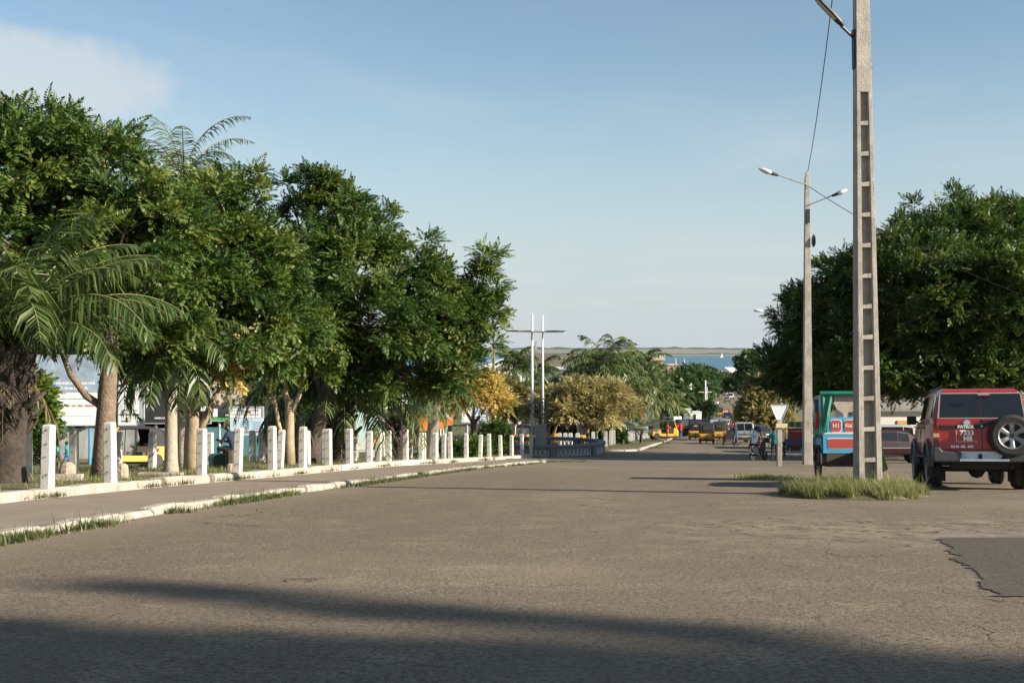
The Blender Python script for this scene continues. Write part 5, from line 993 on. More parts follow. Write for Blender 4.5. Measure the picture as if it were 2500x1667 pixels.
mb.build('rim', alloy, sp); mb = MB(); mb.lathe(c, [(.01,-.086),(.045,-.084),(.045,-.05),(.01,-.05)], 12, 'Y'); mb.lathe(c, [(.01,-.03),(.235,-.03),(.235,-.02),(.01,-.02)], 24, 'Y'); mb.build('hub', black, sp); mb = MB(); mb.box((.38,-.06,1.08), (.35,.12,.3)); mb.box((.2,-.045,1.34), (.4,.06,.1), 0); mb.build('carrier', black, sp)
# lights, bumper, step, arches, wheels, mirrors
for sx in (-1, 1):
    mb = MB(); mb.slab([(sx*.80,.86),(sx*.925,.86),(sx*.915,1.22),(sx*.80,1.22)], -.03, .16); tl = mb.build('tail_light', red_lens, suv, bevel=.012); m = MB(); m.slab([(sx*.805,1.05),(sx*.92,1.05),(sx*.918,1.13),(sx*.805,1.13)], -.034, -.028); m.build('indicator_lens', M('amber_lens', (.55,.35,.22), .2), tl); m = MB(); m.lathe((sx*.86,-.033,.96), [(.005,-.004),(.045,-.003),(.045,.003),(.005,.003)], 14, 'Y'); m.build('reflector', black, tl)
    mb = MB(); mb.slab([(sx*.40,.56),(sx*.93,.56),(sx*.95,.72),(sx*.93,.86),(sx*.82,.86),(sx*.76,.78),(sx*.40,.76)], -.17, .18); mb.build('bumper_end', FLARE, suv, bevel=.03)
    for wy in (1.02, 3.95):
        mb = MB(); rings = []
        for k in range(13): a = PI*k/12 - .0; rings.append([(sx*x_, wy + rr*math.cos(a), .46 + rr*math.sin(a)) for x_, rr in ((.88,.47),(.97,.46),(.985,.50),(.965,.56),(.88,.58))])
        mb.loft(rings); mb.build('fender_flare', FLARE, suv)
        mb = MB(); mb.lathe((sx*.905, wy, .45), [(.02,-.04),(.47,-.04),(.47,.022),(.02,.022)], 24, 'X'); mb.build('wheel_well', black, suv)
        wheel(suv, (sx*.83, wy, .40), .40, .28, M('alloy_dull', (.45,.45,.45), .35, .7), side=sx)
    mb = MB(); mb.box((sx*1.05,3.15,1.42), (.2,.09,.19)); mb.tube([(sx*.9,3.15,1.38),(sx*1.0,3.15,1.40)], .03, 6); mb.build('mirror', black, suv, bevel=.02)
    mb = MB(); mb.box((sx*.70,1.55,2.055), (.03,2.0,.03)); mb.build('roof_rail', black, suv, bevel=.008)
    mb = MB(); mb.box((sx*.925,2.45,.64), (.06,2.3,.05)); mb.build('side_step', black, suv, bevel=.01)
    for yy in (1.85, 2.95): m = MB(); m.box((sx*.93,yy,1.25), (.03,.16,.035)); m.build('door_handle', black, suv, bevel=.008)
    for yy in (1.62, 2.70): m = MB(); m.box((sx*.918,yy,1.02), (.008,.012,.68)); m.build('door_seam', black, suv)
    m = MB(); m.box((sx*.76,.93,.28), (.32,.02,.26)); m.build('mud_flap', black, suv)
mb = MB(); mb.slab([(-.42,.60),(.44,.60),(.50,.66),(.46,.77),(-.44,.77)], -.10, .1); mb.build('step_plate', M('step_metal', (.48,.50,.52), .35, .6), suv); mb = MB(); mb.slab([(-.45,.58),(.47,.58),(.47,.625),(-.45,.625)], -.20, -.08); mb.add([(-.42,-.19,.61),(-.30,-.19,.61),(-.42,-.10,.77),(.44,-.19,.61),(.30,-.19,.61),(.44,-.10,.77)], [(0,1,2),(3,5,4)]); mb.build('step_edge', CHROME, suv)
mb = MB(); mb.slab([(-.09,.60),(-.02,.60),(-.02,.70),(-.055,.735),(-.09,.70)], -.14, -.1); mb.build('tow_hook', black, suv)
under = M('underbody', (.035,.028,.022), .9); mb = MB(); mb.box((0,2.2,.55), (1.45,4.0,.14)); mb.tube([(-.75,1.02,.40),(.75,1.02,.40)], .055, 8); mb.ball((.02,1.02,.38), .17, 10); mb.box((0,.35,.50), (1.1,.5,.16)); mb.tube([(.55,-.02,.46),(.55,1.2,.46)], .035, 8); mb.build('underbody', under, suv)
mb = MB(); mb.box((.05,-.02,1.9), (.22,.03,.035)); mb.build('brake_lamp', M('brake_lamp', (.5,.3,.28), .3), suv)

# ---------------------------------------------------------------- three-wheeled taxi
def tuk(label, loc, rz, group='yellow three-wheelers', mats=None):
    ym = (mats or {}).get('paint', yellow); t = thing('auto_rickshaw', label, 'three-wheeler', loc, rz, group)
    tub = [(-1.28,.42),(-1.30,.62),(-1.24,.94),(-.50,.94),(-.42,.40),(-.55,.32),(-.62,.62),(-1.0,.66),(-1.16,.40)]
    mb = MB(); hw = .65
    rings = []
    for x_, k in ((-hw,.97),(-hw+.05,1.),(hw-.05,1.),(hw,.97)): rings.append([(x_, -.85+(y+.85)*k, z) for y, z in [(-1.26,.34),(-1.30,.62),(-1.22,.95),(-.52,.95),(-.44,.36)]])
    mb.loft(rings); body = mb.build('rear_body', ym, t, bevel=.03)
    mb = MB(); mb.box((0,.1,.33), (1.22,1.3,.07)); mb.box((0,.1,.26), (.9,1.9,.1)); mb.build('floor', black, t)
    for sx in (-1, 1): m = MB(); m.box((sx*.62,.1,.44), (.05,1.15,.24)); m.build('side_sill', ym, t, bevel=.015)
    mb = MB(); rings = []
    for z, w, y0, y1 in ((.28,.40,.75,1.05),(.42,.50,.70,1.25),(.72,.55,.72,1.28),(1.0,.56,.74,1.12),(1.06,.54,.76,1.05)): rings.append([(-w,y0,z),(w,y0,z),(w*.95,(y0+y1)/2+.08,z),(w*.55,y1,z),(-w*.55,y1,z),(-w*.95,(y0+y1)/2+.08,z)])
    mb.loft(rings); mb.build('front_cowl', ym, t, bevel=.02); mb = MB(); mb.lathe((0,1.26,.78), [(.01,-.06),(.10,-.06),(.10,.06),(.01,.08)], 14, 'Y'); mb.build('headlight', CHROME, t)
    mb = MB()
    for sx in (-1, 1): mb.tube([(sx*.54,.98,1.02),(sx*.55,.80,1.62),(sx*.5,.72,1.70)], .032, 6)
    mb.tube([(-.54,.98,1.04),(.54,.98,1.04)], .03, 6); mb.tube([(-.5,.72,1.70),(.5,.72,1.70)], .03, 6); mb.build('front_pillar', ym, t); mb = MB(); mb.add([(-.52,.97,1.06),(.52,.97,1.06),(.5,.75,1.66),(-.5,.75,1.66),(-.52,.98,1.06),(.52,.98,1.06),(.5,.76,1.66),(-.5,.76,1.66)], [(0,1,2,3),(4,7,6,5),(0,4,5,1),(2,6,7,3)]); mb.build('windscreen', M('screen_glass', (.10,.11,.11), .08), t)
    mb = MB(); rings = []       # soft top: roof then rounded back down to the tub
    for y, z, w in ((.82,1.66,.50),(.75,1.72,.56),(.2,1.77,.60),(-.6,1.77,.62),(-1.0,1.72,.63),(-1.16,1.58,.64),(-1.24,1.25,.645),(-1.25,.93,.645)):
        vert = y < -1.05; rings.append([(-w,y,z-(0 if vert else .10)),(-w*.86,y-(.04 if vert else 0),z-(0 if vert else .01)),(0,y-(.06 if vert else 0),z+(0 if vert else .02)),(w*.86,y-(.04 if vert else 0),z-(0 if vert else .01)),(w,y,z-(0 if vert else .10)),(w*.95,y+(.04 if vert else 0),z-(0 if vert else .13)),(-w*.95,y+(.04 if vert else 0),z-(0 if vert else .13))])
    mb.loft(rings)
    for sx in (-1, 1): mb.prism([(-1.24,.94),(-.60,.94),(-.62,1.3),(-.52,1.66),(-1.0,1.66),(-1.16,1.5)], sx*.635-.008, sx*.635+.008)
    top = mb.build('soft_top', canvas, t)
    mb = MB(); mb.slab([(-.30,1.18),(.30,1.18),(.27,1.46),(-.27,1.46)], -1.31, -1.27); mb.build('rear_window', M('hazy_plastic', (.075,.072,.065), .3), top)
    for sx in (-1, 1):
        m = MB(); m.box((sx*.52,-1.31,.66), (.10,.04,.20)); m.build('tail_light', red_lens, t, bevel=.01); wheel(t, (sx*.54,-.86,.22), .22, .12, M('dull_rim', (.055,.055,.055), .6, 0.), side=sx); m = MB(); m.box((sx*.54,-1.12,.2), (.18,.01,.22)); m.build('mud_flap', black, t)
        m = MB(); m.lathe((sx*.652,-.88,.36), [(.02,-.01),(.27,-.01),(.27,.006),(.02,.006)], 18, 'X'); m.build('wheel_well', black, t); m = MB(); m.prism([(-.98,.74),(-.86,.70),(-.84,.84),(-.96,.86)], sx*.655-.006, sx*.655+.006); m.build('vent', shade, t); m = MB(); m.tube([(sx*.60,.05,.45),(sx*.60,.0,1.68)], .018, 6); m.build('door_rod', black, t)
    m = MB(); m.lathe((0,-1.305,.60), [(.01,-.004),(.09,-.004),(.09,.004),(.01,.004)], 5, 'Y'); m.build('rear_badge', M('badge_grey', (.30,.26,.2)), t); m = MB(); m.box((0,-1.31,.43), (.36,.02,.10)); m.build('number_plate', M('plate_dark', (.15,.10,.05)), t)
    wheel(t, (0,1.05,.22), .22, .11, M('dull_rim', (.055,.055,.055), .6, 0.)); m = MB(); m.box((0,-.55,.62), (1.1,.5,.16)); m.box((0,-.82,.85), (1.1,.14,.45)); m.box((0,.25,.66), (.55,.4,.14)); m.build('seat', M('seat_vinyl', (.04,.018,.016), .5), t); m = MB(); m.tube([(-.32,.55,.98),(0,.68,1.0),(.32,.55,.98)], .018, 6); m.tube([(0,.68,1.0),(0,.95,.5)], .025, 6); m.build('handlebar', black, t)
    return t
def gp(p, d, off=.012): x = px(p, d); return (x, d, float(gz(x, d)) + off)
tk = tuk('dark yellow three-wheeler with black hood, nearest on the road, seen from behind', gp(1725, 105), -R(9))
T_ = [(1698, 119, -9, 1., 'yellow three-wheeler with a light sticker in its rear window, left of the nearest one'), (1756, 116, -9, 1., 'dusky yellow three-wheeler to the right of the nearest one'), (1737, 142, -10, 1., 'yellow three-wheeler further ahead between the front three'), (1769, 150, -9, .95, 'three-wheeler with pale grey hood near the people on the right of the road'),
      (1757, 226, -11, 1., 'single yellow three-wheeler climbing the far road by the tan tree'), (1750, 232, -11, 1., 'three-wheeler just ahead of the single one on the far road, partly hidden')]
for p, d, r_, s_, lb in T_: copy_tree(tk, gp(p, d), R(r_), lb, s=s_)
sideT = copy_tree(tk, gp(1621, 110, .2), -R(78), 'yellow three-wheeler parked side-on at the end of the white pickets, door open')
o = copy_tree(tk, (px(318, 51), 51, float(gz(px(318, 51), 51))+.04), R(128), 'bright yellow three-wheeler on the side road behind the second post')
SW = {'yellow_paint': 'yellow_paint'}
for p, d, r_, lb in ((1285, 84, 165, 'three-wheeler facing the camera behind the left white mast'), (1222, 88, 100, 'three-wheeler half hidden behind the feathery bush at the round wall'), (1340, 90, 150, 'three-wheeler with a cream hood right of the grey pedestal'), (1385, 88, 95, 'three-wheeler under the wide tan tree behind the four posts')): copy_tree(tk, gp(p, d, .02), R(r_), lb)
for sl in [s for c in SC.objects if c.parent and c.parent.get('label', '').startswith('three-wheeler with pale grey') and c.name.startswith('soft_top') for s in c.material_slots][:1]: sl.link = 'OBJECT'; sl.material = M('grey_canvas', (.17,.18,.19), .7)
mk_ = [c for c in SC.objects if c.parent and c.parent.get('label', '').startswith('yellow three-wheeler with a light sticker') and c.name.startswith('soft_top')][0]
mb = MB(); mb.slab([(-.10,1.28),(.16,1.30),(.17,1.36),(-.09,1.34)], -1.33, -1.315); mb.build('sticker', ink_w, mk_)

# ---------------------------------------------------------------- other cars
def car(label, loc, rz, paint, kind='hatch', cat='car', group=None, nm='parked_car', rack=False):
    t = thing(nm, label, cat, loc, rz, group)
    if kind == 'van':
        S = [(.78,.42,.84,.72,.82,1.02,.80,1.05,.0), (.78,.42,.84,.72,.82,1.03,.70,1.78,.02,.10), (.78,.34,.85,.72,.83,1.03,.72,1.82,.5), (.78,.34,.85,.72,.83,1.02,.72,1.82,1.9), (.78,.34,.85,.72,.82,1.0,.70,1.76,2.5), (.78,.34,.84,.70,.80,.98,.72,1.02,3.3,3.25), (.76,.36,.80,.62,.74,.84,.66,.88,4.0)]; gl_ = ((1,2,.15,.03),(2,3,.03,.03),(3,4,.03,.03)); wy = (.72,3.35); rw = (1.04,1.70)
    elif kind == 'sedan':
        S = [(.76,.38,.82,.62,.80,.92,.72,.95,.0), (.76,.34,.84,.62,.82,.94,.74,.97,.65), (.76,.32,.85,.62,.83,.94,.60,1.38,.9,1.35), (.76,.32,.85,.62,.83,.93,.62,1.42,2.0), (.76,.32,.85,.62,.82,.92,.60,1.36,2.5), (.76,.34,.84,.62,.80,.90,.72,.93,3.3,3.25), (.74,.38,.78,.55,.72,.72,.64,.76,4.3)]; gl_ = ((2,3,.12,.03),(3,4,.03,.03),(4,5,.03,.5)); wy = (.80,3.45); rw = (.98,1.34)
    elif kind == 'pickup':
        S = [(.80,.55,.86,.80,.86,1.10,.84,1.12,.0), (.80,.50,.88,.80,.87,1.12,.85,1.14,1.5), (.80,.50,.88,.80,.87,1.12,.66,1.66,1.65,1.75), (.80,.50,.88,.80,.87,1.12,.68,1.70,2.3), (.80,.50,.88,.80,.86,1.10,.66,1.64,2.9), (.80,.50,.87,.80,.84,1.06,.76,1.10,3.7,3.65), (.78,.52,.82,.72,.78,.98,.70,1.02,4.7)]; gl_ = ((2,3,.12,.03),(3,4,.03,.03),(4,5,.03,.45)); wy = (.95,3.8); rw = (1.16,1.62)
    else:
        S = [(.74,.40,.80,.66,.79,.92,.76,.95,.0), (.74,.36,.80,.66,.79,.93,.62,1.42,.05,.35), (.74,.34,.81,.66,.80,.93,.64,1.47,.8), (.74,.34,.81,.66,.80,.92,.64,1.47,1.7), (.74,.34,.81,.66,.79,.91,.62,1.40,2.2), (.74,.36,.80,.64,.77,.88,.70,.92,2.9,2.85), (.72,.38,.75,.58,.70,.76,.62,.80,3.6)]; gl_ = ((1,2,.15,.03),(2,3,.03,.03),(3,4,.03,.03)); wy = (.65,2.95); rw = (.96,1.36)
    shell(t, S, paint)
    for a, b_, m0, m1 in gl_: side_glass(t, S[a], S[b_], m0, m1)
    i1 = 2 if kind in ('sedan', 'pickup') else 1; A, B = S[i1-1], S[i1]; yA, yB = A[8], B[9] if len(B) > 9 else B[8]; zA, zB = A[5]+.02, B[7]; wA, wB = A[6]*.92, B[6]*.9
    def rp(nm_, u0, u1, v0, v1, mat):
        mb = MB(); c = []
        for u, v in ((u0,v0),(u1,v0),(u1,v1),(u0,v1)): w = wA+(wB-wA)*v; c.append(Vector((u*w, yA+(yB-yA)*v, zA+(zB-zA)*v)))
        mb.loft([[p + Vector((0,.02,0)) for p in c], [p - Vector((0,.014,-.006)) for p in c]]); return mb.build(nm_, mat, t)
    if kind == 'van': rp('rear_window', -.92, -.06, .12, .88, glass); rp('rear_window', .06, .92, .12, .88, glass); m = MB(); m.box((0,-.012,.9), (.012,.01,.85)); m.box((0,-.012,.82), (1.5,.012,.07)); m.build('rear_trim', black, t)
    else: rp('rear_window', -.92, .92, .12, .9, glass)
    s5, s4 = S[-2], S[-3]; m = MB(); c = [(-s5[6]*.9, s5[8]-.02, s5[5]+.06), (s5[6]*.9, s5[8]-.02, s5[5]+.06), (s4[6]*.88, s4[8]+.12, s4[7]-.06), (-s4[6]*.88, s4[8]+.12, s4[7]-.06)]; m.loft([[Vector(p)-Vector((0,.03,0)) for p in c], [Vector(p)+Vector((0,.03,.02)) for p in c]]); m.build('windscreen', glass, t)
    for sx in (-1, 1):
        w0 = S[0][2]; zt = S[0][5]; m = MB(); m.slab([(sx*(w0-.17),zt-.26),(sx*(w0-.01),zt-.26),(sx*(w0-.02),zt-.02),(sx*(w0-.15),zt-.02)], -.02, .1); m.build('tail_light', red_lens, t, bevel=.01); L = S[-1]; m = MB(); m.slab([(sx*.38,L[5]-.14),(sx*(L[2]-.04),L[5]-.14),(sx*(L[2]-.06),L[5]-.02),(sx*.40,L[5]-.02)], L[8]-.04, L[8]+.012); m.build('headlight', CHROME, t)
        for y in wy: m = MB(); m.lathe((sx*(S[2][2]-.015),y,.34), [(.02,-.02),(.36,-.02),(.36,.022),(.02,.022)], 20, 'X'); m.build('wheel_arch', black, t); wheel(t, (sx*(S[2][2]-.09),y,.30), .30, .2, side=sx)
        m = MB(); m.box((sx*(S[4][2]+.06),S[4][8]+.45,S[4][5]+.05), (.16,.08,.12)); m.build('mirror', black, t, bevel=.015)
    m = MB(); m.box((0,.0,S[0][1]+.10), (1.56,.14,.18)); m.box((0,S[-1][8],S[-1][1]+.08), (1.44,.14,.18)); m.build('bumper', FLARE, t, bevel=.02); m = MB(); m.box((0,-.08,S[0][1]+.30 if kind != 'van' else .64), (.46,.02,.11)); m.build('number_plate', M('plate_dull', (.4,.4,.38)), t)
    if rack: m = MB(); [m.tube([(-.62,y,1.88),(.62,y,1.88)], .02, 5) for y in (.5,1.2,1.9)]; m.build('roof_rack', black, t)
    return t
SILV = M('silver_paint', (.36,.38,.40), .35, .3, var=.05, coat=.3); MAROON = M('maroon_paint', (.028,.009,.011), .4, var=.05, coat=.15); NAVY = M('navy_paint', (.018,.04,.085), .3, coat=.4); BLUEC = M('steel_blue_paint', (.08,.14,.20), .3, coat=.4); WHT = M('white_car_paint', (.68,.69,.70), .35, coat=.3); DARKC = M('charcoal_paint', (.02,.022,.025), .3, coat=.4); GREYC = M('grey_car_paint', (.20,.21,.22), .35, coat=.3); TEALC = M('teal_car_paint', (.12,.3,.3), .35)
car('silver van with twin rear doors parked right of the three-wheelers', gp(1818, 101), -R(7), SILV, 'van', 'van', nm='parked_van', rack=True)
car('dark blue car half hidden behind the silver van', gp(1850, 116), -R(8), NAVY)
car('black car in the shade behind the give way sign', gp(1872, 108), R(40), DARKC)
mar = car('dark maroon car parked side-on under the tree, between panelled pole and red car', gp(2086, 54), -R(84), MAROON, 'hatch'); 
for sx in (-1, 1): m = MB(); m.box((sx*.805,1.8,.66), (.02,1.7,.035)); m.build('side_moulding', CHROME, mar)
car('silver car parked behind the maroon car, next to the panelled pole', gp(2120, 74), -R(84), SILV, 'van'); car('steel blue car parked behind the maroon car on the right', gp(2215, 70), -R(75), BLUEC, 'sedan')
for p, d, m_, lb, k in ((1783, 372, WHT, 'white car coming up the far road', 'van'), (1793, 400, GREYC, 'grey car behind the white one on the far road', 'hatch'), (1788, 425, DARKC, 'dark car low on the far road', 'hatch'), (1812, 440, TEALC, 'pale teal car on the right of the far road', 'sedan'), (1775, 330, GREYC, 'dark grey car parked on the left of the far road', 'sedan'), (1776, 205, NAVY, 'navy car on the right edge of the road by the pedestrians', 'sedan')): car(lb, gp(p, d), R(174) if m_ is WHT else -R(10), m_, k, group='cars on the far road')
for p, d, lb in ((1795, 455, 'tiny yellow taxi at the bottom of the far road, left'), (1802, 462, 'tiny yellow taxi at the bottom of the far road, right'), (1790, 475, 'tiny yellow taxi beyond the others near the white pole'), (1812, 490, 'tiny yellow taxi by the orange shop')): car(lb, gp(p, d), -R(10), M('taxi_yellow', (.65,.38,.06), .4), 'hatch', group='cars on the far road')
# white tipper truck standing across the left edge of the road
tr = thing('tipper_truck', 'white truck with a blue-grey loading bed standing side-on at the left of the road', 'truck', gp(1698, 132, .02), R(55)); mb = MB()
mb.prism([(2.1,.55),(3.9,.55),(3.95,1.15),(3.7,1.30),(3.25,2.05),(2.1,2.10)], -.9, .9); cab = mb.build('cab', WHT, tr, bevel=.03); 
for sx in (-1, 1):
    m = MB(); m.prism([(2.35,1.32),(3.45,1.32),(3.12,1.92),(2.35,1.95)], sx*.905-.01, sx*.905+.01); m.build('cab_window', glass, cab)
    for y in (.2, .95, 3.15): wheel(tr, (sx*.78,y,.42), .42, .26, side=sx)
m = MB(); m.prism([(3.3,1.35),(3.72,1.35),(3.30,1.98)], -.75, .75); m.build('windscreen', glass, cab); m = MB(); m.box((0,3.95,.66), (1.7,.14,.24)); m.build('bumper', GREYC, tr)
m = MB(); bedm = M('bed_blue_grey', (.10,.14,.19), .6, var=.2); m.box((0,-.15,1.0), (1.9,4.1,.12)); 
for sx in (-1, 1): m.box((sx*.92,-.15,1.4), (.06,4.1,.8))
m.box((0,1.87,1.4), (1.9,.06,.8)); m.box((0,-2.17,1.4), (1.9,.06,.8)); m.build('bed', bedm, tr); m = MB(); m.box((0,.6,.72), (.8,5.4,.2)); m.build('chassis', black, tr)
m = MB(); m.box((.97,.9,1.42), (.04,1.1,.6)); m.box((-.97,.9,1.42), (.04,1.1,.6)); m.build('white_panel', WHT, tr)
car('green-grey car parked on the island beyond the white truck', gp(1700, 146, .15), R(80), M('grey_green_paint', (.10,.13,.12), .35), 'hatch')
# ---------------------------------------------------------------- hand-pulled rickshaws
def rickshaw(label, loc, rz, back, canopy, lower, plaq=None, w=1.05, s=1., zs=(.66,1.12,1.12,1.52)):
    t = thing('rickshaw', label, 'rickshaw', loc, rz, 'hand-pulled rickshaws', s); hw = w/2
    rim_ = M('red_brown_rim', (.16,.05,.03), .6)
    for sx in (-1, 1):
        m = MB(); r = .42; m.tube([(sx*(hw+.06), r*math.cos(a)+.15, .42+r*math.sin(a)) for a in [2*PI*i/28 for i in range(29)]], .035, 6, cap=False); wh = m.build('wheel', rubber, t); m = MB()
        for k in range(9): a = 2*PI*k/9; m.tube([(sx*(hw+.06),.15,.42),(sx*(hw+.06),.15+r*math.cos(a),.42+r*math.sin(a))], .010, 4)
        m.lathe((sx*(hw+.06),.15,.42), [(.01,-.08),(.06,-.08),(.06,.08),(.01,.08)], 10, 'X'); m.build('spokes', rim_, wh)
        m = MB(); m.tube([(sx*hw*.8,.0,.62),(sx*hw*.8,1.2,.62),(sx*hw*.7,2.0,.75)], .028, 6); m.build('shaft', M('dark_wood', (.07,.04,.025), .7), t)
        m = MB(); m.box((sx*hw,.2,.82), (.05,.75,.40)); m.build('side_panel', back, t, bevel=.01)
        for y in (-.18, .62): m = MB(); m.tube([(sx*hw,y,.9),(sx*hw,y+.03,2.0)], .018, 5); m.build('canopy_rod', M('dark_wood', (.07,.04,.025), .7), t)
    m = MB(); m.slab([(-hw,zs[1]),(hw,zs[1]),(hw,zs[0]),(-hw,zs[0])], -.24, -.19); bk = m.build('lower_panel', lower, t, bevel=.01); m = MB(); m.slab([(-hw+.1,zs[2]),(hw-.1,zs[2]),(hw-.12,zs[3]),(-hw+.12,zs[3])], -.22, -.18); up = m.build('back_panel', back, t, bevel=.01)
    m = MB(); m.box((0,.2,.70), (w,.8,.07)); m.box((0,.15,.86), (w*.9,.6,.18)); m.build('seat', M('seat_vinyl', (.04,.018,.016), .5), t); m = MB(); m.box((0,.1,.5), (w*.85,.7,.3)); m.tube([(-hw-.1,.15,.42),(hw+.1,.15,.42)], .025, 6); m.build('axle_box', M('dark_wood', (.07,.04,.025), .7), t)
    return t, up, bk, hw
PB = M('rickshaw_blue', (.07,.32,.50), .45, var=.1); PR = M('rickshaw_red', (.42,.06,.05), .5, var=.12); PGN = M('tarpaulin_green', (.012,.16,.10), .35, var=.25, scale=5); PW = M('rickshaw_white', (.70,.69,.62), .5)
t, up, bk, hw = rickshaw('turquoise rickshaw with red number plaques and a green tarpaulin hood behind the panelled pole', gp(2064, 29.5), -R(5), PB, PGN, PB, w=1.12)
def octo(cx_, cz, a, b_, k=.3): return [(cx_-a+k*a, cz-b_), (cx_+a-k*a, cz-b_), (cx_+a, cz-b_+k*b_), (cx_+a, cz+b_-k*b_), (cx_+a-k*a, cz+b_), (cx_-a+k*a, cz+b_), (cx_-a, cz+b_-k*b_), (cx_-a, cz-b_+k*b_)]
for cx_, s_ in ((-.24, 'H1'), (.08, '0267')):
    m = MB(); m.slab(octo(cx_, 1.32, .135, .15), -.228, -.222); pq = m.build('plaque_border', PW, up); m = MB(); m.slab(octo(cx_, 1.32, .12, .135), -.233, -.227); m.build('plaque', PR, pq); text(s_, .11 if len(s_) > 2 else .14, PW, pq, (cx_, -.236, 1.32), bold=.003)
m = MB(); m.slab(octo(.05, .90, .50, .13, .12), -.248, -.241); pq = m.build('panel_border', PW, bk); m = MB(); m.slab(octo(.05, .90, .48, .112, .12), -.254, -.247); m.build('red_panel', PR, pq)
m = MB(); m.box((0,-.22,1.14), (1.14,.06,.035)); m.build('top_rail', PW, t)
m = MB(); rings = []      # hood: side curtains and roof of tarpaulin with sagging folds
for y in np.linspace(-.24, .75, 9):
    w_ = hw+.05; rings.append([(-w_-.05*math.sin(y*9), y, 1.12+.04*math.sin(y*17)), (-w_, y, 1.6), (-w_+.02, y, 2.02), (-w_*.7, y, 2.10), (0, y, 2.12), (w_*.7, y, 2.10), (w_-.02, y, 2.02), (w_, y, 1.6), (w_+.05*math.sin(y*8), y, 1.12)])
m.loft(rings, closed=False, cap=False); hd = m.build('hood', PGN, t, smooth=True, fix=False)
m = MB(); m.tube([(-.60,-.25,2.09),(.60,-.25,2.09)], .055, 8); m.build('rolled_curtain', PGN, hd); m = MB(); rings = []
for i in range(6): u = i/5; rings.append([(-.60+.30*u, -.25-.02*math.sin(i*2.1), 2.05), (-.60+.20*u+.04*math.sin(i*2.5), -.27-.03*math.sin(i*1.9), 1.55), (-.66+.16*u, -.26, 1.14)])
m.loft(rings, closed=False, cap=False); m.build('back_curtain', PGN, hd, fix=False); m = MB(); m.add([(-.27,-.18,2.06),(.30,-.18,2.06),(.30,-.17,1.78),(.2,-.15,1.66),(.06,-.15,1.64),(.02,-.16,1.46),(-.03,-.16,1.46),(-.06,-.15,1.62),(-.18,-.16,1.70),(-.27,-.17,1.84)], [(0,1,2,3,4,5,6,7,8,9)]); sl = m.build('hanging_cloth', M('pale_cloth', (.42,.36,.28), .8), t); so = sl.modifiers.new('solid', 'SOLIDIFY'); so.thickness = .02
m = MB(); m.tube([(-.66,-.2,2.0),(-.72,-.15,1.96)], .05, 8); m.build('rolled_cloth', M('pale_cloth', (.42,.36,.28), .8), t); m = MB(); m.slab([(-.74,1.25),(-.64,1.25),(-.62,1.62),(-.68,1.66),(-.70,1.5)], -.2, -.16); m.build('red_pennant', M('pennant_red', (.5,.03,.03), .6), t); m = MB(); m.slab([(-.72,1.62),(-.64,1.62),(-.63,2.0),(-.74,1.98)], -.2, -.17); m.build('blue_pennant', M('pennant_blue', (.02,.06,.16), .6), t)
def striped_canopy(t, hw, cols, zt=2.0):
    m = MB(); rings = []
    for y in np.linspace(-.26, .78, 5): rings.append([(-hw-.08, y, zt-.12), (-hw, y, zt), (hw, y, zt), (hw+.08, y, zt-.12)])
    m.loft(rings, closed=False, cap=False); c = m.build('canopy', cols[0], t, fix=False); n = 9
    for i in range(n): a = -hw-.05 + (2*hw+.1)*i/n; b_ = a + (2*hw+.1)/n; m = MB(); m.slab([(a,zt-.34),(b_,zt-.34),(b_,zt-.02),(a,zt-.02)], -.29, -.27); m.build('valance_strip', cols[1+i % 3], c)
STR = [M('canopy_teal', (.03,.16,.18), .6), M('strip_blue', (.03,.16,.34), .6), M('strip_cream', (.48,.42,.24), .6), M('strip_green', (.05,.22,.10), .6)]
d = 70; t, up, bk, hw = rickshaw('red-backed rickshaw with a striped valance and blue base, right of the give way sign', gp(1940, d), -R(6), M('deep_red_panel', (.36,.03,.03), .5), PGN, M('deep_blue_panel', (.02,.11,.24), .5), w=1.02, s=1., zs=(.55,1.0,1.0,1.62)); striped_canopy(t, hw, STR)
scribble(up, -.34, .36, 1.45, .07, PW, -.226, 3); m = MB(); m.box((0,-.26,.76), (.24,.03,.3)); m.build('centre_board', M('deep_red_panel', (.36,.03,.03), .5), bk)
for sx in (-1, 1): m = MB(); m.tube([(sx*.28,-.2,.55),(sx*.34,-.34,.3),(sx*.30,-.42,.06)], .025, 6); m.build('prop_leg', PW, t)
t, up, bk, hw = rickshaw('small turquoise rickshaw seen between the two poles on the right', gp(2001, 70), R(4), PB, PGN, PB, w=1.0); striped_canopy(t, hw, [PGN, PGN, PW, PB])
t, up, bk, hw = rickshaw('dark handcart pushed by a person beside the silver van', gp(1780, 96), R(0), black, PGN, black, w=.9, s=.8)
# ---------------------------------------------------------------- scooter
sc = thing('scooter', 'black scooter ridden along the shaded road, right of the silver van', 'scooter', gp(1851, 62), -R(40)); sb = M('scooter_black', (.012,.012,.014), .3, coat=.4)
for y in (-.62, .66):
    m = MB(); m.lathe((0,y,.24), [(.10,-.05),(.21,-.055),(.245,-.03),(.245,.03),(.21,.055),(.10,.05)], 20, 'X'); wh = m.build('wheel', rubber, sc); m = MB(); m.lathe((0,y,.24), [(.01,-.04),(.13,-.03),(.13,.03),(.01,.04)], 14, 'X'); m.build('rim', M('dull_rim', (.055,.055,.055), .6, 0.), wh)
mb = MB(); rings = []
for y, w_, z0, z1 in ((-.90,.07,.62,.72),(-.70,.15,.45,.78),(-.40,.17,.34,.76),(-.12,.15,.30,.66),(-.02,.14,.26,.36),(.30,.14,.26,.34),(.42,.16,.28,.60),(.52,.14,.40,.92),(.60,.08,.55,.98)): rings.append([(-w_,y,z0),(w_,y,z0),(w_,y,z1-.04),(w_*.6,y,z1),(-w_*.6,y,z1),(-w_,y,z1-.04)])
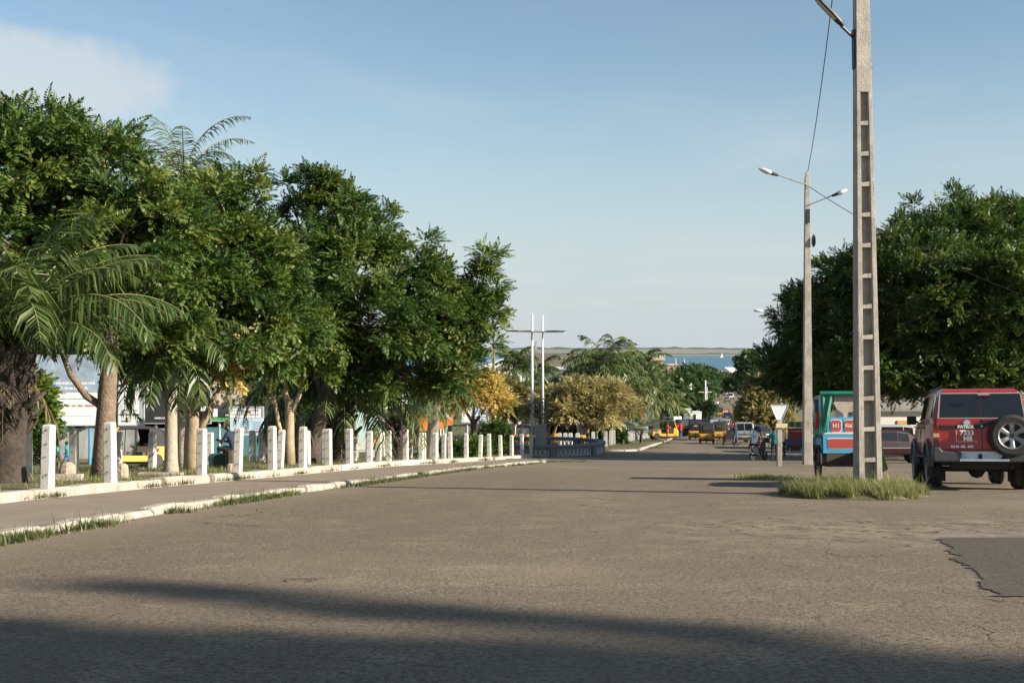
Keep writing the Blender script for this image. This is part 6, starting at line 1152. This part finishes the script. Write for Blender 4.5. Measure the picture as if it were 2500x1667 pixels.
mb.loft(rings); mb.build('body', sb, sc, bevel=.02); m = MB(); m.box((0,-.42,.80), (.24,.66,.09)); m.build('seat', rubber, sc, bevel=.03); m = MB(); m.tube([(-.33,.42,1.02),(0,.52,1.0),(.33,.42,1.02)], .018, 6); m.tube([(0,.52,1.0),(0,.66,.25)], .03, 6); m.build('handlebar', black, sc); m = MB(); m.box((0,-.90,.66), (.14,.05,.08)); m.build('tail_light', red_lens, sc, bevel=.01); m = MB(); m.box((0,-.93,.50), (.18,.02,.14)); m.build('number_plate', M('plate_dull', (.4,.4,.38)), sc)
for sx in (-1, 1): m = MB(); m.tube([(sx*.28,.44,1.02),(sx*.33,.42,1.18)], .01, 4); m.box((sx*.34,.42,1.22), (.11,.02,.07)); m.build('mirror', black, sc)
m = MB(); m.tube([(.17,-.2,.28),(.19,-.85,.36)], [.035,.05], 8); m.build('exhaust', CHROME, sc)
# ================================================================ people
def person(label, loc, rz, shirt, legs, pose='stand', h=1.7, shoes=None, hairm=hair, group=None, skirt=None, bare=False, voxel=.022, cap=None, sleeves=True):
    """one continuous body: tapered limbs fused by a voxel remesh, coloured by region; hair / cap are children"""
    k = h/1.7; J = {}
    J['pel'] = Vector((0,0,.93)); J['che'] = Vector((0,.02,1.28)); J['nek'] = Vector((0,.02,1.44)); J['hed'] = Vector((0,.05,1.58))
    for s, n in ((-1,'L'),(1,'R')):
        J['hip'+n] = Vector((s*.09,0,.90)); J['kne'+n] = Vector((s*.10,.02,.50)); J['ank'+n] = Vector((s*.10,-.02,.08)); J['sho'+n] = Vector((s*.185,0,1.39)); J['elb'+n] = Vector((s*.24,-.02,1.12)); J['wri'+n] = Vector((s*.25,.06,.87))
    if pose == 'walk':
        J['kneL'] = Vector((-.09,.20,.52)); J['ankL'] = Vector((-.09,.30,.10)); J['kneR'] = Vector((.09,-.06,.50)); J['ankR'] = Vector((.09,-.36,.16)); J['elbL'] = Vector((-.24,-.14,1.14)); J['wriL'] = Vector((-.24,-.10,.90)); J['elbR'] = Vector((.24,.10,1.13)); J['wriR'] = Vector((.22,.28,.98))
    if pose == 'sit':      # seated low, elbows on the knees
        dz = -.50
        for n in ('pel','che','nek','hed','hipL','hipR','shoL','shoR'): J[n].z += dz
        J['che'].y += .10; J['nek'].y += .16; J['hed'].y += .22; 
        for s, n in ((-1,'L'),(1,'R')): J['sho'+n].y += .14; J['kne'+n] = Vector((s*.16,.42,.47)); J['ank'+n] = Vector((s*.14,.40,.08)); J['elb'+n] = Vector((s*.22,.30,.62)); J['wri'+n] = Vector((s*.06,.45,.66))
    if pose == 'ride':
        dz = -.02; J['che'].y += .06; J['nek'].y += .09; J['hed'].y += .12
        for s, n in ((-1,'L'),(1,'R')): J['kne'+n] = Vector((s*.18,.42,.80)); J['ank'+n] = Vector((s*.17,.38,.36)); J['elb'+n] = Vector((s*.27,.26,1.16)); J['wri'+n] = Vector((s*.28,.56,1.06)); J['sho'+n].y += .05
    if pose == 'reach':
        J['elbL'] = Vector((-.22,.22,1.18)); J['wriL'] = Vector((-.15,.44,1.10)); J['elbR'] = Vector((.22,.22,1.18)); J['wriR'] = Vector((.15,.44,1.10)); J['ankR'] = Vector((.10,-.22,.1)); J['kneR'] = Vector((.10,-.05,.5))
    mb = MB()
    def cap_(a, b, r0, r1, n=9):
        d = (b-a).normalized(); mb.tube([a-d*r0*.75, a-d*r0*.4, a, a.lerp(b,.5), b, b+d*r1*.4, b+d*r1*.75], [r0*.45, r0*.85, r0, r0*.48+r1*.52, r1, r1*.85, r1*.45], n)
    def tors(pts):       # (centre, half width, half depth)
        mb.loft([[(c.x+w*math.cos(a), c.y+dp*math.sin(a), c.z) for a in [2*PI*i/12 for i in range(12)]] for c, w, dp in pts])
    up = (J['nek']-J['pel']); pl = J['pel']
    tors([(pl-Vector((0,0,.10)), .13,.095), (pl, .165,.12), (pl+up*.25, .15,.105), (pl+up*.55, .165,.115), (pl+up*.80, .175,.11), (pl+up*.93, .12,.08), (pl+up*1.02, .06,.06)])
    cap_(J['nek']-Vector((0,0,.05)), J['nek'].lerp(J['hed'], .5), .055, .052); hd = J['hed']
    mb.ball(hd + Vector((0,0,.035)), .088, 12, (.88,1.05,1.22)); mb.ball(hd + Vector((0,.035,-.045)), .06, 10, (.9,1,1)); mb.tube([hd + Vector((0,.09,.04)), hd + Vector((0,.118,.0))], [.012,.02], 6)
    for s, n in ((-1,'L'),(1,'R')):
        mb.ball(hd + Vector((s*.082,-.005,.02)), .024, 6, (.5,1,1.2)); cap_(J['sho'+n], J['elb'+n], .056, .043); cap_(J['elb'+n], J['wri'+n], .042, .029); cap_(J['hip'+n], J['kne'+n], .088, .058); cap_(J['kne'+n], J['ank'+n], .055, .037)
        f = J['ank'+n]; fy = 1 if True else 0; cap_(f + Vector((0,-.05,-.045)), f + Vector((0,.14,-.055)), .036, .03, 8); pw = (J['wri'+n]-J['elb'+n]).normalized(); cap_(J['wri'+n]+pw*.02, J['wri'+n]+pw*.085, .032, .034, 8)
    if skirt:
        tors([(Vector((0,.02,.30)), .26,.22), (Vector((0,.01,.60)), .22,.17), (pl, .175,.13)])
    me = bpy.data.meshes.new('t'); me.from_pydata(mb.v, [], mb.f); bm = bmesh.new(); bm.from_mesh(me); bmesh.ops.recalc_face_normals(bm, faces=bm.faces); bm.to_mesh(me); bm.free()
    tmp = bpy.data.objects.new('t', me); COL.objects.link(tmp); rm = tmp.modifiers.new('r', 'REMESH'); rm.mode = 'VOXEL'; rm.voxel_size = voxel; sm = tmp.modifiers.new('s', 'SMOOTH'); sm.iterations = 2; sm.factor = .5
    ev = bpy.data.meshes.new_from_object(tmp.evaluated_get(bpy.context.evaluated_depsgraph_get())); bpy.data.objects.remove(tmp); ev.name = 'person'
    # fingers: five unequal, curled, rooted in the palm
    bm = bmesh.new(); bm.from_mesh(ev); fb = MB()
    for n, s in (('L',-1),('R',1)):
        w = J['wri'+n]; d = (w-J['elb'+n]).normalized(); sd = d.cross(Vector((0,0,1)) if abs(d.z) < .8 else Vector((s,0,0))).normalized(); pn = sd.cross(d)
        for i, L in enumerate((.065,.078,.074,.058)): b_ = w + d*.095 + sd*(i-1.5)*.017; fb.tube([b_, b_+d*L*.5+pn*.006, b_+d*L*.85+pn*.028], [.0095,.009,.0065], 5)
        b_ = w + d*.05 + sd*s*.03; fb.tube([b_, b_+d*.03+sd*s*.028, b_+d*.06+sd*s*.034+pn*.01], [.011,.010,.007], 5)
    vs = [bm.verts.new(v) for v in fb.v]
    for f in fb.f: bm.faces.new([vs[i] for i in f])
    bm.to_mesh(ev); bm.free()
    for m_ in (skin, shirt, legs, shoes or skin): ev.materials.append(m_)
    segs = [(J['nek'], hd, 0), (hd, hd+Vector((0,0,.1)), 0), (pl+up*.15, J['nek']-Vector((0,0,.03)), 1)]
    for n in 'LR':
        e = J['elb'+n]; mid = J['sho'+n].lerp(e, .8); segs += [(J['sho'+n], mid, 1), (mid.lerp(e,.3), e, 0 if sleeves is True else 1), (e, J['wri'+n], 0 if sleeves is True else 1), (J['wri'+n], J['wri'+n] + (J['wri'+n]-e).normalized()*.16, 0)]
        kn = J['kne'+n]; segs += [(pl, J['hip'+n], 2), (J['hip'+n], kn, 2), (kn, J['ank'+n]+Vector((0,0,.04)), 0 if bare else 2), (J['ank'+n]+Vector((0,-.05,-.05)), J['ank'+n]+Vector((0,.15,-.06)), 3)]
    def dseg(p, a, b): d = b-a; t = max(0, min(1, (p-a).dot(d)/max(d.length_squared, 1e-9))); return (p-a-d*t).length
    for f in ev.polygons:
        c = f.center; mi = min(segs, key=lambda s_: dseg(c, s_[0], s_[1]) - (.07 if s_[2] == 1 and s_[0] is not None and (s_[0]-pl).length < .2 else 0))[2]
        if skirt and mi in (0, 2) and .28 < c.z < pl.z+.05 and abs(c.x) < .30 and c.y < .3: mi = 2
        f.material_index = mi; f.use_smooth = True
    t = bpy.data.objects.new('person', ev); COL.objects.link(t); t.location = loc; t.rotation_euler.z = rz; t.scale = (k,)*3; tag(t, label, 'person', group)
    m = MB(); m.ball(hd + Vector((0,-.015,.062)), .092, 12, (.94,1.02,1.1)); ho = m.build('hair', hairm, t, smooth=True)
    if cap: m = MB(); m.ball(hd + Vector((0,-.005,.075)), .100, 12, (.95,1.05,1.05)); m.box(hd + Vector((0,.12,.075)), (.13,.1,.015)); m.build('cap', cap, t, smooth=True)
    return t
C_ = lambda n, c: M('cloth_'+n, c, .85, var=.15, scale=9)
teal = C_('teal', (.015,.24,.25)); dteal = C_('dark_teal', (.01,.13,.15)); blu = C_('blue', (.02,.17,.40)); dk = C_('dark', (.018,.018,.022)); red = C_('red', (.50,.045,.035)); org = C_('orange', (.68,.12,.04)); wht = C_('white', (.66,.67,.70)); navy = C_('navy', (.014,.022,.05)); mar_ = C_('maroon', (.10,.012,.018)); jean = C_('jeans', (.05,.085,.14)); lime = C_('lime', (.20,.42,.05)); pink = C_('pink', (.6,.25,.38)); brn = C_('brown', (.07,.04,.03)); yel = C_('yellow', (.6,.42,.12)); khaki = C_('khaki', (.22,.18,.11))
def pp(p, d, off=.02): x = px(p, d); return (x, d, float(gz(x, d)) + off)
person('boy in a teal shirt and dark trousers walking left behind the nearest posts, in front', pp(142, 60, .08), R(80), teal, dk, 'walk', 1.28, cap=None)
person('boy in teal shirt, bright blue shorts and cap, walking behind the other boy', pp(165, 60, .08), R(80), teal, blu, 'walk', 1.32, bare=True, shoes=red, cap=dk)
person('person in dark clothes sitting low behind the post under the information board', pp(574, 33.5, .3), R(75), navy, dk, 'sit', 1.66, shoes=dk)
person('person in an orange top and dark skirt walking past the mint wall', pp(914, 74), R(25), org, mar_, 'walk', 1.62, skirt=True)
person('person in dark clothes half hidden between two posts near the stubby palm', pp(944, 76), R(30), dk, C_('grey', (.2,.21,.22)), 'walk', 1.68)
person('person in a teal shirt and black trousers standing left of the give way sign', pp(1890, 57), R(-12), dteal, dk, 'stand', 1.62, shoes=dk)
loc = Vector(pp(1851, 62)) + Matrix.Rotation(-R(40), 3, 'Z') @ Vector((0,-.42,-.06)); rd = person('scooter rider in a white sports shirt with the number 11 and dark red trousers', tuple(loc), -R(40), wht, mar_, 'ride', 1.72, shoes=dk, cap=dk); text('11', .22, ink, rd, (.03,-.045,1.24), bold=.008)
person('passenger in a white patterned top standing beyond the scooter rider', pp(1845, 70), R(10), wht, dk, 'stand', 1.66)
person('person in dark navy clothes pushing the handcart', pp(1795, 95), R(15), navy, jean, 'reach', 1.72, shoes=dk, hairm=C_('rust_hair', (.20,.05,.03)))
person('person in a bright orange top getting into the parked three-wheeler', pp(1629, 107.5, .15), R(-70), org, khaki, 'reach', 1.6, bare=True)
person('person in red holding a white bag, left of the pair on the verge', pp(1649, 114, .1), R(-20), red, dk, 'walk', 1.66, shoes=dk)
person('person in a red shirt and jeans, right of the pair on the verge', pp(1661, 113, .1), R(-15), red, jean, 'walk', 1.72, shoes=dk)
person('person in a red shirt standing beside the white truck', pp(1686, 126), R(-30), red, dk, 'stand', 1.72)
for i, (p, d, sh, lg, ps, hh, lb) in enumerate(((1771, 122, dk, dk, 'stand', 1.72, 'person all in black at the left of the roadside crowd'), (1778, 124, wht, dk, 'walk', 1.68, 'person in a white top in the roadside crowd'), (1785, 124, mar_, dk, 'stand', 1.7, 'person in maroon in the roadside crowd'), (1791, 121, red, brn, 'walk', 1.72, 'person in a bright red top at the right of the roadside crowd'), (1799, 128, dk, jean, 'stand', 1.68, 'person in dark top and jeans beside the silver van'), (1843, 92, wht, khaki, 'reach', 1.7, 'person in white leaning at the right side of the silver van'))): person(lb, pp(p, d), R(-40+i*35), sh, lg, ps, hh)
person('person in a lime green top and striped skirt crouching right of the panelled pole', pp(2156, 27.5), R(70), lime, C_('striped', (.36,.20,.22)), 'sit', 1.5)
person('person in a white patterned top standing at the pedestal by the left white mast', pp(1275, 80), R(170), C_('patterned', (.32,.32,.30)), dk, 'stand', 1.7)
person('person in pink by the four posts behind the round wall', pp(1358, 92), R(20), pink, pink, 'stand', 1.6, skirt=True)
# far pedestrians: a few figures copied down the road
fp = [(1738, 212, 'blue', 'person in light blue among the far pedestrians on the left'), (1744, 218, 'white', 'person in white among the far pedestrians on the left'), (1749, 224, 'teal', 'person in teal among the far pedestrians on the left'), (1730, 205, 'pink', 'person in pink, first of the far pedestrians on the left'), (1733, 210, 'yellow', 'person in yellow, second of the far pedestrians on the left'), (1753, 240, 'dark', 'person in dark clothes behind the far pedestrians'), (1769, 214, 'yellow', 'person in yellow on the right of the far road'), (1775, 216, 'pink', 'person in pink on the right of the far road'), (1779, 218, 'red', 'person in red on the right of the far road'),
      (1752, 285, 'white', 'person in white by the far road where the trees bend'), (1757, 292, 'khaki', 'person in khaki by the far road where the trees bend'), (1775, 395, 'white', 'tiny figure in white at the kerb of the far road'), (1773, 385, 'pink', 'tiny figure in pink at the kerb of the far road'), (1783, 440, 'white', 'tiny figure near the bottom of the far road'), (1711, 135, 'brown', 'person in brown behind the yellow three-wheeler with the sticker')]
bp = person('x', (0,0,0), 0, blu, jean, 'walk', 1.7, voxel=.03)
for i, (p, d, c, lb) in enumerate(fp):
    o = bp if i == 0 else copy_tree(bp); o.location = pp(p, d); o.rotation_euler.z = R(-10 + (i*67) % 200); tag(o, lb, 'person', 'pedestrians down the far road'); sl = o.material_slots[1]; sl.link = 'OBJECT'; sl.material = MATS['cloth_'+c]
mb = MB(); mb.loft([[(-.36,-.22,0),(.36,-.22,0),(.36,.22,0),(-.36,.22,0)], [(-.40,-.25,.5),(.40,-.25,.5),(.38,.25,.5),(-.38,.25,.5)], [(-.36,-.22,.58),(.30,-.22,.60),(.30,.2,.60),(-.34,.2,.58)]]); cr_ = thing('market_crate', 'dark green box on the ground left of the seated person', 'box', pp(534, 33.2, .22), s=.62); mb.build('box', M('crate_green', (.012,.05,.05), .5), cr_, bevel=.02); m = MB(); m.box((0,0,.60), (.7,.42,.06)); m.build('lid', M('crate_lid', (.03,.09,.08), .5), cr_, bevel=.01)
mb = MB(); mb.tube([(0,0,0),(.01,0,.25),(0,.01,.5)], [.16,.14,.15], 10); tag(mb.build('tree_stump', bark_dark, loc=pp(563, 33, .2)), 'short dark tree stump in front of the seated person', 'stump')
# boats
bt = thing('sailing_boat', 'white boat with a tall mast above the far trees', 'boat', (px(1757, 860), 860, SEA)); mb = MB(); rings = []
for y, w_, z in ((-6,.6,1.9),(-3,2.4,1.5),(2,2.6,1.5),(6,1.2,2.),(7.4,.1,2.6)): rings.append([(y,-w_,z),(y,0,-.4),(y,w_,z)])
mb.loft(rings); mb.build('hull', whitroof, bt); m = MB(); m.tube([(-.5,0,1),(-1.6,0,9.5)], [.16,.08], 6); m.build('mast', white_metal, bt); m = MB(); m.box((-1,0,2.4), (5,2.4,1.3), taper=.8); m.build('cabin', whitroof, bt)
bt = thing('sailing_boat', 'tiny white sail out on the water near the far shore', 'boat', (px(1762, 3600), 3600, SEA)); mb = MB(); mb.add([(-3,0,2),(4,0,2),(1,0,15),(-3,.5,2),(4,.5,2),(1,.5,15)], [(0,1,2),(5,4,3),(0,3,4,1),(1,4,5,2),(2,5,3,0)]); mb.build('sail', whitroof, bt); m = MB(); m.box((0,0,1), (8,3,2), taper=1.1); m.build('hull', whitroof, bt)

# ================================================================ trees behind the camera whose shade falls on the foreground
AZ, EL = R(22), R(24.5)
SUN = Vector((math.cos(AZ)*math.cos(EL), -math.sin(AZ)*math.cos(EL), math.sin(EL)))
def up_sun(x, y, z): s = (z + 1.7)/SUN.z; return (x + SUN.x*s, y + SUN.y*s, z)
sh = [(3.6,5.47,22,0.7),(2.4,5.67,22.5,0.75),(1.2,5.87,22,0.75),(0,6.12,21.5,0.7),(-1.2,6.42,22.5,0.6),(-2.4,6.82,22,0.5),(-3.6,7.32,22,0.4),(-4.7,7.72,21.5,0.35),(-1.9,5.32,21,0.7),(-3.2,5.72,21,0.7),(-4.4,6.12,21,0.5),(3,4.02,22.5,0.7),(1.6,4.12,21.5,0.7),(0.3,4.42,22,0.6),(-1,4.72,21,0.6),(4.8,5.02,21,0.8),(6.2,4.82,21.5,0.9)]
lobes = [(*up_sun(x, y, z), r) for x, y, z, r in sh]; b = (sum(l[0] for l in lobes)/len(lobes), sum(l[1] for l in lobes)/len(lobes), -1.55)
tree('street_tree', 'leafy tree standing behind the viewpoint to the right, shading the foreground', b, lobes, ALB, bark, [([(0,0,-.2),(.1,0,4),(0,0,12),(0,0,19)], .4, .25)], 330, 20, .42, T_MID, squash=.75, twigs=0, fill=.35)
sh = [(-2.6,9.9,24,.12),(-1.9,9.6,24,.14),(-1.2,9.2,24,.15),(-.5,8.8,24,.15),(.2,8.45,24,.15),(.9,8.15,24,.13),(1.7,7.8,23.6,.12)]
lobes = [(*up_sun(x, y, z), r) for x, y, z, r in sh]; b = (lobes[0][0], lobes[0][1]-1, -1.55)
tree('street_tree', 'slender tree behind the viewpoint to the right', b, lobes, ALB, bark, [([(0,0,-.2),(.1,0,5),(0,0,22)], .2, .08)], 46, 12, .16, T_ALB, squash=.6, twigs=0, lr=.03)

# vehicles stand on the slope, so tip them with the ground
for o in SC.objects:
    if o.get('category') in ('car', 'van', 'truck', 'three-wheeler', 'rickshaw', 'scooter'):
        y = o.location.y; s = float(hy(y+1.2) - hy(y-1.2))/2.4; rz = o.rotation_euler.z; o.rotation_euler.x = -math.atan(s*math.cos(rz)); o.rotation_euler.y = math.atan(s*math.sin(rz))
# ================================================================ air, light, sky, camera
hz = MB(); hz.loft([[(-7000,-120,z),(7000,-120,z),(7000,12800,z),(-7000,12800,z)] for z in (-40, 45)])
vm = bpy.data.materials.new('haze_air'); vm.use_nodes = True; nt = vm.node_tree; nt.nodes.remove(nt.nodes['Principled BSDF']); pv = nd(nt, 'ShaderNodeVolumePrincipled'); pv.inputs['Color'].default_value = (.72,.82,.92,1); pv.inputs['Density'].default_value = 2.2e-5; pv.inputs['Anisotropy'].default_value = .2; nt.links.new(pv.outputs[0], nt.nodes['Material Output'].inputs['Volume'])
HAZE = True
if HAZE: tag(hz.build('haze', vm), kind='stuff')
sl = bpy.data.lights.new('sun', 'SUN'); sl.energy = 4.3; sl.angle = R(.53); sl.color = (1., .895, .75); so = bpy.data.objects.new('sun', sl); COL.objects.link(so); so.rotation_euler = SUN.to_track_quat('Z', 'Y').to_euler()
w = bpy.data.worlds.new('World'); SC.world = w; w.use_nodes = True; nt = w.node_tree; bg = nt.nodes['Background']; L = nt.links.new
sky = nd(nt, 'ShaderNodeTexSky'); sky.sky_type = 'NISHITA'; sky.sun_disc = False; sky.sun_elevation = EL; sky.sun_rotation = PI/2 + AZ; sky.air_density = 1.0; sky.dust_density = .6; sky.ozone_density = 1.0; sky.altitude = 30
tc = nd(nt, 'ShaderNodeTexCoord').outputs['Generated']; sep = nd(nt, 'ShaderNodeSeparateXYZ'); L(tc, sep.inputs[0])
def mth(op, a, b_, c=False):
    x = nd(nt, 'ShaderNodeMath', operation=op, use_clamp=c)
    for i, v in enumerate((a, b_)):
        if hasattr(v, 'is_output'): L(v, x.inputs[i])
        else: x.inputs[i].default_value = v
    return x.outputs[0]
# high cloud sheet: project the view direction on a plane, streaky noise
den = mth('MAXIMUM', sep.outputs['Z'], .03); cx3 = nd(nt, 'ShaderNodeCombineXYZ'); L(mth('DIVIDE', sep.outputs['X'], den), cx3.inputs[0]); L(mth('DIVIDE', sep.outputs['Y'], den), cx3.inputs[1])
mp = nd(nt, 'ShaderNodeMapping'); mp.inputs['Scale'].default_value = (.30, .16, 1); mp.inputs['Rotation'].default_value = (0, 0, R(-35)); L(cx3.outputs[0], mp.inputs['Vector'])
n1 = nd(nt, 'ShaderNodeTexNoise'); n1.inputs['Scale'].default_value = 1.3; n1.inputs['Detail'].default_value = 8; n1.inputs['Roughness'].default_value = .55; n1.inputs['Distortion'].default_value = .6; L(mp.outputs[0], n1.inputs['Vector'])
r1 = nd(nt, 'ShaderNodeMapRange'); r1.interpolation_type = 'SMOOTHSTEP'; L(n1.outputs['Fac'], r1.inputs['Value']); r1.inputs['From Min'].default_value = .42; r1.inputs['From Max'].default_value = .80; r1.inputs['To Max'].default_value = .38
# one heap of cloud low in the sky on the left
cd = Vector(((40-1250)/3000, 1, (855-205)/3000)).normalized(); ds = nd(nt, 'ShaderNodeVectorMath', operation='SUBTRACT'); L(tc, ds.inputs[0]); ds.inputs[1].default_value = cd
sx3 = nd(nt, 'ShaderNodeVectorMath', operation='MULTIPLY'); L(ds.outputs[0], sx3.inputs[0]); sx3.inputs[1].default_value = (1, 1, 2.5); ln = nd(nt, 'ShaderNodeVectorMath', operation='LENGTH'); L(sx3.outputs[0], ln.inputs[0])
n2 = nd(nt, 'ShaderNodeTexNoise'); n2.inputs['Scale'].default_value = 18; n2.inputs['Detail'].default_value = 7; n2.inputs['Roughness'].default_value = .5; L(tc, n2.inputs['Vector'])
f2 = mth('ADD', ln.outputs['Value'], mth('MULTIPLY', mth('SUBTRACT', n2.outputs['Fac'], .5), .13)); r2 = nd(nt, 'ShaderNodeMapRange'); r2.interpolation_type = 'SMOOTHSTEP'; L(f2, r2.inputs['Value']); r2.inputs['From Min'].default_value = .128; r2.inputs['From Max'].default_value = .075; r2.inputs['To Max'].default_value = .66
# thin bright haze layer low over the bay
r3 = nd(nt, 'ShaderNodeMapRange'); r3.interpolation_type = 'SMOOTHSTEP'; L(sep.outputs['Z'], r3.inputs['Value']); r3.inputs['From Min'].default_value = .26; r3.inputs['From Max'].default_value = -.03; r3.inputs['To Max'].default_value = .92
m0 = nd(nt, 'ShaderNodeMix', data_type='RGBA'); L(r3.outputs[0], m0.inputs['Factor']); wb = nd(nt, 'ShaderNodeMix', data_type='RGBA', blend_type='MULTIPLY'); wb.inputs['Factor'].default_value = 1; L(sky.outputs[0], wb.inputs['A']); wb.inputs['B'].default_value = (1.0, 1.06, 1.03, 1); L(wb.outputs['Result'], m0.inputs['A']); m0.inputs['B'].default_value = (4.15, 4.65, 5.15, 1)
fac = mth('MAXIMUM', r1.outputs[0], r2.outputs[0]); mx = nd(nt, 'ShaderNodeMix', data_type='RGBA'); L(fac, mx.inputs['Factor']); L(m0.outputs['Result'], mx.inputs['A']); mx.inputs['B'].default_value = (5.3, 5.45, 5.5, 1)
L(mx.outputs['Result'], bg.inputs['Color']); bg.inputs['Strength'].default_value = .056
cam = bpy.data.cameras.new('camera'); cam.lens = 36*3000/2500; cam.sensor_width = 36; cam.clip_start = .1; cam.clip_end = 20000; co = bpy.data.objects.new('camera', cam); COL.objects.link(co); co.location = (0,0,0); co.rotation_euler = (R(90) + math.atan(21.5/3000), 0, 0); SC.camera = co
SC.view_settings.view_transform = 'Standard'; SC.view_settings.look = 'None'; SC.view_settings.gamma = 1; SC.view_settings.exposure = 1.32
